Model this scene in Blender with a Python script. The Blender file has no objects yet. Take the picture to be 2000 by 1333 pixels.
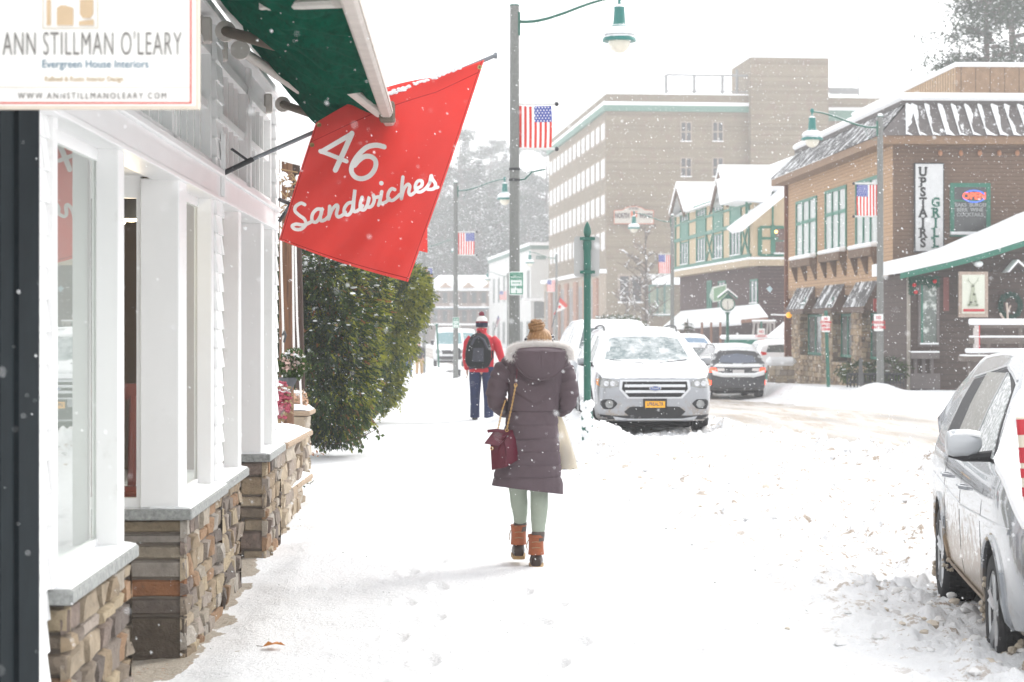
import bpy, bmesh, math, random
import numpy as np
from mathutils import Vector, Matrix, noise
from mathutils.bvhtree import BVHTree
# ------------------------------------------------------------------ camera, sky, sun, exposure
F = 3889.0            # focal length in photograph pixels (70 mm on a 36 mm sensor, 2000 px wide)
HZ = 635.0            # horizon row
CAMH = 1.7
scene = bpy.context.scene
C = scene.collection
cam_d = bpy.data.cameras.new("camera")
cam_d.sensor_width = 36.0
cam_d.lens = 70.0
cam_d.shift_y = -(666.5 - HZ) / 2000.0
cam_d.clip_start = 0.1
cam_d.clip_end = 2000
cam_d.dof.use_dof = True
cam_d.dof.focus_distance = 14.6
cam_d.dof.aperture_fstop = 5.0
cam = bpy.data.objects.new("camera", cam_d)
C.objects.link(cam)
cam.location = (0, 0, CAMH)
cam.rotation_euler = (math.radians(90), 0, 0)
scene.camera = cam
SUN_EL = math.radians(38)
SUN_AZ = math.radians(42)       # clockwise from +Y towards +X
world = bpy.data.worlds.new("World")
scene.world = world
world.use_nodes = True
wn = world.node_tree
wn.nodes.clear()
sky = wn.nodes.new("ShaderNodeTexSky")
sky.sky_type = 'NISHITA'
sky.sun_disc = False
sky.sun_elevation = SUN_EL
sky.sun_rotation = SUN_AZ
sky.air_density = 1.0
sky.dust_density = 6.0
hs = wn.nodes.new("ShaderNodeHueSaturation")
hs.inputs['Saturation'].default_value = 0.12
wmix = wn.nodes.new("ShaderNodeMix"); wmix.data_type = 'RGBA'
wmix.inputs[0].default_value = 0.68
wmix.inputs[7].default_value = (9.0, 9.1, 9.3, 1)       # even cloud deck
bg = wn.nodes.new("ShaderNodeBackground")
bg.inputs['Strength'].default_value = 0.15
wo = wn.nodes.new("ShaderNodeOutputWorld")
wn.links.new(sky.outputs[0], hs.inputs['Color'])
wn.links.new(hs.outputs[0], wmix.inputs[6])
wn.links.new(wmix.outputs[2], bg.inputs['Color'])
wn.links.new(bg.outputs[0], wo.inputs[0])
sun_d = bpy.data.lights.new("sun", 'SUN')
sun_d.energy = 1.3
sun_d.angle = math.radians(18)
sun_d.color = (1.0, 0.97, 0.92)
sun = bpy.data.objects.new("sun", sun_d)
C.objects.link(sun)
sdir = Vector((math.sin(SUN_AZ) * math.cos(SUN_EL), math.cos(SUN_AZ) * math.cos(SUN_EL), math.sin(SUN_EL)))
sun.rotation_euler = sdir.to_track_quat('Z', 'Y').to_euler()
scene.view_settings.view_transform = 'Standard'
scene.view_settings.look = 'None'
scene.view_settings.gamma = 1.0
scene.view_settings.exposure = 0.54
scene.cycles.use_denoising = True
scene.cycles.max_bounces = 8
scene.cycles.transparent_max_bounces = 24
scene.cycles.volume_bounces = 1
scene.cycles.sample_clamp_indirect = 8
HAZE = 0.0014
# ------------------------------------------------------------------ helpers
random.seed(7)
PI = math.pi
def R(d): return math.radians(d)
def P(px, py, Y): return Vector(((px - 1000) * Y / F, Y, CAMH - (py - HZ) * Y / F))
def S(px, py, s): return P(px, py, F / s)
def lerp(a, b, t): return a + (b - a) * t
def rnd(a, b): return random.uniform(a, b)
class MB:
 """collects shapes, then links them as one mesh object"""
 def __init__(s):
  s.v = []; s.f = []; s.m = []; s.c = []; s.cur = 0; s.col = (1, 1, 1, 1); s.M = None
 def add(s, vs, fs, m=None):
  n = len(s.v)
  if s.M is not None: vs = [s.M @ Vector(p) for p in vs]
  s.v.extend([tuple(p) for p in vs])
  s.c.extend([s.col] * len(vs))
  for f in fs:
   s.f.append(tuple(i + n for i in f)); s.m.append(s.cur if m is None else m)
  return s
 def box(s, x0, x1, y0, y1, z0, z1, m=None, bev=0.0):
  if x0 > x1: x0, x1 = x1, x0
  if y0 > y1: y0, y1 = y1, y0
  if z0 > z1: z0, z1 = z1, z0
  if bev > 0:
   b = min(bev, (x1-x0)*.45, (y1-y0)*.45, (z1-z0)*.45)
   vs = [];
   for z, i in ((z0, b), (z0 + b, 0), (z1 - b, 0), (z1, b)):
    for (cx, cy, sx, sy) in ((x0, y0, 1, 1), (x1, y0, -1, 1), (x1, y1, -1, -1), (x0, y1, 1, -1)):
     q = i
     if i:
      vs.append((cx + sx*b, cy + sy*b, z)); vs.append((cx + sx*b, cy + sy*b, z))
     elif (sx * sy) > 0:
      vs.append((cx, cy + sy*b, z)); vs.append((cx + sx*b, cy, z))
     else:
      vs.append((cx + sx*b, cy, z)); vs.append((cx, cy + sy*b, z))
   fs = []
   for k in range(3):
    for i in range(8):
     a, b2 = k*8+i, k*8+(i+1) % 8
     fs.append((a, b2, b2+8, a+8))
   fs.append(tuple(range(7, -1, -1))); fs.append(tuple(range(24, 32)))
   return s.add(vs, fs, m)
  vs = [(x0,y0,z0),(x1,y0,z0),(x1,y1,z0),(x0,y1,z0),(x0,y0,z1),(x1,y0,z1),(x1,y1,z1),(x0,y1,z1)]
  fs = [(3,2,1,0),(4,5,6,7),(0,1,5,4),(1,2,6,5),(2,3,7,6),(3,0,4,7)]
  return s.add(vs, fs, m)
 def tube(s, pts, rad, n=10, m=None, caps=True, sq=None):
  pts = [Vector(p) for p in pts]
  if not hasattr(rad, '__len__'): rad = [rad] * len(pts)
  vs = []; fs = []
  prev = None
  for i, p in enumerate(pts):
   if i == 0: t = pts[1] - pts[0]
   elif i == len(pts) - 1: t = pts[-1] - pts[-2]
   else: t = (pts[i+1] - pts[i]).normalized() + (pts[i] - pts[i-1]).normalized()
   if t.length < 1e-9: t = Vector((0, 0, 1))
   t.normalize()
   if prev is None:
    a = Vector((0, 0, 1)) if abs(t.z) < .9 else Vector((1, 0, 0))
    a = (a - t * a.dot(t)).normalized()
   else:
    a = (prev - t * prev.dot(t))
    if a.length < 1e-6: a = Vector((1, 0, 0)) - t * t.x
    a.normalize()
   prev = a
   b = t.cross(a)
   for k in range(n):
    an = 2 * PI * (k + (.5 if sq else 0)) / n
    ra, rb = (rad[i], rad[i]) if not sq else (rad[i] * sq[0], rad[i] * sq[1])
    vs.append(p + a * math.cos(an) * ra + b * math.sin(an) * rb)
  for i in range(len(pts) - 1):
   for k in range(n):
    k2 = (k + 1) % n
    fs.append((i*n+k, i*n+k2, (i+1)*n+k2, (i+1)*n+k))
  if caps:
   fs.append(tuple(range(n-1, -1, -1))); fs.append(tuple((len(pts)-1)*n + k for k in range(n)))
  return s.add(vs, fs, m)
 def rings(s, rings, m=None, caps=True, closed=True):
  """loft through equal-length rings of points"""
  n = len(rings[0]); vs = [p for r in rings for p in r]; fs = []
  for i in range(len(rings) - 1):
   for k in range(n if closed else n - 1):
    k2 = (k + 1) % n
    fs.append((i*n+k, i*n+k2, (i+1)*n+k2, (i+1)*n+k))
  if caps:
   fs.append(tuple(range(n-1, -1, -1))); fs.append(tuple((len(rings)-1)*n + k for k in range(n)))
  return s.add(vs, fs, m)
 def ell(s, secs, n=24, m=None, caps=True, fn=None):
  """secs: (cx,cy,cz,rx,ry[,pow]) horizontal elliptic rings"""
  rs = []
  for i, q in enumerate(secs):
   cx, cy, cz, rx, ry = q[:5]
   pw = q[5] if len(q) > 5 else 1.0
   r = []
   for k in range(n):
    a = 2*PI*k/n
    c, d = math.cos(a), math.sin(a)
    x = math.copysign(abs(c)**pw, c) * rx; y = math.copysign(abs(d)**pw, d) * ry
    p = Vector((cx + x, cy + y, cz))
    if fn: p = fn(p, i, k)
    r.append(p)
   rs.append(r)
  return s.rings(rs, m, caps)
 def lathe(s, prof, c=(0, 0, 0), n=16, m=None, axis='z'):
  rs = []
  for r, z in prof:
   ring = []
   for k in range(n):
    a = 2*PI*k/n
    if axis == 'z': ring.append((c[0] + r*math.cos(a), c[1] + r*math.sin(a), c[2] + z))
    elif axis == 'y': ring.append((c[0] + r*math.cos(a), c[1] + z, c[2] + r*math.sin(a)))
    else: ring.append((c[0] + z, c[1] + r*math.cos(a), c[2] + r*math.sin(a)))
   rs.append(ring)
  return s.rings(rs, m)
 def prism(s, poly, d, m=None):
  """poly: 3D points of a planar outline, d: extrusion vector"""
  d = Vector(d); n = len(poly)
  vs = [Vector(p) for p in poly] + [Vector(p) + d for p in poly]
  fs = [tuple(range(n)), tuple(range(2*n-1, n-1, -1))]
  for i in range(n):
   j = (i+1) % n
   fs.append((i, i+n, j+n, j))
  return s.add(vs, fs, m)
 def grid(s, fn, nu, nv, m=None, thick=None):
  vs = [Vector(fn(i/nu, j/nv)) for j in range(nv+1) for i in range(nu+1)]
  fs = []
  w = nu + 1
  for j in range(nv):
   for i in range(nu):
    fs.append((j*w+i, j*w+i+1, (j+1)*w+i+1, (j+1)*w+i))
  if thick is not None:
   t = Vector(thick); N = len(vs)
   vs = vs + [p + t for p in vs]
   fs = fs + [tuple(reversed([q+N for q in f])) for f in fs]
   bd = [i for i in range(w)] + [j*w+nu for j in range(1, nv+1)] + [nv*w+i for i in range(nu-1, -1, -1)] + [j*w for j in range(nv-1, 0, -1)]
   for a in range(len(bd)):
    b = bd[(a+1) % len(bd)]; a_ = bd[a]
    fs.append((b, a_, a_+N, b+N))
  return s.add(vs, fs, m)
 def ball(s, c, r, nu=12, nv=8, m=None, sc=(1,1,1), jit=0):
  rs = []
  for j in range(nv+1):
   t = PI * (j + (.02 if j == 0 else -.02 if j == nv else 0)) / nv
   ring = []
   for k in range(nu):
    a = 2*PI*k/nu
    q = r * (1 + (rnd(-jit, jit) if jit else 0))
    ring.append((c[0] + q*math.sin(t)*math.cos(a)*sc[0], c[1] + q*math.sin(t)*math.sin(a)*sc[1], c[2] - q*math.cos(t)*sc[2]))
   rs.append(ring)
  return s.rings(rs, m)
 def build(s, name, mats, parent=None, smooth=False, world=False, angle=40):
  me = bpy.data.meshes.new(name)
  vs = s.v
  if world and parent is not None:
   Mi = parent_matrix(parent).inverted()
   vs = [tuple(Mi @ Vector(p)) for p in vs]
  me.from_pydata(vs, [], s.f)
  if not isinstance(mats, (list, tuple)): mats = [mats]
  for m in mats: me.materials.append(m)
  if len(mats) > 1: me.polygons.foreach_set('material_index', s.m)
  if any(c != (1, 1, 1, 1) for c in s.c):
   ca = me.color_attributes.new('Col', 'FLOAT_COLOR', 'POINT')
   ca.data.foreach_set('color', np.array(s.c, dtype=np.float32).ravel())
  if smooth:
   me.polygons.foreach_set('use_smooth', [True] * len(me.polygons))
   try: me.set_sharp_from_angle(angle=R(angle))
   except Exception: pass
  me.update()
  o = bpy.data.objects.new(name, me)
  C.objects.link(o)
  if parent is not None: o.parent = parent
  return o
def parent_matrix(o):
 M = Matrix.LocRotScale(o.location, o.rotation_euler, o.scale)
 if o.parent is not None: M = parent_matrix(o.parent) @ M
 return M
def tag(o, label=None, cat=None, group=None, kind=None):
 if label: o['label'] = label
 if cat: o['category'] = cat
 if group: o['group'] = group
 if kind: o['kind'] = kind
 return o
def thing(name, label, cat, loc=(0, 0, 0), rz=0.0, group=None):
 o = bpy.data.objects.new(name, None)
 C.objects.link(o)
 o.empty_display_size = .2
 o.location = loc; o.rotation_euler = (0, 0, rz)
 return tag(o, label, cat, group)
def children(o): return [c for c in bpy.data.objects if c.parent == o]
def copy_tree(o, parent=None):
 c = o.copy(); C.objects.link(c)
 if parent is not None: c.parent = parent
 for ch in children(o): copy_tree(ch, c)
 return c
def adopt(o, root):
 """put a world-space mesh object under root without moving it"""
 Mi = parent_matrix(root).inverted()
 o.data.transform(Mi); o.parent = root
 return o
# text: built-in font, converted to a mesh
def text_mesh(s, size=1.0, off=0.0, ext=0.0, align='CENTER', sx=1.0, space=1.0):
 cu = bpy.data.curves.new('t', 'FONT')
 cu.body = s; cu.size = size; cu.offset = off; cu.extrude = ext
 cu.align_x = align; cu.align_y = 'CENTER'; cu.space_character = space
 cu.resolution_u = 4
 ob = bpy.data.objects.new('t', cu); C.objects.link(ob)
 dg = bpy.context.evaluated_depsgraph_get()
 me = bpy.data.meshes.new_from_object(ob.evaluated_get(dg))
 vs = [(v.co.x * sx, v.co.y, v.co.z) for v in me.vertices]
 fs = [tuple(p.vertices) for p in me.polygons]
 bpy.data.objects.remove(ob); bpy.data.curves.remove(cu); bpy.data.meshes.remove(me)
 return vs, fs
def add_text(mb, s, origin, xd, yd, size, off=0.0, ext=.002, align='CENTER', sx=1.0, space=1.0, m=None):
 xd = Vector(xd).normalized(); yd = Vector(yd).normalized(); zd = xd.cross(yd)
 vs, fs = text_mesh(s, size, off, ext, align, sx, space)
 o = Vector(origin)
 mb.add([o + xd*v[0] + yd*v[1] + zd*v[2] for v in vs], fs, m)
# ------------------------------------------------------------------ materials
MATS = {}
def nt_new(name):
 m = bpy.data.materials.new(name); m.use_nodes = True
 nt = m.node_tree; nt.nodes.clear()
 out = nt.nodes.new('ShaderNodeOutputMaterial')
 return m, nt, out
def node(nt, t, **kw):
 n = nt.nodes.new(t)
 for k, v in kw.items(): setattr(n, k, v)
 return n
def mixc(nt, fac, a, b, blend='MIX'):
 n = nt.nodes.new('ShaderNodeMix'); n.data_type = 'RGBA'; n.blend_type = blend
 for sock, val in ((n.inputs[0], fac), (n.inputs[6], a), (n.inputs[7], b)):
  if hasattr(val, 'is_output'): nt.links.new(val, sock)
  elif isinstance(val, (int, float)): sock.default_value = val
  else: sock.default_value = (val[0], val[1], val[2], 1)
 return n.outputs[2]
def mathn(nt, op, a, b=None, c=None, clamp=False):
 n = nt.nodes.new('ShaderNodeMath'); n.operation = op; n.use_clamp = clamp
 for i, v in enumerate((a, b, c)):
  if v is None: continue
  if hasattr(v, 'is_output'): nt.links.new(v, n.inputs[i])
  else: n.inputs[i].default_value = v
 return n.outputs[0]
def noise_n(nt, co, scale, detail=4, rough=.6):
 n = nt.nodes.new('ShaderNodeTexNoise')
 n.inputs['Scale'].default_value = scale; n.inputs['Detail'].default_value = detail
 n.inputs['Roughness'].default_value = rough
 nt.links.new(co, n.inputs['Vector'])
 return n.outputs[0]
def sstep(nt, v, a, b):
 n = nt.nodes.new('ShaderNodeMapRange'); n.interpolation_type = 'SMOOTHSTEP'
 nt.links.new(v, n.inputs[0])
 n.inputs[1].default_value = a; n.inputs[2].default_value = b
 return n.outputs[0]
SNOW = (.86, .87, .88)
def mat(name, col, rough=.7, var=.15, scale=4.0, bump=0.0, bscale=40.0, metal=0.0, col2=None, c2=(.5, .6),
  snow=None, snow_up=.35, stretch=None, attr=False, spec=.4, brick=None, wave=None, coat=0.0,
  dirt=None, emit=None, sss=0.0, frost=None, trans=0.0):
 """one procedural principled material.
  snow: amount of clinging snow on upward faces; frost: noise cover of snow anywhere; dirt: (colour, z0, z1) splash"""
 if name in MATS: return MATS[name]
 m, nt, out = nt_new(name)
 bs = node(nt, 'ShaderNodeBsdfPrincipled')
 nt.links.new(bs.outputs[0], out.inputs[0])
 tc = node(nt, 'ShaderNodeTexCoord'); co = tc.outputs['Object']
 if stretch:
  mp = node(nt, 'ShaderNodeMapping'); mp.inputs['Scale'].default_value = stretch
  nt.links.new(co, mp.inputs[0]); cos = mp.outputs[0]
 else: cos = co
 nz = noise_n(nt, cos, scale, 5)
 c = mixc(nt, nz, tuple(x*(1-var*1.6) for x in col), tuple(min(1, x*(1+var*1.6)) for x in col))
 if attr:
  at = node(nt, 'ShaderNodeAttribute', attribute_name='Col')
  c = mixc(nt, 1.0, c, at.outputs[0], 'MULTIPLY')
 if col2 is not None:
  n2 = noise_n(nt, cos, scale*2.3, 6, .7)
  c = mixc(nt, sstep(nt, n2, *c2), c, col2)
 hgt = None
 if wave:   # (scale, axis mapping rotation, dark factor) : boards, ribs, clapboards
  sc, ax, dk, sharp = wave
  sep = node(nt, 'ShaderNodeSeparateXYZ'); nt.links.new(co, sep.inputs[0])
  q = mathn(nt, 'FRACT', mathn(nt, 'MULTIPLY', sep.outputs[ax], sc))
  line = sstep(nt, q, 0.0, sharp)
  c = mixc(nt, line, tuple(x*dk for x in col), c)
  hgt = q
 if brick:
  bt = node(nt, 'ShaderNodeTexBrick')
  mp2 = node(nt, 'ShaderNodeMapping')
  mp2.inputs['Rotation'].default_value = brick[1]
  nt.links.new(co, mp2.inputs[0]); nt.links.new(mp2.outputs[0], bt.inputs[0])
  bt.inputs['Scale'].default_value = brick[0]
  bt.inputs['Color1'].default_value = (1, 1, 1, 1); bt.inputs['Color2'].default_value = (.72, .72, .72, 1)
  k = brick[2]; bt.inputs['Mortar'].default_value = (k, k, k, 1)
  c = mixc(nt, 1.0, c, bt.outputs[0], 'MULTIPLY')
 if dirt:
  dc, z0, z1 = dirt[:3]
  sep = node(nt, 'ShaderNodeSeparateXYZ'); nt.links.new(co, sep.inputs[0])
  dn = noise_n(nt, co, 9.0, 8, .75)
  h = mathn(nt, 'ADD', sep.outputs[2], mathn(nt, 'MULTIPLY', mathn(nt, 'SUBTRACT', dn, .5), 1.9))
  dm = mathn(nt, 'SUBTRACT', 1.0, sstep(nt, h, z0, z1))
  if len(dirt) > 3: dm = mathn(nt, 'MULTIPLY', dm, mathn(nt, 'SUBTRACT', 1.0, sstep(nt, sep.outputs[0], dirt[3], dirt[3]+.2)))
  c = mixc(nt, mathn(nt, 'MULTIPLY', dm, .92), c, dc)
  if coat: nt.links.new(mathn(nt, 'MULTIPLY', mathn(nt, 'SUBTRACT', 1.0, dm), coat), bs.inputs['Coat Weight']); coat = 0
 rg = rough
 mets = metal
 cover = None
 if snow is not None:
  ge = node(nt, 'ShaderNodeNewGeometry')
  sn = node(nt, 'ShaderNodeSeparateXYZ'); nt.links.new(ge.outputs['Normal'], sn.inputs[0])
  n3 = noise_n(nt, co, 7.0, 6, .7)
  v = mathn(nt, 'ADD', sn.outputs[2], mathn(nt, 'MULTIPLY', mathn(nt, 'SUBTRACT', n3, .5), snow))
  cover = sstep(nt, v, snow_up, snow_up + .08)
 if frost is not None:
  thr, fs = frost[0], frost[1]
  st = frost[2] if len(frost) > 2 else None
  cc = co
  if st:
   mp3 = node(nt, 'ShaderNodeMapping'); mp3.inputs['Scale'].default_value = st
   nt.links.new(co, mp3.inputs[0]); cc = mp3.outputs[0]
  n4 = noise_n(nt, cc, fs, 8, .75)
  fv = sstep(nt, n4, thr, thr + (frost[3] if len(frost) > 3 else .06))
  cover = fv if cover is None else mathn(nt, 'MAXIMUM', cover, fv)
 if cover is not None:
  c = mixc(nt, cover, c, SNOW)
  rg = mathn(nt, 'ADD', mathn(nt, 'MULTIPLY', cover, .85 - rough), rough)
  if metal:
   mets = mathn(nt, 'MULTIPLY', mathn(nt, 'SUBTRACT', 1.0, cover), metal)
 nt.links.new(c, bs.inputs['Base Color'])
 for key, val in (('Roughness', rg), ('Metallic', mets)):
  if hasattr(val, 'is_output'): nt.links.new(val, bs.inputs[key])
  else: bs.inputs[key].default_value = val
 bs.inputs['Specular IOR Level'].default_value = spec
 if coat: bs.inputs['Coat Weight'].default_value = coat; bs.inputs['Coat Roughness'].default_value = .08
 if trans:
  bs.inputs['Transmission Weight'].default_value = trans
 if emit:
  bs.inputs['Emission Color'].default_value = (*emit[0], 1); bs.inputs['Emission Strength'].default_value = emit[1]
 if bump or hgt is not None:
  bp = node(nt, 'ShaderNodeBump'); bp.inputs['Strength'].default_value = 1.0
  bp.inputs['Distance'].default_value = bump if bump else .01
  if hgt is not None and not bump: nt.links.new(hgt, bp.inputs['Height'])
  else: nt.links.new(noise_n(nt, cos, bscale, 6, .65), bp.inputs['Height'])
  nt.links.new(bp.outputs[0], bs.inputs['Normal'])
 MATS[name] = m
 return m
def glass(name, tint=(.9, .95, .93), ior=1.6, refl=1.0, rough=.01):
 if name in MATS: return MATS[name]
 m, nt, out = nt_new(name)
 tr = node(nt, 'ShaderNodeBsdfTransparent'); tr.inputs[0].default_value = (*tint, 1)
 gl = node(nt, 'ShaderNodeBsdfGlossy'); gl.inputs['Roughness'].default_value = rough
 gl.inputs[0].default_value = (refl, refl, refl, 1)
 fr = node(nt, 'ShaderNodeFresnel'); fr.inputs[0].default_value = ior
 mx = node(nt, 'ShaderNodeMixShader')
 ge = node(nt, 'ShaderNodeNewGeometry')
 nt.links.new(mathn(nt, 'MULTIPLY', fr.outputs[0], mathn(nt, 'SUBTRACT', 1.0, ge.outputs['Backfacing'])), mx.inputs[0]); nt.links.new(tr.outputs[0], mx.inputs[1]); nt.links.new(gl.outputs[0], mx.inputs[2])
 nt.links.new(mx.outputs[0], out.inputs[0])
 MATS[name] = m
 return m
snow_m = mat('snow', SNOW, .85, .015, 3, bump=.012, bscale=14, spec=.2)
white_paint = mat('white_paint', (.86, .86, .855), .5, .02, 3, col2=(.74, .735, .72), c2=(.60, .78))
white_side = mat('white_siding', (.86, .86, .855), .6, .03, 6)
granite = mat('granite', (.30, .31, .30), .8, .5, 45, bump=.006, bscale=60, snow=.5, snow_up=.75)
stone_m = mat('stone_veneer', (1, 1, 1), .9, .42, 15, attr=True, bump=.018, bscale=34, col2=(.15, .12, .095), c2=(.60, .80))
dark_green = mat('dark_green_paint', (.02, .12, .085), .45, .2, 5, snow=.5, snow_up=.6)
dark_green_f = mat('green_post_paint', (.012, .105, .075), .4, .15, 5, frost=(.70, 16))
black_green = mat('black_green', (.009, .014, .017), .85, .25, 6, frost=(.80, 40), spec=.08)
concrete_pole = mat('pole_aggregate', (.19, .195, .185), .9, .5, 60, frost=(.68, 22))
steel_dk = mat('dark_iron', (.03, .032, .035), .5, .3, 15)
grey_pipe = mat('grey_pipe', (.22, .24, .26), .45, .2, 20)
red_cloth = mat('red_vinyl', (.70, .085, .075), .6, .12, 3, spec=.2)
def make_lucent(m, col, k):
 nt = m.node_tree; out = [n for n in nt.nodes if n.type == 'OUTPUT_MATERIAL'][0]; bs = [n for n in nt.nodes if n.type == 'BSDF_PRINCIPLED'][0]
 tl = node(nt, 'ShaderNodeBsdfTranslucent'); tl.inputs[0].default_value = (*col, 1)
 mx = node(nt, 'ShaderNodeMixShader'); mx.inputs[0].default_value = k
 nt.links.new(bs.outputs[0], mx.inputs[1]); nt.links.new(tl.outputs[0], mx.inputs[2]); nt.links.new(mx.outputs[0], out.inputs[0])
make_lucent(red_cloth, (.95, .24, .21), .45)
white_letter = mat('white_lettering', (.85, .85, .84), .6, .02, 5)
rubber = mat('tyre_rubber', (.018, .018, .019), .85, .4, 30, frost=(.66, 12))
black_pl = mat('black_plastic', (.02, .02, .022), .55, .3, 20, frost=(.64, 30))
alloy = mat('alloy_rim', (.42, .43, .44), .3, .15, 10, metal=.85, frost=(.66, 10))
chrome = mat('chrome_trim', (.62, .63, .65), .2, .05, 10, metal=.9)
wglass = glass('shop_glass', (.86, .90, .87), 3.2, .97)
# ------------------------------------------------------------------ ground
CURB_L = ([-40, 0, 12, 26, 31, 35, 73, 112, 177, 300], [4.5, 3.5, 2.5, 1.5, 1.2, .95, -1.3, -4, -10, -22])
CURB_R = ([-40, 0, 53, 94, 135, 177, 300], [13, 12.5, 9.0, 6.7, 2.2, -1.3, -13])
LANE_L = ([-40, 0, 22, 25, 28, 31, 40, 73, 112, 177, 300], [6, 5.6, 5.4, 5.1, 4.2, 3.5, 3.0, 1.0, -1.9, -8, -20])
ZS = ([-40, 40, 108, 130, 200], [0, 0, -1.0, -1.1, -1.2])
ZR = ([-40, 15, 31, 40, 62, 110, 200], [-.12, -.12, -.03, -.12, -.64, -1.2, -1.35])
ZRT = ([-40, 53, 76, 110, 200], [-.1, -.05, -.5, -1.0, -1.2])
def smooth(x, a, b):
 t = np.clip((x - a) / (b - a), 0, 1); return t*t*(3 - 2*t)
_rng = np.random.RandomState(5)
_tab = _rng.rand(256, 256).astype(np.float32)
def vnoise(x, y):
 xi = np.floor(x).astype(int); yi = np.floor(y).astype(int)
 fx = x - xi; fy = y - yi
 fx = fx*fx*(3-2*fx); fy = fy*fy*(3-2*fy)
 a = _tab[xi % 256, yi % 256]; b = _tab[(xi+1) % 256, yi % 256]
 c = _tab[xi % 256, (yi+1) % 256]; d = _tab[(xi+1) % 256, (yi+1) % 256]
 return (a*(1-fx)+b*fx)*(1-fy) + (c*(1-fx)+d*fx)*fy
def fbm(x, y, o=4):
 r = 0; a = .5; t = 0
 for i in range(o):
  r = r + a*vnoise(x*2**i + 17*i, y*2**i + 31*i); t += a; a *= .5
 return r / t
def ground_z(x, y):
 x = np.asarray(x, float); y = np.asarray(y, float)
 cl = np.interp(y, *CURB_L); cr = np.interp(y, *CURB_R); ll = np.interp(y, *LANE_L)
 zs = np.interp(y, *ZS); zr = np.interp(y, *ZR); zt = np.interp(y, *ZRT)
 z = zs + (zr - zs) * smooth(x, cl - .5, cl + .5)
 z = z + (zt - z) * smooth(x, cr - .5, cr + .4)
 n1 = fbm(x*1.3, y*1.3, 4); n2 = fbm(x*6, y*6, 4); n3 = fbm(x*17, y*17, 3)
 far = np.clip((y - 16) / 8, 0, 1)
 # broad softness of the trodden sidewalk
 side = 1 - smooth(x, cl - 1.2, cl - .2)
 z = z + (n1 - .5) * .06 + (n2 - .5) * .022
 # ploughed kerb berm beyond the near car
 z = z + far * np.exp(-((x - cl + .1) / .42)**2) * (.10 + .28 * n1)
 # crumbled ridge along the lane edge
 z = z + np.exp(-((x - ll) / .5)**2) * (.05 + .22 * n2) * np.clip(1.3 - y/70, .3, 1)
 z = z + np.exp(-((x - cr + .1) / .8)**2) * (.03 + .14 * n1) * smooth(y, 30, 40)
 lump = smooth(x, cl - 1.5, cl + .2) * (1 - smooth(x, ll + .1, ll + .5))
 clod = np.clip(n2 - .52, 0, 1) * .28 + np.clip(n3 - .55, 0, 1) * .13
 z = z + lump * clod
 z = z + smooth(x, ll + .6, ll + 1.2) * (1 - smooth(x, cr - 1.5, cr - .6)) * (-.02)
 # drift against the shop wall stays low: snow is thinner by the stones
 w = x + 1.41 + .0285 * y
 z = z - (1 - smooth(w, .05, .35)) * .035 * (y < 17)
 for (fx, fy, fa) in PRINTS:
  dx, dy = x - fx, y - fy; c_, s_ = math.cos(fa), math.sin(fa)
  e = ((dx*c_ + dy*s_)/.055)**2 + ((-dx*s_ + dy*c_)/.15)**2
  z = z - .022*np.exp(-e**2) + .010*np.exp(-((e-2.2)/.9)**2)
 # snow piled round lamp bases and the sign post
 for (bx, by, br, bh) in MOUNDS:
  z = z + bh * np.exp(-((x-bx)**2 + (y-by)**2) / br**2)
 # slope rising behind the town
 z = z + smooth(y, 285, 430) * 22 + smooth(np.abs(x), 60, 190) * smooth(y, 60, 200) * 8
 return z
MOUNDS = [(.97, 26.4, .42, .13), (-2.07, 73.4, .7, .3), (9.8, 52.6, .4, .35), (14.6, 49.5, 1.2, .1), (.05, 34.4, .5, .2)]
PRINTS = []
for (x0_, y0_, x1_, y1_) in ((.45, 7.2, .15, 13.4), (-.5, 8, -.75, 24), (.1, 15, -.5, 33), (1.1, 9, .7, 22), (-.1, 27, -1.1, 40)):
 n_ = int(math.hypot(x1_-x0_, y1_-y0_)/.68)
 for i_ in range(n_): PRINTS.append((lerp(x0_, x1_, i_/n_) + (.09 if i_ % 2 else -.09) + rnd(-.03, .03), lerp(y0_, y1_, i_/n_) + rnd(-.05, .05), rnd(-.12, .12)))
def gz(x, y): return float(ground_z(x, y))
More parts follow.
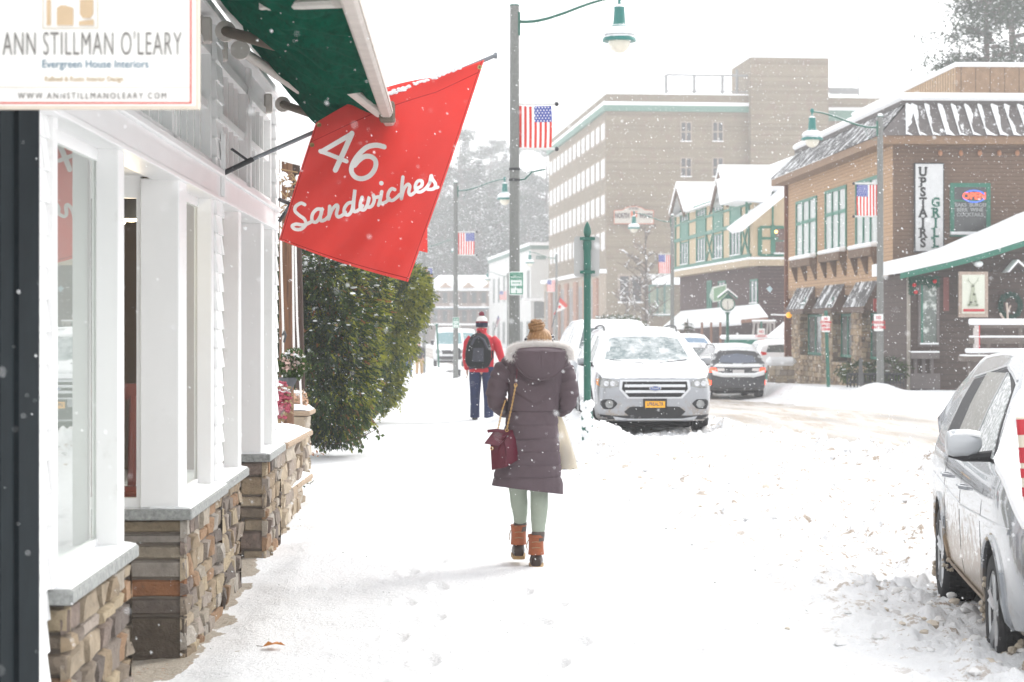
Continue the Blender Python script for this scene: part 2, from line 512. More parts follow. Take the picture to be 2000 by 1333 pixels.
def build_ground():
 ys = [-30, -20, -12, -6, -2, 1, 3, 4.5]
 y = 5.5
 while y < 450:
  ys.append(y); y *= 1.0055 if y < 26 else 1.0085 if y < 40 else 1.012
  if y > 150: y *= 1.02
 ys = np.array(ys); nt_ = 560
 t = np.linspace(-1, 1, nt_)
 rows = []
 ext = np.array([1.3, 2, 4, 8, 16])
 X = []; Y = []
 for yy in ys:
  hw = .30 * max(yy, 3) + 1.2
  core = t * hw
  lim = 200.0
  e = np.array([hw + (lim - hw) * q for q in (.03, .1, .25, .5, 1.0)])
  xs = np.concatenate([-e[::-1], core, e])
  X.append(xs); Y.append(np.full_like(xs, yy))
 X = np.array(X); Y = np.array(Y)
 Z = ground_z(X, Y)
 nr, nc = X.shape
 co = np.stack([X, Y, Z], -1).reshape(-1, 3)
 idx = np.arange(nr*nc).reshape(nr, nc)
 q = np.stack([idx[:-1, :-1], idx[:-1, 1:], idx[1:, 1:], idx[1:, :-1]], -1).reshape(-1, 4)
 me = bpy.data.meshes.new('ground')
 me.vertices.add(len(co)); me.vertices.foreach_set('co', co.ravel())
 me.loops.add(q.size); me.loops.foreach_set('vertex_index', q.ravel())
 me.polygons.add(len(q)); me.polygons.foreach_set('loop_start', np.arange(0, q.size, 4))
 me.polygons.foreach_set('use_smooth', np.ones(len(q), bool))
 me.update(); me.validate()
 # wear masks: R dirt specks in the ploughed snow, G bare paving by the wall, B tan road grit
 cl = np.interp(Y, *CURB_L); ll = np.interp(Y, *LANE_L); cr = np.interp(Y, *CURB_R)
 dirt = smooth(X, cl - 1.6, cl + .3) * (1 - .4*smooth(X, ll + .4, ll + 1.4)) * (1 - smooth(X, cr + .5, cr + 2))
 w = X + 1.41 + .0285 * Y
 bare = (1 - smooth(w + (fbm(X*6, Y*3, 5) - .5) * .5, -.04, .06)) * (Y < 17)
 bare = np.maximum(bare, (1 - smooth(w + (fbm(X*7, Y*5, 5)-.5)*1.3, -.04, .12)) * (Y < 10.6) * (Y > 8.3))
 road = smooth(X, ll, ll + .8) * (1 - smooth(X, cr - 2.2, cr - .6))
 grit = road * smooth(fbm(X*.9 + 3, Y*.10, 4), .40, .66)
 grit = np.maximum(grit, np.exp(-((X - ll - .55) / .35)**2) * smooth(fbm(X*2, Y*.5, 3), .3, .6))
 ca = me.color_attributes.new('Col', 'FLOAT_COLOR', 'POINT')
 col = np.stack([dirt, bare, grit, np.ones_like(grit)], -1).astype(np.float32)
 ca.data.foreach_set('color', col.ravel())
 m, nt, out = nt_new('snow_ground')
 bs = node(nt, 'ShaderNodeBsdfPrincipled'); nt.links.new(bs.outputs[0], out.inputs[0])
 tc = node(nt, 'ShaderNodeTexCoord'); cob = tc.outputs['Object']
 at = node(nt, 'ShaderNodeAttribute', attribute_name='Col')
 sp = node(nt, 'ShaderNodeSeparateColor'); nt.links.new(at.outputs[0], sp.inputs[0])
 nA = noise_n(nt, cob, 5.5, 8, .72); nB = noise_n(nt, cob, 30, 6, .7)
 base = mixc(nt, nA, (.78, .79, .81), (.90, .90, .90))
 speck = sstep(nt, mathn(nt, 'ADD', mathn(nt, 'MULTIPLY', nA, .75), mathn(nt, 'MULTIPLY', nB, .42)), .635, .675)
 c = mixc(nt, mathn(nt, 'MULTIPLY', mathn(nt, 'MULTIPLY', speck, sp.outputs[0]), .95), base, (.40, .32, .25))
 c = mixc(nt, mathn(nt, 'MULTIPLY', sp.outputs[2], .75), c, mixc(nt, sstep(nt, nA, .42, .6), (.80, .73, .66), (.66, .55, .45)))
 pave = mixc(nt, nB, (.24, .20, .16), (.62, .56, .47))
 lv = sstep(nt, noise_n(nt, cob, 55, 3, .5), .66, .70)
 pave = mixc(nt, lv, pave, (.38, .13, .04))
 bm = sstep(nt, mathn(nt, 'ADD', sp.outputs[1], mathn(nt, 'MULTIPLY', mathn(nt, 'SUBTRACT', nB, .5), 1.1)), .45, .6)
 c = mixc(nt, bm, c, pave)
 nt.links.new(c, bs.inputs['Base Color']); bs.inputs['Roughness'].default_value = .8
 bs.inputs['Specular IOR Level'].default_value = .2
 bp = node(nt, 'ShaderNodeBump'); bp.inputs['Distance'].default_value = .02
 bp.inputs['Strength'].default_value = 1.0
 nt.links.new(nB, bp.inputs['Height']); nt.links.new(bp.outputs[0], bs.inputs['Normal'])
 me.materials.append(m)
 o = bpy.data.objects.new('ground', me); C.objects.link(o)
 o['kind'] = 'structure'
build_ground()
def build_road():
 m = mat('packed_road_snow', (.53, .505, .48), .75, .08, 1.2, bump=.01, bscale=20, col2=(.37, .31, .25), c2=(.46, .66), stretch=(1.2, .12, 1), spec=.3, attr=True)
 ys = np.concatenate([np.arange(4, 60, .5), np.arange(60, 280, 3)])
 mb = MB()
 n = 40
 vs = []; fs = []; cc = []
 for y in ys:
  a = float(np.interp(y, *LANE_L)) + .75; b = float(np.interp(y, *CURB_R)) - 1.3
  for i in range(n+1):
   x = a + (b - a) * i / n
   e = min(i, n - i) / 4.0
   z = gz(x, y)
   vs.append((x, y, z + .035 * min(1, e) - .012))
   q = x - a; k = 1 - .36*sum(math.exp(-((q - t_)/.30)**2) for t_ in (.55, 2.0, 3.6, 5.1)) * (.6 + .4*math.sin(y*.7))
   cc.append((k, k*.985, k*.965, 1))
 for j in range(len(ys) - 1):
  for i in range(n):
   q = j*(n+1) + i
   fs.append((q, q+1, q+n+2, q+n+1))
 mb.add(vs, fs); mb.c = cc
 tag(mb.build('road', m, smooth=True), kind='structure')
build_road()
# frozen clods thrown up along the ploughed edge: loose crumbs nobody could count
def build_clods():
 mb = MB()
 for i in range(1150):
  y = 7 + 28 * random.random()**1.1
  cl = float(np.interp(y, *CURB_L)); ll = float(np.interp(y, *LANE_L))
  x = cl - 1.1 + (ll - cl + 1.3) * random.random()**.8
  if random.random() < .35: x = ll + random.gauss(0, .25)
  r = .008 + .03 * random.random()**3
  if random.random() < .02: r *= 1.7
  z = gz(x, y)
  br = random.random()
  mb.col = (.78, .70, .60, 1) if br < .18 else (.88, .88, .88, 1)
  n0 = len(mb.v)
  mb.ball((x, y, z + r*.2), r, 6, 4, sc=(1.2, rnd(.8, 1.3), .7), jit=.25)
 for i in range(60):     # crumbs by the near car
  x = rnd(2.2, 2.9); y = rnd(9.5, 13.5); r = rnd(.012, .038)
  mb.col = (.70, .62, .52, 1) if random.random() < .3 else (.86, .85, .84, 1)
  mb.ball((x, y, gz(x, y) + r*.2), r, 8, 6, sc=(1.2, 1, .7), jit=.2)
 m = mat('clod_snow', (1, 1, 1), .9, .05, 20, bump=.01, bscale=50, attr=True)
 tag(mb.build('snow_clods', m, smooth=True), 'crumbs of white and tan frozen snow strewn along the ploughed kerb', 'snow', kind='stuff')
build_clods()
def haze_box():
 mb = MB(); mb.box(-206, 206, -33, 456, -4.5, 60)
 m, nt, out = nt_new('falling_snow_air')
 v = node(nt, 'ShaderNodeVolumePrincipled')
 v.inputs['Color'].default_value = (.97, .98, 1.0, 1)
 v.inputs['Density'].default_value = HAZE
 v.inputs['Anisotropy'].default_value = .2
 nt.links.new(v.outputs[0], out.inputs['Volume'])
 o = mb.build('haze', m)
 tag(o, 'pale haze of falling snow filling the street', 'haze', kind='stuff')
haze_box()
# ------------------------------------------------------------------ falling snow
def snowfall():
 mb = MB()
 vs = []; fs = []
 rg = np.random.RandomState(11)
 N = 62000
 y = 1.6 + 62 * rg.rand(N)**1.15
 keep = rg.rand(N) < np.clip((y / 14)**1.5, .012, 1)
 y = y[keep]
 x = (rg.rand(len(y)) * 2 - 1) * (.285 * y + .4)
 z = CAMH + (rg.rand(len(y)) * 2 - 1) * (.19 * y + .3)
 # keep the volume in front of the shop free only inside the solid building
 w = x + 1.41 + .0285 * y
 ok = ((w > .05) | (y > 24)) & (z > .02)
 x, y, z = x[ok], y[ok], z[ok]
 r = (.0011 + .0026 * rg.rand(len(y))**2.4) * np.clip(.75 + y/34., .8, 2.2)
 base = np.array([(1, 0, 0), (-1, 0, 0), (0, 1, 0), (0, -1, 0), (0, 0, 1), (0, 0, -1)], float)
 tri = np.array([(0, 2, 4), (2, 1, 4), (1, 3, 4), (3, 0, 4), (2, 0, 5), (1, 2, 5), (3, 1, 5), (0, 3, 5)])
 n = len(y)
 el = 1 + 1.1 * rg.rand(n)          # flakes clumped into short slanting tufts
 ax = np.stack([.55 + .2*rg.randn(n), .3*rg.randn(n), -.75 + .2*rg.randn(n)], -1); ax /= np.linalg.norm(ax, axis=1)[:, None]
 V = base[None] * r[:, None, None]
 d = (V @ ax[:, :, None])[:, :, 0]
 V = V + ax[:, None, :] * d[:, :, None] * (el - 1)[:, None, None]
 V = V + np.stack([x, y, z], -1)[:, None, :]
 Fc = tri[None] + (np.arange(n) * 6)[:, None, None]
 me = bpy.data.meshes.new('snowflakes')
 me.vertices.add(n*6); me.vertices.foreach_set('co', V.reshape(-1))
 q = Fc.reshape(-1, 3)
 me.loops.add(q.size); me.loops.foreach_set('vertex_index', q.ravel())
 me.polygons.add(len(q)); me.polygons.foreach_set('loop_start', np.arange(0, q.size, 3))
 me.polygons.foreach_set('use_smooth', np.ones(len(q), bool))
 me.update(); me.validate()
 fm = mat('flake', (.93, .94, .95), .6, .0, 1, spec=.2, sss=0)
 me.materials.append(fm)
 o = bpy.data.objects.new('snowflakes', me); C.objects.link(o)
 tag(o, 'countless white snowflakes drifting down over the street', 'snowflakes', kind='stuff')
snowfall()
# ------------------------------------------------------------------ the shop on the left
SHOP_X, SHOP_RZ = -1.41, R(1.63)
STONE_COLS = [(.42,.32,.21), (.52,.42,.30), (.36,.29,.22), (.28,.23,.19), (.54,.47,.38), (.46,.39,.33), (.22,.18,.155), (.42,.26,.15), (.50,.45,.39), (.56,.45,.30), (.31,.24,.20)]
def stone_panel(mb, u0, u1, z0, z1, fn, cols=STONE_COLS, mn=(.13, .07), mx=(.42, .17), depth=.035, big=None):
 """irregular ashlar: fn(u, z, d) gives the point at depth d in front of the wall"""
 rects = []
 def split(a, b, c, d, lvl=0):
  w, h = b - a, d - c
  if h > mx[1] or (h > mn[1]*2.2 and random.random() < .4):
   t = c + h * rnd(.36, .64)
   if h > 2*mn[1] or h > mx[1]:
    split(a, b, c, t, lvl+1); split(a, b, t, d, lvl+1); return
  if w > mx[0] or (w > mn[0]*2.2 and random.random() < .55):
   t = a + w * rnd(.35, .65)
   split(a, t, c, d, lvl+1); split(t, b, c, d, lvl+1); return
  rects.append((a, b, c, d))
 # courses of different heights, split again inside
 z = z0
 while z < z1 - 1e-6:
  h = min(rnd(.10, .24), z1 - z)
  if z1 - z - h < .07: h = z1 - z
  u = u0
  while u < u1 - 1e-6:
   w = min(rnd(.25, .7), u1 - u)
   if u1 - u - w < .12: w = u1 - u
   split(u, u + w, z, z + h)
   u += w
  z += h
 for (a, b, c, d) in rects: one_stone(mb, a, b, c, d, fn, random.choice(cols), depth * rnd(.6, 1.3))
def one_stone(mb, a, b, c, d, fn, col, dp, n=5):
 k = rnd(.85, 1.15)
 mb.col = (col[0]*k, col[1]*k, col[2]*k, 1)
 g = .003
 a += g; b -= g; c += g; d -= g
 sx = rnd(0, 99)
 vs = []
 r = min(.011, (b-a)*.25, (d-c)*.25)
 us = [a, a + r, lerp(a, b, .35), lerp(a, b, .68), b - r, b]
 zs = [c, c + r, lerp(c, d, .5), d - r, d]
 nu, nz = len(us), len(zs)
 for j, zz in enumerate(zs):
  for i, uu in enumerate(us):
   ed = (i in (0, nu-1)) or (j in (0, nz-1))
   q = noise.noise(Vector((uu*9 + sx, zz*9, sx)))
   dd = (-.010 if ed else dp * (.62 + .8 * q))
   ju = .006 * noise.noise(Vector((zz*20, sx, 3))) if i in (0, nu-1) else 0
   jz = .006 * noise.noise(Vector((uu*20, sx, 7))) if j in (0, nz-1) else 0
   vs.append(fn(uu + ju, zz + jz, dd))
 fs = [(j*nu+i, j*nu+i+1, (j+1)*nu+i+1, (j+1)*nu+i) for j in range(nz-1) for i in range(nu-1)]
 mb.add(vs, fs)
def build_shop():
 root = thing('shop_building', 'white shop front with deep window bays on grey sills over stone veneer', 'shop', (SHOP_X, 0, 0), SHOP_RZ)
 core_m = mat('mortar', (.16, .135, .11), .95, .2, 20)
 # stone base: mortar core + stones
 def base(x_in, x_out, y0, y1, ztop, near=True, deep=1.25, label=None):
  f = MB(); f.box(x_out - deep, x_out - .03, y0 + .03, y1 - .03, -.15, ztop - .002)
  f.build('stone_core', core_m, root)
  mb = MB()
  stone_panel(mb, y0, y1, -.06, ztop, lambda u, z, d: (x_out - .028 + d, u, z))
  if near:
   if near == 'quoin':
    # the near face of this pier is single full-width stones
    zz = -.06
    hs_ = [.24, .09, .095, .095, .077, .056, .07]
    k = sum(hs_); hs_ = [h * (ztop + .06) / k for h in hs_]
    cc = [(.19,.15,.115), (.20,.165,.14), (.36,.165,.08), (.44,.39,.34), (.46,.39,.30), (.38,.34,.30), (.34,.27,.18)]
    wd = [.36, .35, .345, .345, .36, .345, .36]
    for h, c2, w_ in zip(hs_, cc, wd):
     one_stone(mb, x_out - w_, x_out - .004, zz, zz + h, lambda u, z, d: (u, y0 + .028 - d, z), c2, .022)
     zz += h
    stone_panel(mb, x_out - deep, x_out - .37, -.06, ztop, lambda u, z, d: (u, y0 + .028 - d, z))
   else:
    stone_panel(mb, x_out - deep, x_out - .004, -.06, ztop, lambda u, z, d: (u, y0 + .028 - d, z))
  if True:
   stone_panel(mb, x_out - deep, x_out, -.06, ztop, lambda u, z, d: (u, y1 - .028 + d, z))
  mb.build('stone_facing', stone_m, root, smooth=True, angle=50)
 base(0, 0.02, 7.2, 8.62, .68)
 base(0, 0.02, 10.33, 11.95, .69, near='quoin')
 base(0, -.01, 11.97, 13.28, .69, near=False)
 base(0, 0.02, 14.7, 15.95, .69)
 def sill(y0, y1, xo, xi=-1.25):
  mb = MB()
  mb.box(xi, xo, y0, y1, .69, .748, bev=.008)
  o = mb.build('sill', granite, root)
  s = MB()
  s.grid(lambda a, b: (lerp(-.17, xo - .012, a) , lerp(y0 + .02, y1 - .01, b), .752 + .016*math.sin(min(1, 1.4*min(a+.25, 1-a)*2)*1.5) * (.6 + .6*noise.noise(Vector((a*3, b*9, y0))))), 5, 24, thick=(0, 0, -.012))
  s.build('snow', snow_m, o, smooth=True)
 sill(7.16, 8.66, .035, -.6); sill(10.29, 11.95, .05); sill(11.952, 13.34, .03); sill(14.66, 16.0, .05)
 # shingled wall strips (white), rows with shadow lines
 def shingles(y0, y1, z0, z1, xo=-.06, name='shingle_strip'):
  mb = MB(); z = z0; k = 0
  while z < z1 - .02:
   h = min(.115, z1 - z)
   y = y0
   while y < y1 - .001:
    w = min(rnd(.09, .17), y1 - y)
    t = rnd(.012, .02)
    mb.add([(xo-.04, y+.002, z), (xo+t, y+.002, z+rnd(0,.003)), (xo+t, y+w-.002, z+rnd(0,.003)), (xo-.04, y+w-.002, z),
      (xo-.04, y+.002, z+h+.012), (xo+.002, y+.002, z+h+.012), (xo+.002, y+w-.002, z+h+.012), (xo-.04, y+w-.002, z+h+.012)],
      [(3,2,1,0),(4,5,6,7),(0,1,5,4),(1,2,6,5),(2,3,7,6),(3,0,4,7)])
    y += w
   z += h; k += 1
  mb.build(name, white_side, root)
 shingles(6.70, 7.16, -.05, 3.6)
 shingles(11.93, 12.27, .75, 3.6, -.03)
 shingles(15.78, 15.94, .75, 3.6, -.02)
 # end wall beyond and body of the building
 w = MB()
 w.box(-8, -.1, 15.86, 15.95, -.1, 3.55)
 w.box(-8, -.06, 2, 6.3, -.1, 3.55)
 w.box(-8, -1.3, 8.62, 10.33, 2.47, 3.55)
 w.box(-8, -1.3, 13.3, 14.7, 2.47, 3.55)
 w.box(-8.0, -.12, 2.0, 15.86, 3.5, 3.58)
 w.build('wall', white_side, root)
 # dark corner post below the sign
 d = MB(); d.box(-.5, .015, 6.10, 6.69, -.05, 3.5, bev=.01); d.box(.013, .03, 6.30, 6.36, 0, 3.4)
 d.build('dark_pilaster', black_green, root)
 # window bays
 jm = white_paint
 def jamb(y0, y1, x0=-.14, x1=-.035, z0=.748, z1=2.46):
  mb = MB()
  mb.box(x0, x1, y0, y1, z0, z1)
  mb.box(x0 + .02, x1 + .006, y0 - .008, y0 + .02, z0 + .002, z1)
  mb.box(x1 - .03, x1 + .008, y0 + .015, y1 + .002, z0 + .004, z1)
  return mb.build('window_post', jm, root)
 def bay(y0, y1, zt=2.45):
  g = MB(); g.add([(-.125, y0, .75), (-.125, y1, .75), (-.125, y1, zt), (-.125, y0, zt)], [(0, 1, 2, 3)]); o = g.build('window_glass', wglass, root)
  for (za_, zb_) in ((.75, .79), (zt-.05, zt)): fr = MB(); fr.box(-.14, -.115, y0, y1, za_, zb_); fr.build('window_frame', jm, root)
 bay(7.22, 8.50); jamb(8.50, 8.64)
 bay(10.62, 11.82); jamb(11.82, 11.93, x1=-.045)
 bay(12.27, 13.18); jamb(13.16, 13.32, x1=-.03)
 bay(14.95, 15.62); jamb(15.60, 15.78, x1=-.03)
 jamb(7.16, 7.22, x1=-.04)
 # near faces of bays 2 and 3 : wide white corner post, then a glazed return
 for (yy, xw, xg) in ((10.33, -.225, -1.15), (14.7, -.20, -1.1)):
  mb = MB()
  mb.box(xw, -.022, yy, yy + .29 if yy < 12 else yy + .2, .749, 2.46, bev=.006)
  mb.box(xg, xw, yy + .03, yy + .09, .749, .80)
  mb.box(xg, xw, yy + .03, yy + .09, 2.36, 2.52)
  mb.box(xw - .022, xw, yy + .028, yy + .092, .80, 2.36)
  mb.box(-1.25, -.03, yy + .001, yy + .06, 2.47, 2.60)
  mb.build('corner_post', jm, root)
  g = MB(); g.add([(xg, yy+.056, .8), (xw-.022, yy+.056, .8), (xw-.022, yy+.056, 2.36), (xg, yy+.056, 2.36)], [(0, 1, 2, 3)]); g.build('window_glass', glass('corner_glass', (.93, .93, .9), 1.5), root)
  b2 = MB(); b2.box(-1.3, -1.15, yy, yy + .3, .69, 2.46); b2.build('corner_post', jm, root)
 # recessed doorways: back wall, door, beadboard ceiling
 beads = mat('beadboard', (.72, .71, .69), .6, .06, 4, wave=(12, 1, .72, .12))
 for (y0, y1) in ((8.62, 10.33), (13.3, 14.7)):
  mb = MB(); mb.box(-1.3, -.05, y0, y1, 2.475, 2.52); mb.build('porch_ceiling', beads, root)
  mb = MB(); mb.box(-1.38, -1.3, y0, y1, -.05, 2.5); mb.build('back_wall', white_side, root)
  dr = MB(); dr.box(-1.30, -1.25, y0 + .35, y1 - .35, 0, 2.1)
  do = dr.build('door', jm, root)
  gp = MB(); gp.box(-1.249, -1.243, y0 + .5, y1 - .5, .4, 1.95); gp.build('pane', wglass, do)
  st = MB(); st.box(-1.3, -.4, y0, y1, -.2, .012); st.build('step', granite, root)
 # far side of bay 1 wall
 w2 = MB(); w2.box(-1.3, -.17, 8.56, 8.64, .74, 2.46); w2.box(-1.3, -.17, 13.24, 13.32, .74, 2.46); w2.build('side_wall', white_side, root)
 # header band and mouldings
 h = MB()
 h.box(-.16, -.012, 5.9, 15.94, 2.455, 2.62)
 h.box(-.16, .012, 5.9, 15.96, 2.60, 2.64, bev=.006)
 h.box(-.16, .0, 5.9, 15.95, 2.45, 2.475, bev=.004)
 h.box(-.3, -.06, 5.9, 15.9, 3.37, 3.52); h.box(-.3, .02, 5.9, 15.96, 3.50, 3.56, bev=.01)
 h.build('header_band', mat('header_white', (.80, .80, .80), .42, .05, 2, spec=.5), root)
 # transom lights above the header
 panes = mat('frosted_transom', (.78, .79, .78), .25, .15, 2, spec=.6)
 for (y0, y1) in ((7.2, 8.6), (8.66, 10.3), (10.36, 11.90), (12.30, 13.95), (14.05, 15.75)):
  g = MB(); g.box(-.12, -.10, y0 + .05, y1 - .05, 2.66, 3.36)
  fo = g.build('transom_window', panes, root)
  f = MB()
  f.box(-.12, -.045, y0, y0 + .06, 2.64, 3.37); f.box(-.12, -.045, y1 - .06, y1, 2.64, 3.37)
  f.box(-.12, -.045, y0, y1, 3.31, 3.37); f.box(-.12, -.045, y0, y1, 2.64, 2.69)
  f.box(-.12, -.06, y0, y1, 2.985, 3.035)
  n = 5
  for i in range(1, n):
   yy = lerp(y0 + .06, y1 - .06, i/n); f.box(-.12, -.07, yy - .014, yy + .014, 2.66, 3.34)
  f.build('muntins', jm, fo)
 for yy in (8.60, 10.30, 11.90, 13.95, 15.74): ps = MB(); ps.box(-.14, -.025 if yy > 13 and yy < 14.5 else -.055, yy, yy + (.10 if yy > 13 and yy < 14.5 else .06), 2.64, 3.5); ps.build('pilaster', jm, root)
 # interior: beige room with a chair, blinds and clothes lit by lamps
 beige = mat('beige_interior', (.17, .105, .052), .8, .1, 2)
 rm = MB(); rm.box(-4, -3.9, 10.45, 13.2, .3, 2.55); rm.box(-4, -.2, 13.12, 13.2, .3, 2.55); rm.box(-4, -.2, 10.45, 13.2, .28, .34); rm.box(-4, -.2, 10.45, 13.2, 2.6, 2.64)
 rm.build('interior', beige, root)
 bl = MB()
 for (y0, y1) in ((7.25, 8.45), (12.3, 13.1), (15.0, 15.6)): bl.box(-.42, -.40, y0, y1, .76, 2.44)
 bl.build('blind', mat('blind_fabric', (.72, .72, .68), .8, .05, 3), root)
 r1 = MB(); r1.box(-2.5, -2.45, 6.8, 8.5, .2, 2.5); r1.box(-2.5, -.5, 6.8, 8.5, .2, .25); r1.box(-2.5, -.5, 6.8, 8.5, 2.5, 2.56)
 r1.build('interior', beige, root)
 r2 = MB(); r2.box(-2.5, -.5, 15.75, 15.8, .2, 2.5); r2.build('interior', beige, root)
 return root
shop = build_shop()
def shop_pt(x, y, z):
 return Matrix.LocRotScale(Vector((SHOP_X, 0, 0)), Matrix.Rotation(SHOP_RZ, 3, 'Z').to_quaternion(), None) @ Vector((x, y, z))
def shop_thing(name, label, cat, x, y, z, group=None):
 return thing(name, label, cat, shop_pt(x, y, z), SHOP_RZ, group)
# chair and pendant lamps inside the second bay
t = shop_thing('wooden_chair', 'red brown slatted wooden chair seen through the doorway glass', 'chair', -.47, 10.95, .34)
cm = mat('mahogany', (.20, .045, .03), .35, .3, 12, stretch=(1, 1, .2))
mb = MB(); mb.box(-.22, .22, -.2, .2, .42, .46, bev=.01); mb.build('seat', cm, t)
for sx in (-.2, .2):
 mb = MB(); mb.tube([(sx, -.18, 0), (sx, -.18, .42)], .018, 8); mb.build('leg', cm, t)
 mb = MB(); mb.tube([(sx, .18, 0), (sx, .19, .45), (sx*1.05, .27, 1.02)], .02, 8); mb.build('leg', cm, t)
mb = MB()
for i in range(5):
 x = -.14 + i*.07; mb.tube([(x, .20, .46), (x*1.02, .26, .96)], .024, 6)
mb.box(-.22, .22, .25, .28, .94, 1.03); mb.build('backrest', cm, t)
lamp_gl = mat('lamp_glow', (1, .9, .7), .5, 0, 1, emit=((1, .82, .55), 12))
for k, (x, y) in enumerate(((-.34, 10.75), (-.47, 11.05))):
 lab = ('black spotlight hanging nearest the glass of the doorway window', 'black spotlight hanging deeper inside behind the nearer one')[k]
 t = shop_thing('ceiling_spotlight', lab, 'lamp', x, y, 2.28, 'spotlights inside the shop')
 mb = MB(); mb.tube([(0, 0, .3), (0, 0, .1)], .008, 6); mb.build('stem', steel_dk, t)
 mb = MB(); mb.lathe([(.02, .12), (.04, .1), (.065, 0), (.06, -.01)], n=14); mb.build('shade', mat('lamp_shade_grey', (.08, .08, .08), .4), t, smooth=True)
 pd = bpy.data.lights.new('spotlight', 'POINT'); pd.energy = 3; pd.color = (1, .82, .58); pd.shadow_soft_size = .05; po = bpy.data.objects.new('spotlight', pd); C.objects.link(po); po.parent = t; po.location = (0, 0, -.12)
 mb = MB(); mb.lathe([(.001, -.004), (.055, -.006), (.05, -.02), (.001, -.024)], n=14); mb.build('bulb', lamp_gl, t, smooth=True)
# ------------------------------------------------------------------ awnings
canvas_m = mat('green_canvas', (.001, .095, .055), .95, .25, 4, bump=.012, bscale=9, stretch=(5, .7, 5), col2=(.003, .035, .022), c2=(.45, .75), spec=.05)
make_lucent(canvas_m, (.0, .22, .12), .25)
arm_white = mat('awning_white', (.62, .58, .54), .45, .12, 8, wave=None)
arm_shade_brown = mat('awning_shade_brown', (.16, .13, .10), .75, .35, 30, stretch=(1, 8, 8))  # dark brown: shade on the far upper arms, put into the colour
def build_awning(y0, y1, lab, near_cap):
 t = shop_thing('awning', lab, 'awning', 0, 0, 0, 'green awnings over the shop windows')
 zr, zb, xb = 3.66, 2.95, .995
 def surf(a, b):   # a across from wall to bar, b along
  y = lerp(y0 + .05, y1 - .05, b)
  x = lerp(.06, xb, a);
  sag = .17 * math.sin(PI*a) + .09*math.sin(PI*b)*(1-a)
  fold = .022*math.sin(9*a + 3*b*(y1-y0)) * (1-a*.5) + .035*noise.noise(Vector((a*6, y*1.6, 1))) + (.030*math.sin(y*15 + 5*a*a + 3*noise.noise(Vector((a*2, y*1.2, 7)))) + .016*math.sin(y*36 - 4*a + 4*noise.noise(Vector((a*3, y*1.5, 3))))) * (.3 + .7*math.sin(PI*a))
  edge = .06 * math.exp(-((1-b)*(y1-y0)/.25)) * math.sin(a*22)
  return (x, y, lerp(zr, zb + .03, a) - sag + fold + edge*.3)
 mb = MB(); mb.grid(surf, 90, 110, thick=(0, 0, .004)); mb.build('canvas', canvas_m, t, smooth=True)
 sn = MB(); sn.grid(lambda a, b: tuple(Vector(surf(lerp(.08, .97, a), lerp(.04, .96, b))) + Vector((0, 0, .10 + .02*abs(noise.noise(Vector((a*4, b*9, 5))))))), 30, 60, thick=(0, 0, -.006)); sn.build('snow', snow_m, t, smooth=True)
 mb = MB(); mb.tube([(.02, y0, zr), (.02, y1, zr)], .05, 14); mb.build('roller', mat('roller_grey', (.35, .34, .32), .5), t, smooth=True)
 mb = MB();
 mb.box(xb - .02, xb + .045, y0, y1, zb - .042, zb + .04, bev=.012)
 mb.box(xb + .04, xb + .052, y0, y1, zb - .02, zb + .0)
 bar = mb.build('front_bar', mat('bar_white', (.52, .47, .43), .5, .15, 10, wave=None), t)
 mb = MB(); mb.grid(lambda a, b: (xb - .015 + .055*a, lerp(y0, y1, b), zb + .042 + .02*math.sin(PI*a)*(.5+abs(noise.noise(Vector((b*30, 2, y0)))*1.6))), 5, 90, thick=(0, 0, -.004)); mb.build('snow', snow_m, bar, smooth=True)
 mb = MB(); mb.box(xb - .03, xb + .06, y1, y1 + .03, zb - .06, zb + .055, bev=.01); mb.box(xb - .03, xb + .06, y0 - .03, y0, zb - .06, zb + .055, bev=.01)
 mb.build('end_cap', arm_shade_brown, bar)
 # folding arms: shoulder, upper arm, elbow, forearm
 for k, (ys, ye, yb, mt) in enumerate(((y0 + .72, y0 + 1.6, y0 + .7, arm_white), (y1 - .15, y1 - 1.1, y1 - .05, arm_shade_brown))):
  sh = Vector((.08, ys, 3.40)); el = Vector((.62, ye, 3.10)) if k == 0 else Vector((.66, ye, 3.13)); bb = Vector((xb - .03, yb, zb - .01))
  a = MB(); a.tube([sh, el], .032, 10); upper = a.build('upper_arm', mt, t, smooth=True)
  a = MB(); a.tube([el - Vector((0, 0, .03)), bb], .027, 10, sq=(1.0, 1.3)); a.build('forearm', arm_white, t, smooth=False)
  a = MB(); a.lathe([(.001, -.05), (.05, -.05), (.05, .04), (.001, .04)], c=el, n=12); a.build('elbow', arm_white, t)
  a = MB(); a.box(-.06, .0, ys - .035, ys + .035, 3.33, 3.48, bev=.01)
  a.lathe([(.001, -.02), (.06, -.02), (.06, .03), (.02, .035), (.001, .05)], c=(sh.x, sh.y, sh.z), n=14, axis='y')
  a.build('bracket', arm_white, t)
 return t
build_awning(6.9, 11.68, 'green canvas awning sagging over the nearest shop windows with snow on its front bar', True)
build_awning(11.60, 15.5, 'farther green awning half hidden behind the red sandwich flag', False)
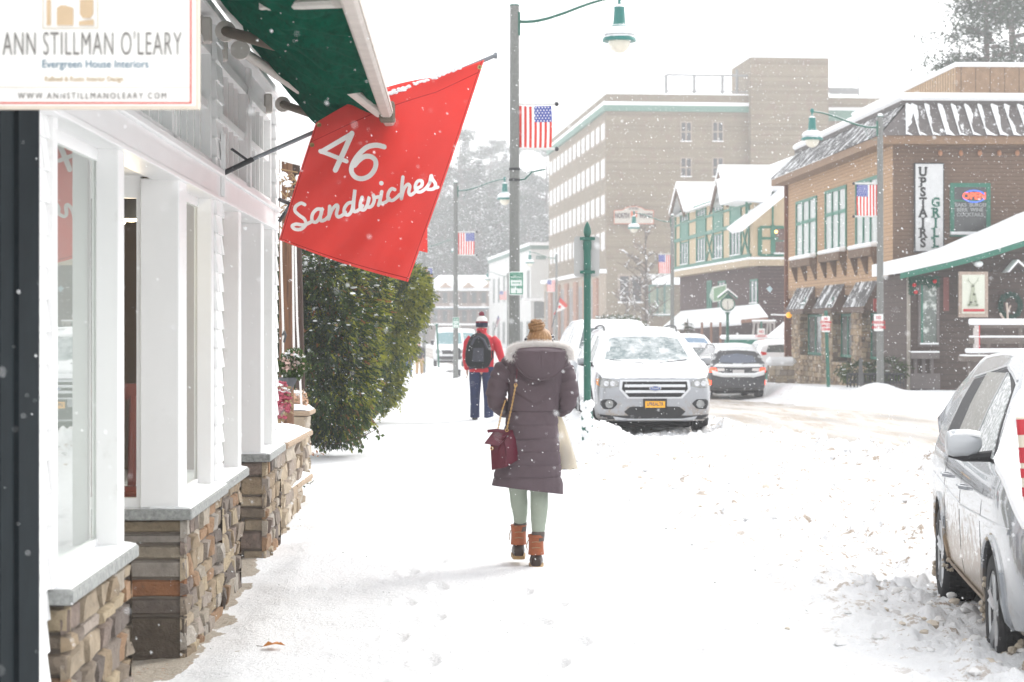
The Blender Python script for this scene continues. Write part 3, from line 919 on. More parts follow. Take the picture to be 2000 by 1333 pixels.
# ------------------------------------------------------------------ red flag with lettering, hung from a pole
def quadpt(TL, TR, BR, BL, u, v):
 a = Vector(TL).lerp(Vector(TR), u); b = Vector(BL).lerp(Vector(BR), u)
 return a.lerp(b, v)
def inv_quad(TL, TR, BR, BL, x, y):
 u = v = .5
 for _ in range(20):
  p = quadpt(TL, TR, BR, BL, u, v)
  e = 1e-3
  pu = (quadpt(TL, TR, BR, BL, u+e, v) - p)/e; pv = (quadpt(TL, TR, BR, BL, u, v+e) - p)/e
  dx, dy = x - p.x, y - p.y
  det = pu.x*pv.y - pu.y*pv.x
  u += (dx*pv.y - dy*pv.x)/det; v += (pu.x*dy - pu.y*dx)/det
 return u, v
def ribbon(mb, pts, w, fn, closed=False, step=2.0, taper=False):
 """stroke of width w along a smoothed 2D polyline; fn maps (x,y)->3D"""
 P2 = [Vector((p[0], p[1])) for p in pts]
 out = []
 n = len(P2)
 for i in range(n - 1):
  p0 = P2[max(0, i-1)]; p1 = P2[i]; p2 = P2[i+1]; p3 = P2[min(n-1, i+2)]
  k = max(2, int((p2-p1).length/step))
  for j in range(k):
   t = j/k
   out.append(.5*((2*p1) + (p2-p0)*t + (2*p0-5*p1+4*p2-p3)*t*t + (3*p1-p0-3*p2+p3)*t**3))
 out.append(P2[-1])
 L = []; Rr = []
 for i, p in enumerate(out):
  t = (out[min(len(out)-1, i+1)] - out[max(0, i-1)])
  if t.length < 1e-9: t = Vector((1, 0))
  t.normalize(); nn = Vector((-t.y, t.x))
  L.append(p + nn*w/2); Rr.append(p - nn*w/2)
 vs = [];
 for a, b in zip(L, Rr): vs.append(fn(a.x, a.y)); vs.append(fn(b.x, b.y))
 fs = [(2*i, 2*i+1, 2*i+3, 2*i+2) for i in range(len(out)-1)]
 mb.add(vs, fs)
 for c in (out[0], out[-1]):
  ring = [fn(c.x + w/2*math.cos(2*PI*k/12), c.y + w/2*math.sin(2*PI*k/12)) for k in range(12)]
  mb.add(ring, [tuple(range(12))])
FY = 12.1
TL, TR, BR, BL = (617, 240, 0), (946, 117, 0), (797, 551, 0), (545, 469, 0)
def cloth_pt(u, v, off=0.0):
 q = quadpt(TL, TR, BR, BL, u, v)
 # top edge bows upward a little over the sleeve, left part is folded over the pole
 q.y -= 18 * math.sin(PI*min(1, max(0, u*1.35))) * (1-v)**4 * (1 if u < .74 else 0)
 q.x += 4 * math.sin(PI*v) * (u - .3);
 q.y += 5 * math.sin(PI*u) * v
 Y = FY + .02 - .16*v*v*(u - .2) + .05*math.sin(u*5.2 + v*1.8)*v + .035*math.sin(u*10 - v*6)*(1 - v*.5) + .022*math.sin(u*19 + v*11 + 2)*v + .03*noise.noise(Vector((u*3, v*3, 4)))
 return P(q.x, q.y, Y - off)
flag = thing('shop_flag', 'red flag lettered 46 Sandwiches on an angled grey pole over the sidewalk', 'flag', P(438, 338, FY), 0)
mb = MB(); mb.grid(lambda a, b: cloth_pt(a, b), 60, 60)
vs0 = len(mb.v)
mb.grid(lambda a, b: cloth_pt(a, b, -.004), 60, 60)
cl = mb.build('cloth', red_cloth, flag, smooth=True, world=True)
hm = MB()
for e in (lambda t: (.012, t), (lambda t: (.985, t)), (lambda t: (t, .985))):
 hm.grid(lambda a, b: cloth_pt(e(a)[0] + (b-.5)*.004 * (1 if e(0)[0] == e(1)[0] else 0), e(a)[1] + (b-.5)*.004 * (0 if e(0)[0] == e(1)[0] else 1), .003), 50, 1)
hm.grid(lambda a, b: cloth_pt(a, lerp(.17, .05, a) + b*.004, .003), 50, 1)
hm.build('hem_stitching', mat('stitch_red', (.42, .03, .03), .6), cl, world=True)
def fpt(cx, cy):   # crop coordinates of the enlarged flag photo -> cloth
 x = 540 + cx*340/1888; y = 230 + cy*240/1333
 u, v = inv_quad(TL, TR, BR, BL, x, y)
 return cloth_pt(u, v, .006)
lt = MB()
W = 52
ribbon(lt, [(805, 215), (490, 378)], 50, fpt); ribbon(lt, [(478, 372), (760, 480)], 44, fpt)
ribbon(lt, [(818, 205), (640, 570)], 56, fpt)
ribbon(lt, [(1165, 325), (1080, 312), (980, 335), (890, 410), (828, 500), (812, 580), (855, 640), (930, 655), (1010, 620), (1065, 545), (1070, 470), (1020, 428), (950, 430), (890, 470), (845, 520)], W, fpt, step=6)
for s_ in ([(310, 940), (270, 925), (215, 960), (205, 1010), (250, 1055), (305, 1095), (318, 1150), (270, 1200), (205, 1205), (172, 1175), (215, 1150), (300, 1155), (385, 1115)],
   [(500, 985), (440, 985), (392, 1040), (388, 1105), (430, 1120), (475, 1060), (498, 975), (478, 1060), (485, 1105), (530, 1090), (575, 1045)],
   [(578, 950), (572, 1020), (565, 1085)], [(565, 1085), (600, 990), (650, 935), (665, 960), (650, 1030), (670, 1060), (715, 1040), (745, 1010)],
   [(825, 905), (775, 915), (735, 970), (738, 1025), (780, 1035), (820, 970), (848, 775), (835, 900), (832, 980), (850, 1003), (900, 975), (930, 940)],
   [(925, 850), (905, 920), (910, 975), (950, 980), (985, 920), (1000, 850), (985, 920), (990, 955), (1030, 940), (1055, 880), (1045, 825)],
   [(1045, 825), (1060, 850), (1100, 845)],
   [(1135, 790), (1122, 860), (1100, 935)], [(1115, 880), (1130, 915), (1180, 900), (1215, 865)],
   [(1275, 770), (1240, 760), (1205, 810), (1205, 870), (1250, 885), (1300, 850), (1330, 820)],
   [(1362, 635), (1350, 740), (1345, 870)], [(1345, 870), (1370, 770), (1410, 715), (1435, 735), (1425, 800), (1445, 830), (1490, 800), (1520, 760)],
   [(1500, 765), (1560, 735), (1565, 685), (1525, 680), (1495, 730), (1505, 785), (1550, 800), (1610, 760), (1650, 700)],
   [(1650, 700), (1665, 625), (1675, 660), (1710, 720), (1690, 770), (1630, 775)], [(1690, 765), (1735, 755)]):
 ribbon(lt, s_, 37, fpt, step=5)
ribbon(lt, [(1130, 700), (1132, 702)], 48, fpt, step=1)
lt.build('lettering', white_letter, cl, world=True)
for (gx, gy) in ((462, 90), (390, 302)):
 g = MB(); c0 = fpt(gx, gy)
 g.lathe([(.006, -.004), (.006, .0), (.014, -.002), (.014, -.005), (.006, -.004)], c=c0, n=12, axis='y'); g.build('grommet', mat('brass', (.45, .33, .15), .35, .1, 9, metal=.8), cl, world=True)
g = MB(); c0 = cloth_pt(.985, .03, .006); g.lathe([(.006, -.004), (.006, .0), (.014, -.002), (.014, -.005), (.006, -.004)], c=c0, n=12, axis='y'); g.build('grommet', MATS['brass'], cl, world=True)
pl = MB(); a0 = P(438, 338, FY); a1 = P(967, 109, FY + .07)
pl.tube([P(492, 312, FY), P(612, 259, FY+.07), P(760, 196, FY+.10), a1], .0125, 12); pl.lathe([(.001, -.01), (.02, -.005), (.02, .012), (.001, .015)], c=a1, n=10, axis='x')
pl.build('pole', grey_pipe, flag, world=True, smooth=True)
pl = MB(); pl.tube([a0, P(495, 310.5, FY)], .016, 12); pl.tube([P(484, 314, FY), P(452, 291, FY - .05)], .014, 4, sq=(.5, 1.2))
pl.build('socket', steel_dk, flag, world=True)
pl = MB(); pl.box(-.01, .012, FY - .03, FY + .03, 2.48, 2.86)
pl.M = None
o = pl.build('wall_plate', white_side, None); o.data.transform(Matrix.LocRotScale(Vector((SHOP_X, 0, 0)), Matrix.Rotation(SHOP_RZ, 3, 'Z').to_quaternion(), None)); adopt(o, flag)
sn = MB()
for i in range(90):
 u = rnd(.42, .86); c0 = P(lerp(617, 946, u), lerp(240, 117, u) - rnd(0, 5), FY)
 sn.ball(c0 + Vector((0, 0, rnd(-.004, .006))), rnd(.004, .013), 8, 6, sc=(1.5, 1, .7), jit=.2)
sn.build('snow', snow_m, flag, smooth=True, world=True)
# second red flag, mostly hidden behind the first
f2 = thing('shop_flag', 'second red flag mostly hidden behind the sandwich flag, its corner showing', 'flag', P(546, 395, 15.6), 0)
mb = MB(); mb.grid(lambda a, b: P(lerp(lerp(640, 833, a), lerp(600, 835, a), b), lerp(lerp(330, 290, a), lerp(440, 494, a), b), 16.2 + .05*math.sin(a*7)), 16, 12, thick=(0, .004, 0)); mb.build('cloth', red_cloth, f2, smooth=True, world=True)
mb = MB(); mb.tube([P(546, 432, 15.6), P(600, 350, 15.9), P(850, 270, 16.1)], .014, 8); mb.tube([P(546, 390, 15.6), P(575, 402, 15.8)], .016, 6); mb.build('pole', steel_dk, f2, world=True)
# ------------------------------------------------------------------ hanging shop sign, top left
sg = shop_thing('hanging_sign', 'white hanging shop sign with thin red border, grey condensed lettering and tan arch emblem', 'sign', 0, 0, 0)
Ys = 6.0
sgn = Ys / F
def sp(px, py, d=0): return P(px, py, Ys - d)
L_, R_, T_, B_ = -25, 388, -95, 213
mb = MB(); mb.prism([sp(L_, T_), sp(R_, T_), sp(R_, B_), sp(L_, B_)], (0, .03, 0)); mb.build('frame', mat('sign_frame', (.70, .62, .52), .6, .1, 8), sg, world=True)
mb = MB(); mb.prism([sp(L_+5, T_+5, .004), sp(R_-6, T_+5, .004), sp(R_-6, B_-6, .004), sp(L_+5, B_-6, .004)], (0, .004, 0)); mb.build('panel', mat('sign_face', (.86, .85, .82), .5, .02, 4), sg, world=True)
rd = MB(); rm_ = mat('sign_red_line', (.62, .10, .07), .6)
def bar(mb, x0, y0, x1, y1, d): mb.prism([sp(x0, y0, d), sp(x1, y0, d), sp(x1, y1, d), sp(x0, y1, d)], (0, .0015, 0))
bar(rd, L_+12, B_-13, R_-14, B_-10, .007); bar(rd, R_-17, T_+12, R_-14, B_-13, .007); bar(rd, L_+12, T_+12, L_+15, B_-13, .007)
rd.build('border', rm_, sg, world=True)
tn = MB(); bar(tn, L_+16, 170, R_-18, 172, .007); bar(tn, 82, -12, 192, -9, .007); bar(tn, 82, 54, 192, 57, .007); bar(tn, 82, -9, 85, 54, .007); bar(tn, 189, -9, 192, 54, .007)
tn.build('rule', mat('sign_rule', (.68, .64, .56), .6), sg, world=True)
em = MB();
arch = [(92, 50)] + [(92, 5)] + [(118, -6)] + [(144, 5)] + [(144, 50)] + [(134, 50)] + [(134, 18)] + [(118, 8)] + [(103, 18)] + [(103, 50)]
em.prism([sp(x, y, .008) for x, y in [(111, 50), (111, 16), (118, 11), (127, 11), (143, 16), (143, 50)]], (0, .0015, 0))
em.prism([sp(x, y, .008) for x, y in [(156, 0), (182, 0), (182, 28), (176, 36), (162, 36), (156, 28)]], (0, .0015, 0))
em.prism([sp(x, y, .008) for x, y in [(154, 42), (183, 38), (183, 50), (154, 50)]], (0, .0015, 0))
em.prism([sp(x, y, .008) for x, y in [(91, 50), (91, 0), (99, 0), (99, 50)]], (0, .0015, 0))
em.build('emblem', mat('emblem_tan', (.60, .45, .29), .6), sg, world=True)
k = Ys / F
tt = MB(); add_text(tt, "ANN STILLMAN O'LEARY", sp(180, 88, .008), (1, 0, 0), (0, 0, 1), 66*k, -.001, .001, sx=.43, space=1.12)
tt.build('lettering', mat('letter_dark', (.20, .19, .18), .6), sg, world=True)
tt = MB(); add_text(tt, "Evergreen House Interiors", sp(186, 126, .008), (1, 0, 0), (0, 0, 1), 22*k, -.0001, .001, sx=.88)
tt.build('lettering', mat('letter_teal', (.14, .24, .32), .6), sg, world=True)
tt = MB(); add_text(tt, "Refined & Rustic Interior Design", sp(164, 155, .008), (1, 0, 0), (0, 0, 1), 14*k, .0, .001, sx=.84)
tt.build('lettering', mat('letter_gold', (.50, .38, .22), .6), sg, world=True)
tt = MB(); add_text(tt, "WWW.ANNSTILLMANOLEARY.COM", sp(180, 188, .008), (1, 0, 0), (0, 0, 1), 17*k, .0, .001, sx=.80, space=1.42)
tt.build('lettering', MATS['letter_dark'], sg, world=True)
mb = MB(); mb.tube([sp(-40, -110), sp(395, -110)], .012, 8);
for x in (30, 330): mb.tube([sp(x, -110), sp(x, -94)], .004, 6)
mb.build('bracket', steel_dk, sg, world=True)
# ------------------------------------------------------------------ people
skin_c = mat('skin', (.62, .38, .28), .55, .08, 12)
def skin_body(name, nodes, label, parentless=True, loc=None):
 """nodes: (parent index, position, radius). One continuous surface grown by the Skin modifier."""
 loc = Vector(loc)
 me = bpy.data.meshes.new(name)
 me.from_pydata([tuple(Vector(p) - loc) for _, p, _ in nodes], [(i, q) for i, (q, _, _) in enumerate(nodes) if q is not None], [])
 ob = bpy.data.objects.new(name + '_tmp', me); C.objects.link(ob)
 md = ob.modifiers.new('s', 'SKIN'); md.use_smooth_shade = True
 for i, (_, _, r) in enumerate(nodes):
  sv = me.skin_vertices[0].data[i]; rr = r if hasattr(r, '__len__') else (r, r)
  sv.radius = rr; sv.use_root = (i == 0)
 sb = ob.modifiers.new('b', 'SUBSURF'); sb.levels = 2; sb.render_levels = 2
 dg = bpy.context.evaluated_depsgraph_get()
 m2 = bpy.data.meshes.new_from_object(ob.evaluated_get(dg))
 bpy.data.objects.remove(ob); bpy.data.meshes.remove(me)
 m2.name = name; m2.materials.clear(); m2.materials.append(skin_c)
 m2.polygons.foreach_set('use_smooth', [True]*len(m2.polygons))
 o = bpy.data.objects.new(name, m2); C.objects.link(o); o.location = loc
 tag(o, label, 'person')
 return o
def hand(nodes, wi, w, d, side, k=1.0):
 """palm and five fingers from wrist index wi at w, pointing along d; side = thumb direction"""
 d = Vector(d).normalized(); sd = Vector(side).normalized(); up = d.cross(sd)
 nodes.append((wi, w + d*.045*k, (.036*k, .016*k))); pa = len(nodes) - 1
 for i, (o, L) in enumerate(((-.026, .062), (-.009, .074), (.009, .078), (.026, .070))):
  b = w + d*.085*k + sd*o*k
  nodes.append((pa, b, .0095*k)); a = len(nodes)-1
  nodes.append((a, b + d*L*.5*k - up*.006*k, .0085*k)); nodes.append((a+1, b + d*L*.85*k - up*.028*k, .007*k))
 b = w + d*.03*k + sd*.036*k
 nodes.append((pa, b, .011*k)); a = len(nodes)-1
 nodes.append((a, b + d*.035*k + sd*.018*k, .009*k))
def build_boot(parent, ank, toe_dir, h, shaft_r, mt_shaft, mt_sole, laced=True, name='boot'):
 """ank: point of the sole under the ankle"""
 a = Vector(ank); d = Vector(toe_dir).normalized(); side = Vector((-d.y, d.x, 0)).normalized(); up = side.cross(d) * -1
 if up.z < 0: up = -up
 mb = MB()
 rings = []
 n = 20
 for (t, r, fwd) in ((.10, shaft_r*1.05, .0), (.14, shaft_r*.98, 0), (.19, shaft_r*.97, -.005), (.24, shaft_r*1.04, -.008), (h, shaft_r*1.12, -.01)):
  rings.append([a + up*(t + (.006*math.sin(3*2*PI*k/n) if t == h else 0)) + d*(fwd + r*1.15*math.cos(2*PI*k/n)) + side*(r*math.sin(2*PI*k/n)) for k in range(n)])
 mb.rings(rings); o = mb.build(name, mt_shaft, parent, smooth=True, world=True)
 mb = MB(); rings = []
 for (x, w, z0, z1) in ((-.075, .015, .02, .06), (-.065, .034, .008, .085), (-.02, .042, .008, .125), (.04, .043, .008, .115), (.10, .048, .008, .085), (.15, .046, .008, .068), (.19, .033, .012, .052), (.205, .010, .02, .035)):
  zc, rz = (z0+z1)/2, (z1-z0)/2
  rings.append([a + d*x + side*(w*math.cos(2*PI*k/16)) + up*(zc + rz*math.copysign(abs(math.sin(2*PI*k/16))**.8, math.sin(2*PI*k/16))) for k in range(16)])
 mb.rings(rings); mb.build('foot', mat('boot_rubber', (.045, .028, .022), .45, .3, 20, frost=(.6, 40)), o, smooth=True, world=True)
 mb = MB(); rings = []
 for (x, w) in ((-.082, .02), (-.07, .038), (-.02, .046), (.04, .046), (.10, .052), (.15, .05), (.195, .036), (.212, .012)):
  rings.append([a + d*x + side*(sx*w) + up*z for sx, z in ((-1, 0), (1, 0), (1, .024), (-1, .024))])
 mb.rings(rings); mb.build('sole', mt_sole, o, world=True)
 if laced:
  lc = MB()
  for z in (.15, .19, .23): lc.tube([a + up*z - d*shaft_r*1.18 + side*(.03), a + up*(z+.004) - d*shaft_r*1.26, a + up*z - d*shaft_r*1.18 - side*.03], .0035, 6)
  lc.tube([a + up*.2 + side*(shaft_r*1.02), a + up*.16 + side*(shaft_r*1.25) - d*.02, a + up*.13 + side*(shaft_r*1.15)], .003, 6)
  lc.build('lace', mat('lace_tan', (.35, .22, .12), .8), o, world=True)
 return o
def woman():
 Y = 14.0; s = F / Y
 def w(px, py, dy=0): return Vector(((px-1000)/s, Y + dy, CAMH - (py-HZ)/s))
 zz = lambda py: CAMH - (py-HZ)/s
 xx = lambda px: (px-1000)/s
 gl = gz(xx(1045), Y);
 N = []
 N.append((None, w(1030, 850), (.15, .11)))                 # pelvis
 N.append((0, w(1036, 790), (.12, .09))); N.append((1, w(1044, 730), (.15, .10))); N.append((2, w(1048, 700), (.09, .08)))
 N.append((3, w(1052, 684), .05)); N.append((4, w(1054, 674, .02), .066)); N.append((5, w(1055, 656, .02), .086)); N.append((6, w(1055, 645, .01), .06))
 N.append((6, w(1055, 664, .115), .014)); N.append((6, w(1080, 662, .03), .012))     # nose, ear
 N.append((2, w(1004, 712), .055)); N.append((len(N)-1, w(972, 778, -.02), .042)); N.append((len(N)-1, w(1000, 798, .22), .032)); a = len(N)-1
 hand(N, a, w(1008, 799, .26), (.3, 1, .1), (0, .1, 1))
 N.append((2, w(1094, 714), .055)); N.append((len(N)-1, w(1108, 780, -.02), .042)); N.append((len(N)-1, w(1088, 800, .22), .032)); a = len(N)-1
 hand(N, a, w(1084, 802, .26), (-.2, 1, -.1), (0, .1, 1))
 N.append((0, w(1013, 880), .07)); N.append((len(N)-1, w(1013, 975, .065), .035)); N.append((len(N)-1, w(1016, 1026, .12), .024)); N.append((len(N)-1, w(1014, 1070, .13), .02)); N.append((len(N)-1, w(1013, 1084, .20), .015))
 N.append((0, w(1052, 880), .07)); N.append((len(N)-1, w(1052, 975, -.02), .035)); N.append((len(N)-1, w(1051, 1040, -.05), .024)); N.append((len(N)-1, w(1048, 1085, -.04), .02)); N.append((len(N)-1, w(1047, 1098, .04), .015))
 body = skin_body('person', N, 'woman in a grey brown quilted coat with white fur hood trim and hair bun', loc=(xx(1035), Y, gl))
 coat_m = mat('coat_fabric', (.118, .088, .100), .75, .12, 6, bump=.0025, bscale=60, spec=.25, frost=(.715, 70))
 # coat body with quilting seams
 secs = [(676, 1022, 1078, .075), (688, 1010, 1092, .10), (700, 998, 1102, .115), (715, 990, 1106, .13), (740, 989, 1104, .14), (770, 991, 1098, .138), (800, 991, 1090, .13), (806, 990, 1090, .13), (830, 986, 1091, .14), (860, 980, 1093, .148), (890, 974, 1094, .155), (920, 967, 1096, .162), (950, 961, 1098, .17), (957, 960, 1099, .17)]
 pys = np.array([q[0] for q in secs]); L = np.array([q[1] for q in secs]); Rr = np.array([q[2] for q in secs]); D = np.array([q[3] for q in secs])
 mb = MB(); rings = []
 n = 96; rows = 130
 for j in range(rows + 1):
  py = lerp(676, 957, j / rows)
  l, r, dd = np.interp(py, pys, L), np.interp(py, pys, Rr), np.interp(py, pys, D)
  ring = []
  for k in range(n):
   a = 2*PI*k/n
   c, sn_ = math.cos(a), math.sin(a)
   x = xx((l+r)/2) + (r-l)/2/s * math.copysign(abs(c)**.85, c); y = dd * math.copysign(abs(sn_)**.85, sn_)
   xm = x - xx(1042)
   g = 0
   z = zz(py)
   if py > 808:   # horizontal channels
    for sy in (831, 857, 882, 907, 932):
     sy2 = sy + 3.0*noise.noise(Vector((xm*4, sy*.1, 0)))
     g += math.exp(-((py - sy2)/1.3)**2) * .008
    g -= .0012*math.sin((py-808)/25*2*PI - PI/2)
   else:
    for sy in (752, 790, 828):
     q = py - (sy - abs(xm)*s*.62)
     if abs(xm) < .145: g += math.exp(-(q/1.5)**2) * .013
    for vx in (-.145, .145): g += math.exp(-((xm - vx*(1 + (py-700)/900))/.007)**2) * .009
    for q0 in (706,): g += 0
   g += math.exp(-((py - 804)/1.4)**2) * .010 + math.exp(-((py-807.5)/1.0)**2)*.004
   g += .010*noise.noise(Vector((x*8, y*8, z*7))) + .006*noise.noise(Vector((x*24, y*24, z*18))) + .0025*noise.noise(Vector((x*60, y*60, z*45)))
   cc = Vector((x - xx((l+r)/2), y, 0)); ln = max(cc.length, 1e-5)
   cc = cc * (1 - g/ln)
   zo = z - (.012*math.sin(a*1.0+.5) + (x - xx(1030))*.10 if py > 945 else 0) * ((py-945)/12 if py > 945 else 0)
   ring.append((xx((l+r)/2) + cc.x, Y + cc.y, zo))
  rings.append(ring)
 mb.rings(rings); coat = mb.build('coat', coat_m, body, smooth=True, world=True, angle=80)
 # sleeves
 def sleeve(pts, rad):
  mb = MB(); P_ = []; R_ = []
  pts = [Vector(p) for p in pts]
  for i in range(len(pts)-1):
   for t in np.linspace(0, 1, 12, endpoint=False):
    p0 = pts[max(0,i-1)]; p1 = pts[i]; p2 = pts[i+1]; p3 = pts[min(len(pts)-1,i+2)]
    P_.append(.5*((2*p1)+(p2-p0)*t+(2*p0-5*p1+4*p2-p3)*t*t+(3*p1-p0-3*p2+p3)*t**3)); R_.append(lerp(rad[i], rad[i+1], t))
  P_.append(pts[-1]); R_.append(rad[-1])
  rr = [r * (1 + .035*math.sin(i*1.05) - (.10 if i % 11 == 0 else 0) + .05*noise.noise(Vector((i*.5, 2, pts[0].x*9)))) for i, r in enumerate(R_)]
  mb.tube(P_, rr, 28)
  for q in range(len(mb.v)):
   v = Vector(mb.v[q]); nn = noise.noise(v*14)*.006; mb.v[q] = (v.x + nn, v.y + nn, v.z)
  o = mb.build('sleeve', coat_m, body, smooth=True, world=True, angle=80)
 sleeve([w(1010, 708, 0), w(990, 722, 0), w(974, 750, -.02), w(970, 782, -.02), w(984, 800, .08), w(1002, 806, .22)], [.07, .082, .076, .068, .058, .046])
 sleeve([w(1086, 708, 0), w(1099, 724, 0), w(1108, 752, -.02), w(1109, 783, -.02), w(1098, 799, .08), w(1086, 806, .22)], [.07, .078, .072, .066, .056, .046])
 # hood
 mb = MB()
 cx, cz, rx = xx(1055), zz(688), 53/s
 def hood(a, b):
  ang = 2*PI*a + PI
  t = b
  x = cx + rx*math.cos(ang)*(1-t)**.6 * (1.0)
  dz = (.185 if math.sin(ang) < 0 else .03)*math.sin(ang)*(1-t)**.6
  y = Y - .185 - .075*math.sin(PI/2*(t))**.8 - .012*math.sin(ang*6)*(1-t)*t
  g = math.exp(-((x - cx)/.004)**2)*.006 + math.exp(-((x - cx - .09)/.005)**2)*.003
  return (x, y + g + .006*noise.noise(Vector((x*12, dz*12, 3))), cz + dz)
 mb.grid(hood, 90, 24)
 rim = [Vector(hood(a_, 0)) for a_ in np.linspace(0, 1, 40)]; mb.tube([p + Vector((0, .004, -.002)) for p in rim], .010, 8)
 mb.grid(lambda a, b: rim[min(39, int(a*39))] + Vector((0, b*.07, b*.012)), 39, 3)
 mb.build('hood', coat_m, body, smooth=True, world=True, angle=80)
 # fur trim: a soft core with thousands of fine tufts
 fur_m = mat('fur_white', (.88, .86, .84), .9, .02, 30, spec=.1); make_lucent(fur_m, (.9, .88, .86), .4)
 arc = []
 for i in range(61):
  a = PI - PI*1.16*(i/60) + .08*PI
  arc.append(Vector((cx + (rx+.006)*math.cos(a), Y - .17 + .05*math.sin(max(0, a)), cz - .008 + .048*math.copysign(abs(math.sin(a))**.75, math.sin(a)))))
 fb = MB(); fb.tube(arc, [.036 + .007*noise.noise(Vector((i*.4, 0, 0))) for i in range(61)], 12)
 for i in range(13000):
  q = random.random()*59.99; k = int(q); p = arc[k].lerp(arc[k+1], q-k); tg = (arc[k+1]-arc[k]).normalized()
  o = Vector((rnd(-1,1), rnd(-1,1), rnd(-1,1))); o = (o - tg*o.dot(tg)*.6).normalized()
  b0 = p + o*.028; L2 = rnd(.016, .042)
  tip = b0 + o*L2 + Vector((0, 0, -.006)) + tg*rnd(-.01, .01)
  sd = o.cross(Vector((rnd(-1,1), rnd(-1,1), rnd(-1,1)))).normalized()*.0013
  fb.add([b0 - sd, b0 + sd, tip], [(0, 1, 2)])
 fb.build('fur_trim', fur_m, body, world=True)
 # scarf
 pm, nt, out = nt_new('plaid_scarf')
 bs = node(nt, 'ShaderNodeBsdfPrincipled'); nt.links.new(bs.outputs[0], out.inputs[0]); tc = node(nt, 'ShaderNodeTexCoord')
 sp_ = node(nt, 'ShaderNodeSeparateXYZ'); nt.links.new(tc.outputs['Object'], sp_.inputs[0])
 def band(ch, sc, lo, off=0): return mathn(nt, 'GREATER_THAN', mathn(nt, 'FRACT', mathn(nt, 'ADD', mathn(nt, 'MULTIPLY', ch, sc), off)), lo)
 f = mathn(nt, 'MAXIMUM', band(mathn(nt, 'ADD', sp_.outputs[0], mathn(nt, 'MULTIPLY', sp_.outputs[2], .8)), 34, .8), band(mathn(nt, 'SUBTRACT', sp_.outputs[2], mathn(nt, 'MULTIPLY', sp_.outputs[0], .35)), 42, .78))
 nt.links.new(mixc(nt, f, (.02, .02, .03), (.62, .62, .62)), bs.inputs['Base Color']); bs.inputs['Roughness'].default_value = .9
 mb = MB(); pts = [w(1054 + 20*math.cos(a), 664 - 2*math.cos(a) + 1*math.sin(2*a), .055 + .10*math.sin(a)) for a in np.linspace(0, 2*PI, 40)]
 mb.tube(pts, [.034 + .006*math.sin(i*1.3) for i in range(40)], 12, caps=False); mb.build('scarf', pm, body, smooth=True, world=True)
 # hair and bun
 hair_m = mat('hair_auburn', (.30, .16, .065), .5, .35, 30, stretch=(1.2, 1.2, .12), bump=.004, bscale=40, col2=(.52, .33, .17), c2=(.5, .68))
 mb = MB(); mb.ball(w(1054, 663, -.012), .09, 36, 26, sc=(.98, 1.0, .94));
 for i in range(260):
  a = rnd(-PI, 0); p0 = w(1055, 660) + Vector((.080*math.cos(a), -.012+.086*math.sin(a), rnd(-.07, -.01)))
  tp = w(1050, 650, -.01) + Vector((.03*math.cos(a), .03*math.sin(a), .03)); mid = (p0 + tp)/2 + Vector((.012*math.cos(a), .012*math.sin(a), .012))
  mb.tube([p0, mid, tp], [.004, .005, .003], 5, caps=False)
 mb.build('hair', hair_m, body, smooth=True, world=True, angle=80)
 mb = MB(); bc = w(1048, 637, -.03); mb.ball(bc, .046, 20, 14, sc=(1.25, 1.0, .78))
 for i in range(34):
  ax = Vector((rnd(-.5, .5), rnd(-.5, .5), 1)).normalized(); u = ax.orthogonal().normalized(); v = ax.cross(u); zo = rnd(-.024, .028); r = rnd(.95, 1.15)*math.sqrt(max(.0002, .048**2 - (zo*1.4)**2)); ph = rnd(0, 6); L2 = rnd(2, 5)
  mb.tube([bc + Vector((0, 0, zo)) + u*(r*1.1*math.cos(ph+t)) + v*(r*math.sin(ph+t)) for t in np.linspace(0, L2, 12)], [.002]+[.0065]*10+[.002], 6)
 for i in range(16):
  d = Vector((rnd(-1,1), rnd(-1,.3), rnd(-.2,1))).normalized(); mb.tube([bc + d*.03, bc + d*.055 + Vector((rnd(-.01,.01), 0, .005)), bc + d*rnd(.056, .068) + Vector((rnd(-.02,.02), 0, 0))], [.0012, .001, .0005], 4)
 mb.build('bun', hair_m, body, smooth=True, world=True, angle=80)
 # leggings, socks, boots
 leg_m = mat('sage_leggings', (.36, .41, .34), .8, .1, 8, bump=.002, bscale=30, spec=.2)
 sock_m = mat('sock_grey', (.13, .11, .10), .95, .35, 60, stretch=(1, 1, .3), bump=.002, bscale=90)
 boot_m = mat('boot_leather', (.36, .105, .04), .6, .25, 18, bump=.003, bscale=40, frost=(.74, 30))
 gum = mat('gum_sole', (.42, .27, .12), .6, .15, 10)
 for (pl_, dy0, dy1, y1, ya, bx, lift) in ((((1013, 930, .09), (1012, 962, .062), (1014, 985, .061), (1016, 1005, .052), (1016, 1026, .042)), .02, .12, 1026, 1092, 1013, .0),
         (((1054, 930, .09), (1053, 962, .062), (1053, 990, .062), (1052, 1015, .054), (1051, 1040, .043)), 0, -.05, 1040, 1107, 1047, 0)):
  pts = []; rd = []
  for i, (px, py, r) in enumerate(pl_): pts.append(w(px, py, lerp(dy0, dy1, i/4))); rd.append(r)
  P_, Q_ = [], []
  for i in range(4):
   for t in np.linspace(0, 1, 8, endpoint=False): P_.append(pts[i].lerp(pts[i+1], t)); Q_.append(lerp(rd[i], rd[i+1], t)*(1 + .02*math.sin((i+t)*9) * (i > 2 or i < 1)))
  P_.append(pts[-1]); Q_.append(rd[-1])
  mb = MB(); mb.tube(P_, Q_, 20); mb.build('legging', leg_m, body, smooth=True, world=True)
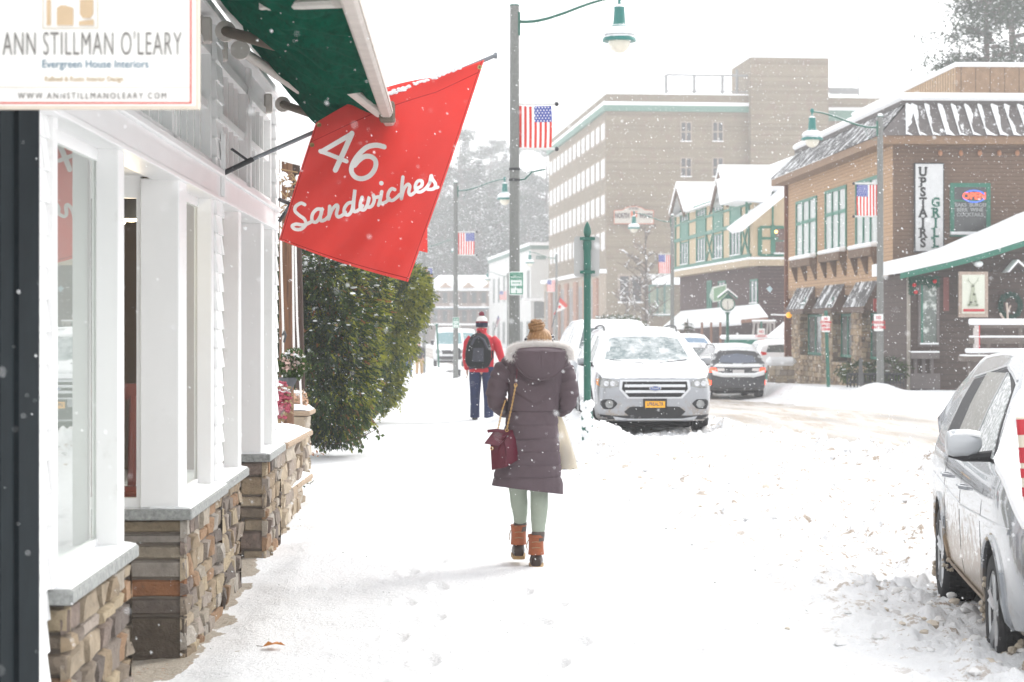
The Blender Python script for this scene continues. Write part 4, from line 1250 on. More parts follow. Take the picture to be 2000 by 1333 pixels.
  mb = MB(); e = pts[-1]; mb.tube([e + Vector((0, 0, .012)), e + Vector((0, 0, .004)), e - Vector((0, 0, .03)), e - Vector((0, 0, .055))], [.043, .047, .045, .043], 18); mb.build('sock', sock_m, body, smooth=True, world=True)
  base = w(bx, ya, dy1 + .02);
  build_boot(body, Vector((base.x, base.y, max(base.z - .012, gz(base.x, base.y) - .012))), (.02 if bx > 1030 else -.03, 1, 0), .235 if bx < 1030 else .225, .054, boot_m, gum)
 # handbag
 bag_m = mat('burgundy_leather', (.115, .012, .028), .32, .2, 14, bump=.003, bscale=22, frost=(.76, 40))
 gold = mat('gold_chain', (.70, .46, .18), .3, .1, 9, metal=.9)
 bag = thing('handbag', 'burgundy leather handbag on a gold chain at the woman\'s left hip', 'handbag', w(985, 915, -.2))
 yb = -.20
 out_ = [w(957, 866, yb-.02), w(958, 893, yb-.02), w(961, 913, yb-.02), w(988, 906, yb-.06), w(987, 880, yb-.05), w(984, 854, yb-.04)]
 side_ = [w(984, 854, yb-.04), w(987, 880, yb-.05), w(988, 906, yb-.06), w(1013, 895, yb+.05), w(1008, 868, yb+.05), w(1001, 842, yb+.06)]
 mb = MB()
 f4 = [w(958, 858, yb), w(961, 914, yb), w(988, 907, yb-.06), w(984, 852, yb-.03)]
 bk = [w(962, 848, yb+.12), w(966, 902, yb+.12), w(1013, 894, yb+.06), w(1001, 840, yb+.07)]
 def bagf(a, b):   # left-front panel
  p = f4[0].lerp(f4[3], a).lerp(f4[1].lerp(f4[2], a), b); p.y -= .012*math.sin(PI*a)*math.sin(PI*b)
  p.y += .004*math.exp(-((((a+b)*4) % 1 - .5)/.08)**2); return p
 def bags(a, b):
  p = f4[3].lerp(bk[3], a).lerp(f4[2].lerp(bk[2], a), b); p += Vector((.010, 0, 0))*math.sin(PI*b) - Vector((.014, .01, 0))*math.sin(PI*a)*(1-b)*0; return p
 mb.grid(bagf, 24, 24); mb.grid(bags, 16, 24)
 mb.add([f4[1], f4[2], bk[2], bk[1]], [(0, 1, 2, 3)]); mb.add([f4[0], f4[3], bk[3], bk[0]], [(0, 3, 2, 1)]); mb.add([f4[0], bk[0], bk[1], f4[1]], [(0, 1, 2, 3)]); mb.add(bk, [(0, 1, 2, 3)])
 for a, b in ((f4[3], f4[2]), (f4[2], bk[2]), (f4[1], f4[2]), (bk[3], bk[2])): mb.tube([a, a.lerp(b, .5) + Vector((.003, 0, 0)), b], .003, 6)
 mb.build('bag_body', bag_m, bag, smooth=True, world=True)
 mb = MB(); fl = [w(947, 863, yb-.05), w(975, 867, yb-.07), w(988, 855, yb-.06), w(1001, 839, yb+.05), w(964, 842, yb+.04)]
 mb.prism([fl[0], fl[1], fl[2], fl[3], fl[4]], (0, .006, .004)); mb.build('flap', bag_m, bag, world=True)
 mb = MB(); mb.tube([w(953, 840, yb+.02), w(970, 838, yb), w(986, 840, yb+.02)], .012, 8, sq=(1, .5)); mb.build('handle', bag_m, bag, smooth=True, world=True)
 def chain(pts, nl, name='chain'):
  mb = MB()
  pts = [Vector(p) for p in pts]
  Ls = [(pts[i+1]-pts[i]).length for i in range(len(pts)-1)]; T = sum(Ls)
  def at(d):
   for i, l in enumerate(Ls):
    if d <= l or i == len(Ls)-1: return pts[i].lerp(pts[i+1], d/l), (pts[i+1]-pts[i]).normalized()
    d -= l
  for i in range(nl):
   c, t = at(T*(i+.5)/nl); u = Vector((0, 1, 0)) if i % 2 else Vector((1, 0, 0)); u = (u - t*u.dot(t)).normalized(); h = T/nl*.72
   mb.tube([c + t*(h*math.cos(q)) + u*(h*.55*math.sin(q)) for q in np.linspace(0, 2*PI, 9)], .0024, 5, caps=False)
  mb.build(name, gold, bag, world=True, smooth=True)
 chain([w(1007, 752, -.19), w(1000, 790, -.185), w(990, 836, -.16)], 24)
 chain([w(987, 782, -.10), w(981, 800, -.10), w(972, 840, -.12)], 18)
 mb = MB(); mb.tube([w(1012, 705, -.10), w(1010, 720, -.175), w(1009, 735, -.185), w(1007, 750, -.19)], .009, 8, sq=(1.0, .35)); mb.build('strap', bag_m, bag, world=True)
 for (px, py, dd) in ((1007, 751, -.195), (990, 838, -.18), (961, 872, -.24)):
  mb = MB(); c0 = w(px, py, dd); mb.tube([c0 + Vector((.010*math.cos(q), 0, .010*math.sin(q))) for q in np.linspace(0, 2*PI, 13)], .0028, 6, caps=False); mb.build('ring', gold, bag, world=True, smooth=True)
 # shopping bags at her right side
 m, nt, out = nt_new('plastic_film')
 df = node(nt, 'ShaderNodeBsdfPrincipled'); df.inputs['Base Color'].default_value = (.78, .70, .56, 1); df.inputs['Roughness'].default_value = .35
 tl = node(nt, 'ShaderNodeBsdfTranslucent'); tl.inputs[0].default_value = (.85, .80, .68, 1); tr = node(nt, 'ShaderNodeBsdfTransparent')
 mx = node(nt, 'ShaderNodeMixShader'); mx.inputs[0].default_value = .5; nt.links.new(df.outputs[0], mx.inputs[1]); nt.links.new(tl.outputs[0], mx.inputs[2])
 m2 = node(nt, 'ShaderNodeMixShader'); m2.inputs[0].default_value = .12; nt.links.new(mx.outputs[0], m2.inputs[1]); nt.links.new(tr.outputs[0], m2.inputs[2]); nt.links.new(m2.outputs[0], out.inputs[0])
 def pbag(label, top, L_, R_, zb, dy, mt, inner=None):
  b = thing('plastic_bag', label, 'bag', w((L_+R_)/2, zb, dy))
  mb = MB(); rs = []
  for j in range(26):
   t = j/25
   py = lerp(top[1], zb, t); l = lerp(top[0]-3, L_, t**.8); r = lerp(top[0]+3, R_, t**.8)
   ring = []
   for k in range(24):
    a = 2*PI*k/24; q = 1 + .10*noise.noise(Vector((math.cos(a)*2, math.sin(a)*2, t*3 + L_)))
    ring.append(w((l+r)/2 + (r-l)/2*math.cos(a)*q, py + 2*math.sin(k*2.1)*(t > .95), dy + (.015 + .06*t)*math.sin(a)*q))
   rs.append(ring)
  mb.rings(rs); mb.build('film', mt, b, smooth=True, world=True)
  if inner: inner(b)
 def contents(b):
  mb = MB(); mb.box(*[0]*0) if False else None
  c0 = w(1103, 895, .11)
  mb.lathe([(.001, -.09), (.034, -.088), (.036, 0), (.030, .04), (.013, .08), (.013, .10), (.001, .10)], c=c0, n=16); mb.build('bottle', mat('bottle_blue', (.10, .16, .42), .4), b, smooth=True, world=True)
  mb = MB(); mb.box(xx(1100), xx(1116), Y+.09, Y+.13, zz(913), zz(885)); mb.build('packet', mat('packet_grey', (.25, .27, .35), .5, .4, 40), b, world=True)
 pbag('cream translucent plastic bag with a blue bottle hanging at the woman\'s right', (1089, 806), 1088, 1130, 917, .10, m, contents)
 pbag('plain white plastic bag behind the cream one at the woman\'s right', (1093, 808), 1104, 1137, 906, .28, mat('white_plastic', (.84, .84, .85), .45, .03, 5))
 return body
woman()
def simple_person(px, Y, feet, top, lab, jacket, pants, pose, face_us=False, hair=(.05, .04, .03), bag=False, hat=None, sleeve_out=None):
 """px centre, feet and head rows in photograph pixels; pose gives leg offsets"""
 s = F / Y
 H = (feet - top) / s
 k = H / 1.75
 gl = CAMH - (feet - HZ)/s
 X = (px - 1000)/s
 f = -1 if face_us else 1
 def q(x, z, y=0): return Vector((X + x*k, Y + y*k*f, gl + z*k))
 N = [(None, q(0, .95), (.13*k, .10*k)), (0, q(0, 1.15), (.13*k, .09*k)), (1, q(0, 1.38), (.16*k, .10*k)), (2, q(0, 1.47), .07*k), (3, q(0, 1.53), .05*k), (4, q(0, 1.60, .01), .07*k), (5, q(0, 1.66, .01), .082*k), (6, q(0, 1.70), .06*k), (5, q(0, 1.61, .10), .013*k)]
 n0 = 2
 for sx in (-1, 1):
  so = sleeve_out.get(sx) if sleeve_out else None; ex, ez, hx_ = (so[2][0], so[2][1], so[4][0]) if so else (.26, 1.12, .25)
  N.append((2, q(sx*.19, 1.40), .055*k)); N.append((len(N)-1, q(sx*ex, ez, -.03), .036*k)); N.append((len(N)-1, q(sx*(hx_ if pose != 'pockets' else .17), .90, .10), .028*k)); a = len(N)-1
  hand(N, a, q(sx*hx_, .87, .12), (0, .15*f, -1), (0, f, .1), k)
 l1, l2 = (.14, -.08)
 for sx, st in ((-1, l1), (1, l2)):
  N.append((0, q(sx*.10, .86), .09*k)); N.append((len(N)-1, q(sx*.11, .48, st*.5 + .03), .058*k)); N.append((len(N)-1, q(sx*.11, .10, st), .042*k)); N.append((len(N)-1, q(sx*.12, .04, st + .13), .032*k))
 b = skin_body('person', N, lab, loc=(X, Y, gl))
 jm, pm_ = jacket, pants
 mb = MB()
 secs = [(1.53, .075, .07), (1.48, .10, .08), (1.43, .19, .10), (1.36, .225, .125), (1.2, .21, .13), (1.05, .20, .13), (.95, .205, .135), (.86, .215, .14), (.84, .21, .135)]
 n = 40; zs = np.linspace(1.53, .84, 40); rs = []
 for z in zs:
  rx = np.interp(-z, [-a[0] for a in secs], [a[1] for a in secs]); ry = np.interp(-z, [-a[0] for a in secs], [a[2] for a in secs])
  ring = []
  for i in range(n):
   a = 2*PI*i/n; g = 1 + .05*noise.noise(Vector((math.cos(a)*2, math.sin(a)*2, z*8)))
   ring.append(q(rx*math.cos(a)*g, z, ry*math.sin(a)*g))
  rs.append(ring)
 mb.rings(rs); mb.build('jacket', jm, b, smooth=True, world=True)
 for sx in (-1, 1):
  e = (.25 if pose != 'pockets' else .20)
  if sleeve_out and sx in sleeve_out: pts = [q(a_, z_, y_) for a_, z_, y_ in sleeve_out[sx]]
  else: pts = [q(sx*.17, 1.42), q(sx*.235, 1.33), q(sx*.265, 1.12, -.03), q(sx*.262, 1.0, .03), q(sx*e, .90, .10)]
  mb = MB(); mb.tube(pts, [.07*k, .078*k, .066*k, .058*k, .05*k][:len(pts)], 16); mb.build('sleeve', jm, b, smooth=True, world=True)
 for sx, st in ((-1, l1), (1, l2)):
  mb = MB(); mb.tube([q(sx*.10, .92), q(sx*.11, .72, st*.2), q(sx*.115, .48, st*.5+.03), q(sx*.118, .28, st*.8), q(sx*.12, .07, st)], [.115*k, .105*k, .088*k, .08*k, .082*k], 18); mb.build('trouser_leg', pm_, b, smooth=True, world=True)
  mb = MB(); rs = []
  for (yy, w_, h_) in ((-.09, .02, .04), (-.07, .042, .08), (0, .048, .10), (.08, .05, .08), (.15, .045, .06), (.19, .02, .035)):
   rs.append([q(sx*.12 + w_*math.cos(2*PI*i/12), max(.0, h_/2 + h_/2*math.sin(2*PI*i/12)), st + yy) for i in range(12)])
  mb.rings(rs); mb.build('shoe', mat('shoe_dark', (.03, .028, .026), .6, .3, 20, frost=(.62, 25)), b, smooth=True, world=True)
 if hat:
  cols, zt = hat
  prof = [(.098, 1.60), (.104, 1.64), (.102, 1.675), (.098, 1.70), (.085, 1.745), (.05, 1.785), (.01, 1.80)]
  for i, (z0, z1, c) in enumerate(cols):
   mb = MB(); rs = []
   for z in np.linspace(z0, z1, 5):
    r = np.interp(z, [p[1] for p in prof], [p[0] for p in prof]); rs.append([q(r*math.cos(2*PI*j/24)*(1+.02*(j % 2)), z, r*1.08*math.sin(2*PI*j/24)) for j in range(24)])
   mb.rings(rs)
   if i == 0: ho = mb.build('hat', c, b, smooth=True, world=True)
   else: mb.build('hat_band', c, ho, smooth=True, world=True)
  mb = MB(); mb.ball(q(0, zt), .045*k, 14, 10, jit=.12); mb.build('pompom', mat('pompom', (.18, .012, .03), .95, .2, 30), ho, world=True)
 else:
  mb = MB(); mb.ball(q(0, 1.672, -.012), .094*k, 16, 12, sc=(.95, 1.02, .95)); mb.build('hair', mat('hair_dark', hair, .6, .3, 30), b, smooth=True, world=True)
 if face_us:
  fm = MB()
  for sx in (-1, 1): fm.ball(q(sx*.03, 1.645, .088), .011*k, 8, 6)
  fm.build('eye', mat('eye_dark', (.03, .02, .02), .3), b, world=True)
  fm = MB(); fm.ball(q(0, 1.575, .085), .02*k, 8, 6, sc=(1, .3, .25)); fm.build('mouth', mat('lip', (.35, .12, .10), .5), b, world=True)
 return b, q, k
redj = mat('red_jacket', (.62, .012, .03), .65, .12, 6, bump=.006, bscale=14, frost=(.70, 14))
navy = mat('navy_trousers', (.014, .024, .085), .8, .25, 6, bump=.008, bscale=12, frost=(.68, 14))
hat_navy = mat('knit_navy', (.012, .015, .04), .95, .2, 40); hat_w = mat('knit_white', (.78, .76, .74), .95, .05, 40); hat_r = mat('knit_maroon', (.20, .015, .035), .95, .1, 40)
rb, rq, rk = simple_person(941, 35.6, 824, 622, 'man walking away in a red jacket, navy trousers and striped bobble hat', redj, navy, 'swing',
 hat=([(1.60, 1.675, hat_navy), (1.67, 1.70, hat_r), (1.695, 1.80, hat_w)], 1.82), sleeve_out={1: [(.17, 1.42, 0), (.25, 1.33, 0), (.31, 1.14, 0), (.36, 1.0, .04), (.40, .90, .10)]})
mb = MB(); mb.tube([rq(0, 1.53), rq(0, 1.58)], [.09*rk, .088*rk], 20); mb.build('collar', redj, rb, smooth=True, world=True)
bp_ = thing('backpack', 'black and grey backpack on the back of the man in red', 'backpack', rq(-.06, 1.0, -.2))
pk = mat('backpack_black', (.008, .008, .010), .6, .4, 14, frost=(.72, 18), spec=.2); pg = mat('backpack_grey', (.045, .045, .065), .6, .3, 14, frost=(.74, 14))
mb = MB(); rs = []
for (z, l, r, d) in ((1.50, -.09, .01, .03), (1.47, -.16, .07, .07), (1.40, -.21, .12, .12), (1.28, -.255, .155, .17), (1.15, -.275, .165, .20), (1.02, -.275, .16, .20), (.95, -.24, .13, .19), (.915, -.18, .09, .14), (.90, -.12, .03, .08)):
 rs.append([rq((l+r)/2 + (r-l)/2*math.copysign(abs(math.cos(2*PI*i/28))**.7, math.cos(2*PI*i/28)), z, -.12 - d*max(0, .5 - .5*math.sin(2*PI*i/28)*1.0)**.7) for i in range(28)])
mb.rings(rs); mb.build('pack', pk, bp_, smooth=True, world=True)
mb = MB(); mb.grid(lambda a, b: rq(lerp(-.16, .04, a)*(1-.15*b) + .0, lerp(1.02, 1.25, b), -.322 - .02*math.sin(PI*a)*math.sin(PI*b)), 8, 8, thick=(0, .02, 0)); mb.build('pocket', pg, bp_, smooth=True, world=True)
mb = MB(); mb.tube([rq(-.17, 1.30, -.30), rq(-.12, 1.41, -.27), rq(-.05, 1.44, -.24), rq(.04, 1.38, -.27), rq(.10, 1.24, -.28)], .022*rk, 8); mb.build('piping', pg, bp_, smooth=True, world=True)
mb = MB(); mb.tube([rq(-.08, 1.49, -.10), rq(-.06, 1.54, -.08), rq(-.02, 1.50, -.1)], .010*rk, 8); mb.tube([rq(.13, 1.0, -.2), rq(.19, 1.10, -.14), rq(.18, 1.2, -.10)], .014*rk, 6); mb.tube([rq(.10, .95, -.16), rq(.14, .84, -.14)], .008, 6); mb.build('strap', pk, bp_, world=True)
mb = MB(); mb.ball(rq(-.24, 1.44, .0), .0001);
charc = mat('charcoal_coat', (.025, .027, .035), .8, .2, 6, frost=(.74, 8)); tan = mat('tan_trousers', (.42, .27, .13), .8, .12, 6); jeans = mat('blue_jeans', (.07, .12, .24), .8, .15, 8)
simple_person(819, 108, 732, 668, 'distant man in a dark coat and tan trousers walking towards the camera', charc, tan, 'pockets', face_us=True)
simple_person(797.5, 96, 737, 672, 'distant person in dark coat and blue jeans half hidden by the hedge', charc, jeans, 'pockets', face_us=True)
# ------------------------------------------------------------------ hedge, posts, walls and flowers past the shop
def leaf_shrub(name, label, cat, base, blobs, n, sizes, mats_, group=None, snow_frac=.03, trunk=True, droop=.5, cardw=.42):
 t = thing(name, label, cat, base, 0, group)
 lo = [MB() for _ in mats_]; sn = MB()
 vol = [b[1][0]*b[1][1]*b[1][2] for b in blobs]; T = sum(vol)
 for (c, r), v in zip(blobs, vol):
  c = Vector(c)
  for i in range(int(n*v/T)):
   d = Vector((random.gauss(0, 1), random.gauss(0, 1), random.gauss(0, 1))).normalized()
   q = 1 - .38*random.random()**1.6 + (.22*random.random() if random.random() < .06 else 0)
   q *= 1 + .30*noise.noise(d*2.3 + c) + .24*noise.noise(d*5 + c)
   p = c + Vector((d.x*r[0]*q, d.y*r[1]*q, d.z*r[2]*q))
   sz = rnd(*sizes)
   # a flat spray of scale leaves: centre rib and side lobes
   fwd = (d + Vector((rnd(-.6, .6), rnd(-.6, .6), rnd(-.3, .3) - droop))).normalized()
   sd = fwd.cross(Vector((rnd(-1, 1), rnd(-1, 1), rnd(-1, 1)))).normalized()
   w_ = sz*cardw
   mi = 0 if random.random() < .72 - .35*max(0, d.x*q) else (1 if random.random() < .72 - .5*max(0, d.x) else 2)  # more olive sprays towards the right: the sunlit side put into leaf colour
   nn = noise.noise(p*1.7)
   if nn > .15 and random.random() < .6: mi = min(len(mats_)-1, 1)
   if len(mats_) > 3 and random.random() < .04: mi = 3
   mi = min(mi, len(mats_)-1)
   vs = [p, p + fwd*sz*.35 + sd*w_*.5, p + fwd*sz*.45 + sd*w_*.14, p + fwd*sz*.8 + sd*w_*.36, p + fwd*sz, p + fwd*sz*.75 - sd*w_*.34, p + fwd*sz*.45 - sd*w_*.12, p + fwd*sz*.3 - sd*w_*.5]
   lo[mi].add(vs, [(0, 1, 2, 6, 7), (2, 3, 4, 5, 6)])
   if random.random() < snow_frac and d.z > -.3:
    k = rnd(.4, 1.1)*sz
    sn.ball(p + fwd*sz*.5 + Vector((0, 0, .01)), k*.38, 6, 4, sc=(1.3, 1.0, .45), jit=.15)
 for b, m in zip(lo, mats_):
  if b.v: b.build('foliage', m, t, world=True)
 if sn.v: sn.build('snow', snow_m, t, smooth=True, world=True)
 if trunk:
  mb = MB()
  for (c, r) in blobs:
   c = Vector(c); b = Vector(base)
   mb.tube([b + Vector((rnd(-.05, .05), rnd(-.05, .05), -.05)), b.lerp(c, .5) + Vector((rnd(-.08, .08), 0, 0)), c + Vector((0, 0, r[2]*.5))], [.05, .035, .01], 7)
   for i in range(10):
    d = Vector((rnd(-1, 1), rnd(-1, 1), rnd(-.2, .8))).normalized()
    s0 = b.lerp(c, rnd(.3, 1)); mb.tube([s0, s0 + Vector((d.x*r[0], d.y*r[1], d.z*r[2]))*.75], [.014, .003], 5)
  mb.build('branches', mat('bark_brown', (.10, .065, .04), .9, .3, 20, stretch=(1, 1, .2)), t, world=True)
 return t
def leafmat(name, col, tr=.35):
 if name in MATS: return MATS[name]
 m, nt, out = nt_new(name)
 oi = node(nt, 'ShaderNodeTexCoord'); nz = noise_n(nt, oi.outputs['Object'], 3.0, 4)
 c = mixc(nt, nz, tuple(x*.55 for x in col), tuple(x*1.5 for x in col))
 n2 = noise_n(nt, oi.outputs['Object'], 24, 3)
 c = mixc(nt, sstep(nt, n2, .70, .72), c, (.80, .82, .82))     # powder of snow on the leaves
 bs = node(nt, 'ShaderNodeBsdfPrincipled'); nt.links.new(c, bs.inputs['Base Color']); bs.inputs['Roughness'].default_value = .55
 tl = node(nt, 'ShaderNodeBsdfTranslucent'); nt.links.new(c, tl.inputs[0])
 mx = node(nt, 'ShaderNodeMixShader'); mx.inputs[0].default_value = tr
 nt.links.new(bs.outputs[0], mx.inputs[1]); nt.links.new(tl.outputs[0], mx.inputs[2]); nt.links.new(mx.outputs[0], out.inputs[0])
 MATS[name] = m; return m
ceds = [leafmat('cedar_dark', (.012, .032, .007)), leafmat('cedar_mid', (.045, .085, .011), .35), leafmat('cedar_olive_sunlit', (.24, .25, .028), .55), leafmat('cedar_rust', (.25, .10, .03))]
def bl(px, py, Y, rx, ry, rz): s = F/Y; return (P(px, py, Y), (rx/s, ry, rz/s))
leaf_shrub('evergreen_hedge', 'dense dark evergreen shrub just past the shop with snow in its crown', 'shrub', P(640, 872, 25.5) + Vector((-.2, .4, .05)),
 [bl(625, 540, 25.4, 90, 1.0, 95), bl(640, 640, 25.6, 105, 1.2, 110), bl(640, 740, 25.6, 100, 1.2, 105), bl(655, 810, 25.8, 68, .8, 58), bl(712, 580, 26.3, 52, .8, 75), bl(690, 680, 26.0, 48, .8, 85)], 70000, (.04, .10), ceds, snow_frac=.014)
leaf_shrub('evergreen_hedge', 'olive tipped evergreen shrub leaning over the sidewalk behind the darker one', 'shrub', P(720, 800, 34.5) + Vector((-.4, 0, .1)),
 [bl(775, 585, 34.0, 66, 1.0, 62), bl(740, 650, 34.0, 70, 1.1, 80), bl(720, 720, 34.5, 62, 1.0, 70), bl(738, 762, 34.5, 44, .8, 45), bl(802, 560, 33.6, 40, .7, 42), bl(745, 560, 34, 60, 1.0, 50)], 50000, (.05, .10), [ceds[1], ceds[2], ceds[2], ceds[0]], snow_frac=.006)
# trailing twigs at the foot of the hedge
tw = thing('fallen_twig', 'thin leafy twig trailing over the snow below the hedge', 'twig', P(700, 868, 25.8))
mb = MB(); lf = MB()
for pts in ([(655, 868), (690, 858), (715, 850), (737, 838)], [(700, 856), (706, 868), (704, 876)], [(737, 840), (742, 852)], [(640, 860), (632, 878)]):
 p3 = [P(x, y, 25.3) for x, y in pts]; mb.tube(p3, .006, 5)
 for p in p3[1:]:
  for j in range(3):
   d = Vector((rnd(-1, 1), 0, rnd(-1, .2))).normalized()*.07; sd = Vector((-d.z, .02, d.x))*.3
   lf.add([p, p + d*.5 + sd, p + d, p + d*.5 - sd], [(0, 1, 2, 3)])
mb.build('stem', MATS['bark_brown'], tw, world=True); lf.build('leaves', ceds[1], tw, world=True)
for i, (px, py, Y, lab) in enumerate(((625, 892, 23.8, 'small green sprig lying on the snow by the stone wall foot'), (585, 950, 20.0, 'leafy sprig poking through snow beside the shop corner'))):
 t = thing('leafy_sprig', lab, 'sprig', P(px, py, Y)); mb = MB()
 for j in range(22):
  p = P(px, py, Y) + Vector((rnd(-.12, .12), rnd(-.2, .2), rnd(-.01, .03))); d = Vector((rnd(-1, 1), rnd(-1, 1), rnd(0, .6))).normalized()*rnd(.03, .07); sd = d.cross(Vector((0, 0, 1)))*.3
  mb.add([p, p + d*.5 + sd, p + d, p + d*.5 - sd], [(0, 1, 2, 3)])
 mb.build('leaves', ceds[0] if i else ceds[3], t, world=True)
# low fieldstone walls with snow caps
FIELD = [(.55,.45,.33), (.48,.38,.27), (.60,.52,.42), (.40,.33,.26), (.52,.42,.30), (.35,.29,.24)]
def stone_wall(label, x_px, Y0, Y1, ztop, wpx, h_steps=None):
 s0 = F/Y0
 X0 = (x_px - 1000)/s0; X1 = X0 - .0285*(Y1-Y0)
 z0 = gz(X0, Y0) - .1
 t = thing('stone_wall', label, 'wall', (X0, Y0, z0))
 mb = MB(); mb.box(X0 - wpx, X0 - .035 - .0285*(Y1-Y0), Y0 + .03, Y1, z0, ztop - .05); mb.build('core', mat('mortar', (.2,.18,.16)), t, world=True)
 mb = MB()
 stone_panel(mb, Y0, Y1, z0, ztop - .05, lambda u, z, d: (X0 - .03 + d - .0285*(u-Y0), u, z), FIELD, (.2, .14), (.55, .36), .06)
 stone_panel(mb, X0 - wpx, X0, z0, ztop - .05, lambda u, z, d: (u, Y0 + .03 - d, z), FIELD, (.2, .14), (.45, .34), .06)
 mb.build('stones', mat('fieldstone', (1, 1, 1), .9, .3, 9, attr=True, bump=.015, bscale=22), t, smooth=True, world=True)
 mb = MB(); mb.box(X0 - wpx, X0 + .05, Y0 - .04, Y1, ztop - .052, ztop, bev=.012); mb.build('cap', mat('wall_cap', (.36, .27, .19), .9, .25, 12), t, world=True)
 mb = MB(); mb.grid(lambda a, b: (lerp(X0 - wpx, X0 + .035, a), lerp(Y0 - .02, Y1, b), ztop + .004 + .06*min(1, 6*min(a+.3, 1-a))**.5*min(1, 8*min(b + .01, 1.01-b))**.5*(.85 + .4*noise.noise(Vector((a*2, b*6, Y0))))), 10, 24, thick=(0, 0, -.01)); mb.build('snow', snow_m, t, smooth=True, world=True)
 return t, X0
stone_wall('fieldstone planter wall capped with snow directly behind the shop corner', 553, 16.6, 18.6, .72, .9)
stone_wall('lower snow covered stone step ending beside the planter wall', 563, 17.6, 19.3, .26, .8)
stone_wall('fieldstone wall end with brown cap stone beside the hedge', 597, 21.3, 21.9, .78, .4)
# wooden pole and dark post
wood = mat('weathered_wood', (.17, .085, .045), .85, .45, 9, stretch=(3, 3, .12), bump=.012, bscale=22, col2=(.08, .04, .025), c2=(.5, .62))
t = thing('utility_pole', 'reddish brown wooden pole with white conduits behind the shop corner', 'pole', P(560, 900, 20.5))
mb = MB(); mb.tube([P(560, 950, 20.5), P(559, 600, 20.5), P(558, 280, 20.5)], [.078, .074, .07], 16); mb.build('shaft', wood, t, smooth=True, world=True)
for pts in ([(548, 300), (549, 500), (553, 640), (551, 870)], [(572, 480), (573, 600), (574, 690)], [(577, 480), (580, 620), (589, 800)]):
 mb = MB(); mb.tube([P(x, y, 20.3) for x, y in pts], .011, 8); mb.build('conduit', mat('conduit_white', (.75, .74, .72), .5), t, smooth=True, world=True)
mb = MB(); mb.tube([P(552, 655, 20.3), P(556, 648, 20.25), P(558, 655, 20.2), P(555, 668, 20.3)], .012, 6); mb.build('hook', steel_dk, t, world=True)
t = thing('wooden_post', 'dark brown post standing between the wooden pole and the hedge', 'post', P(580, 880, 23))
mb = MB(); mb.tube([P(590, 900, 23), P(584, 640, 23), P(577, 300, 23)], [.055, .055, .05], 10); mb.build('shaft', mat('dark_wood', (.05, .028, .02), .9, .4, 10, stretch=(3, 3, .15)), t, smooth=True, world=True)
# ragged snowy twigs above, left of the flag
t = thing('snowy_bush', 'tangle of snowy twigs showing between the shop corner and the flag', 'bush', P(570, 420, 19)); mb = MB(); sn = MB()
for i in range(70):
 p = P(rnd(552, 600), rnd(330, 470), rnd(18.6, 19.4)); d = Vector((rnd(-1, 1), rnd(-1, 1), rnd(-1, 1))).normalized()*rnd(.08, .2)
 mb.tube([p, p + d], .006, 4)
 if i % 2 == 0: sn.ball(p + d*.5, rnd(.015, .04), 7, 5, sc=(1.3, 1, .8), jit=.15)
mb.build('twigs', mat('twig_tan', (.30, .20, .10), .9, .3, 10), t, world=True); sn.build('snow', snow_m, t, smooth=True, world=True)
# hidden bracket under white eave
t = thing('eave_panel', 'plain white eave panel jutting beyond the shop corner behind the flag pole', 'panel', P(580, 290, 17.4)); mb = MB(); mb.prism([P(540, 218, 17), P(556, 222, 17), P(640, 255, 17.6), P(630, 330, 17.6), P(540, 308, 17)], (0, .4, .0)); mb.build('board', white_side, t, world=True)
# flowers
def mums(label, px, py, Y, rx, rz, flower, n, green=True, pot=None, cat='flowers'):
 s = F/Y; c = P(px, py, Y)
 t = thing('potted_flowers', label, cat, c - Vector((0, 0, rz/s)))
 lf = MB(); fl = MB(); sn = MB()
 for i in range(n):
  d = Vector((random.gauss(0, 1), random.gauss(0, 1), random.gauss(0, 1))).normalized(); q = rnd(.7, 1.05)
  p = c + Vector((d.x*rx/s*q, d.y*rx/s*q, d.z*rz/s*q));
  if random.random() < (.62 if green else .2):
   for j in range(2):
    f = (d + Vector((rnd(-.8, .8), rnd(-.8, .8), rnd(-.8, .3)))).normalized()*rnd(.03, .06); sd = f.cross(Vector((rnd(-1,1), rnd(-1,1), .5))).normalized()*.014
    lf.add([p, p + f*.5 + sd, p + f, p + f*.5 - sd], [(0, 1, 2, 3)])
  elif d.z > -.5 or not green:
   fl.ball(p, rnd(.010, .022), 7, 5, sc=(1, 1, .7), jit=.2)
  if d.z > .5 and random.random() < .25: sn.ball(p, rnd(.015, .03), 6, 4, sc=(1.2, 1, .6), jit=.15)
 if lf.v: lf.build('leaves', ceds[1] if green else mat('dry_stem', (.30, .22, .12), .9, .3, 20), t, world=True)
 fl.build('blooms', flower, t, smooth=True, world=True)
 if sn.v: sn.build('snow', snow_m, t, smooth=True, world=True)
 if pot:
  mb = MB(); p0 = P(pot[0], pot[1], Y - .02)
  mb.lathe([(.001, -pot[3]), (.012, -pot[3]), (pot[2], 0), (pot[2]*.9, .002), (.001, -.005)], c=p0, n=16); mb.build('pot', mat('pot_charcoal', (.07, .075, .085), .7, .3, 20, bump=.01, bscale=30), t, smooth=True, world=True)
pinkm = mat('bloom_pale', (.70, .50, .44), .8, .15, 30); rasp = mat('bloom_raspberry', (.38, .07, .11), .8, .3, 30); tanb = mat('bloom_faded', (.60, .38, .26), .8, .3, 30)
mums('hanging basket of pale pink flowers over green leaves in a dark cone pot', 572, 712, 19.8, 22, 27, pinkm, 900, True, (563, 738, .10, .16))
mums('clump of raspberry coloured dried flowers on the planter wall by the shop corner', 550, 782, 18.0, 17, 36, rasp, 520, False)
mums('fading orange and pink flowers on top of the wall end', 585, 785, 21.6, 14, 22, tanb, 380, False)
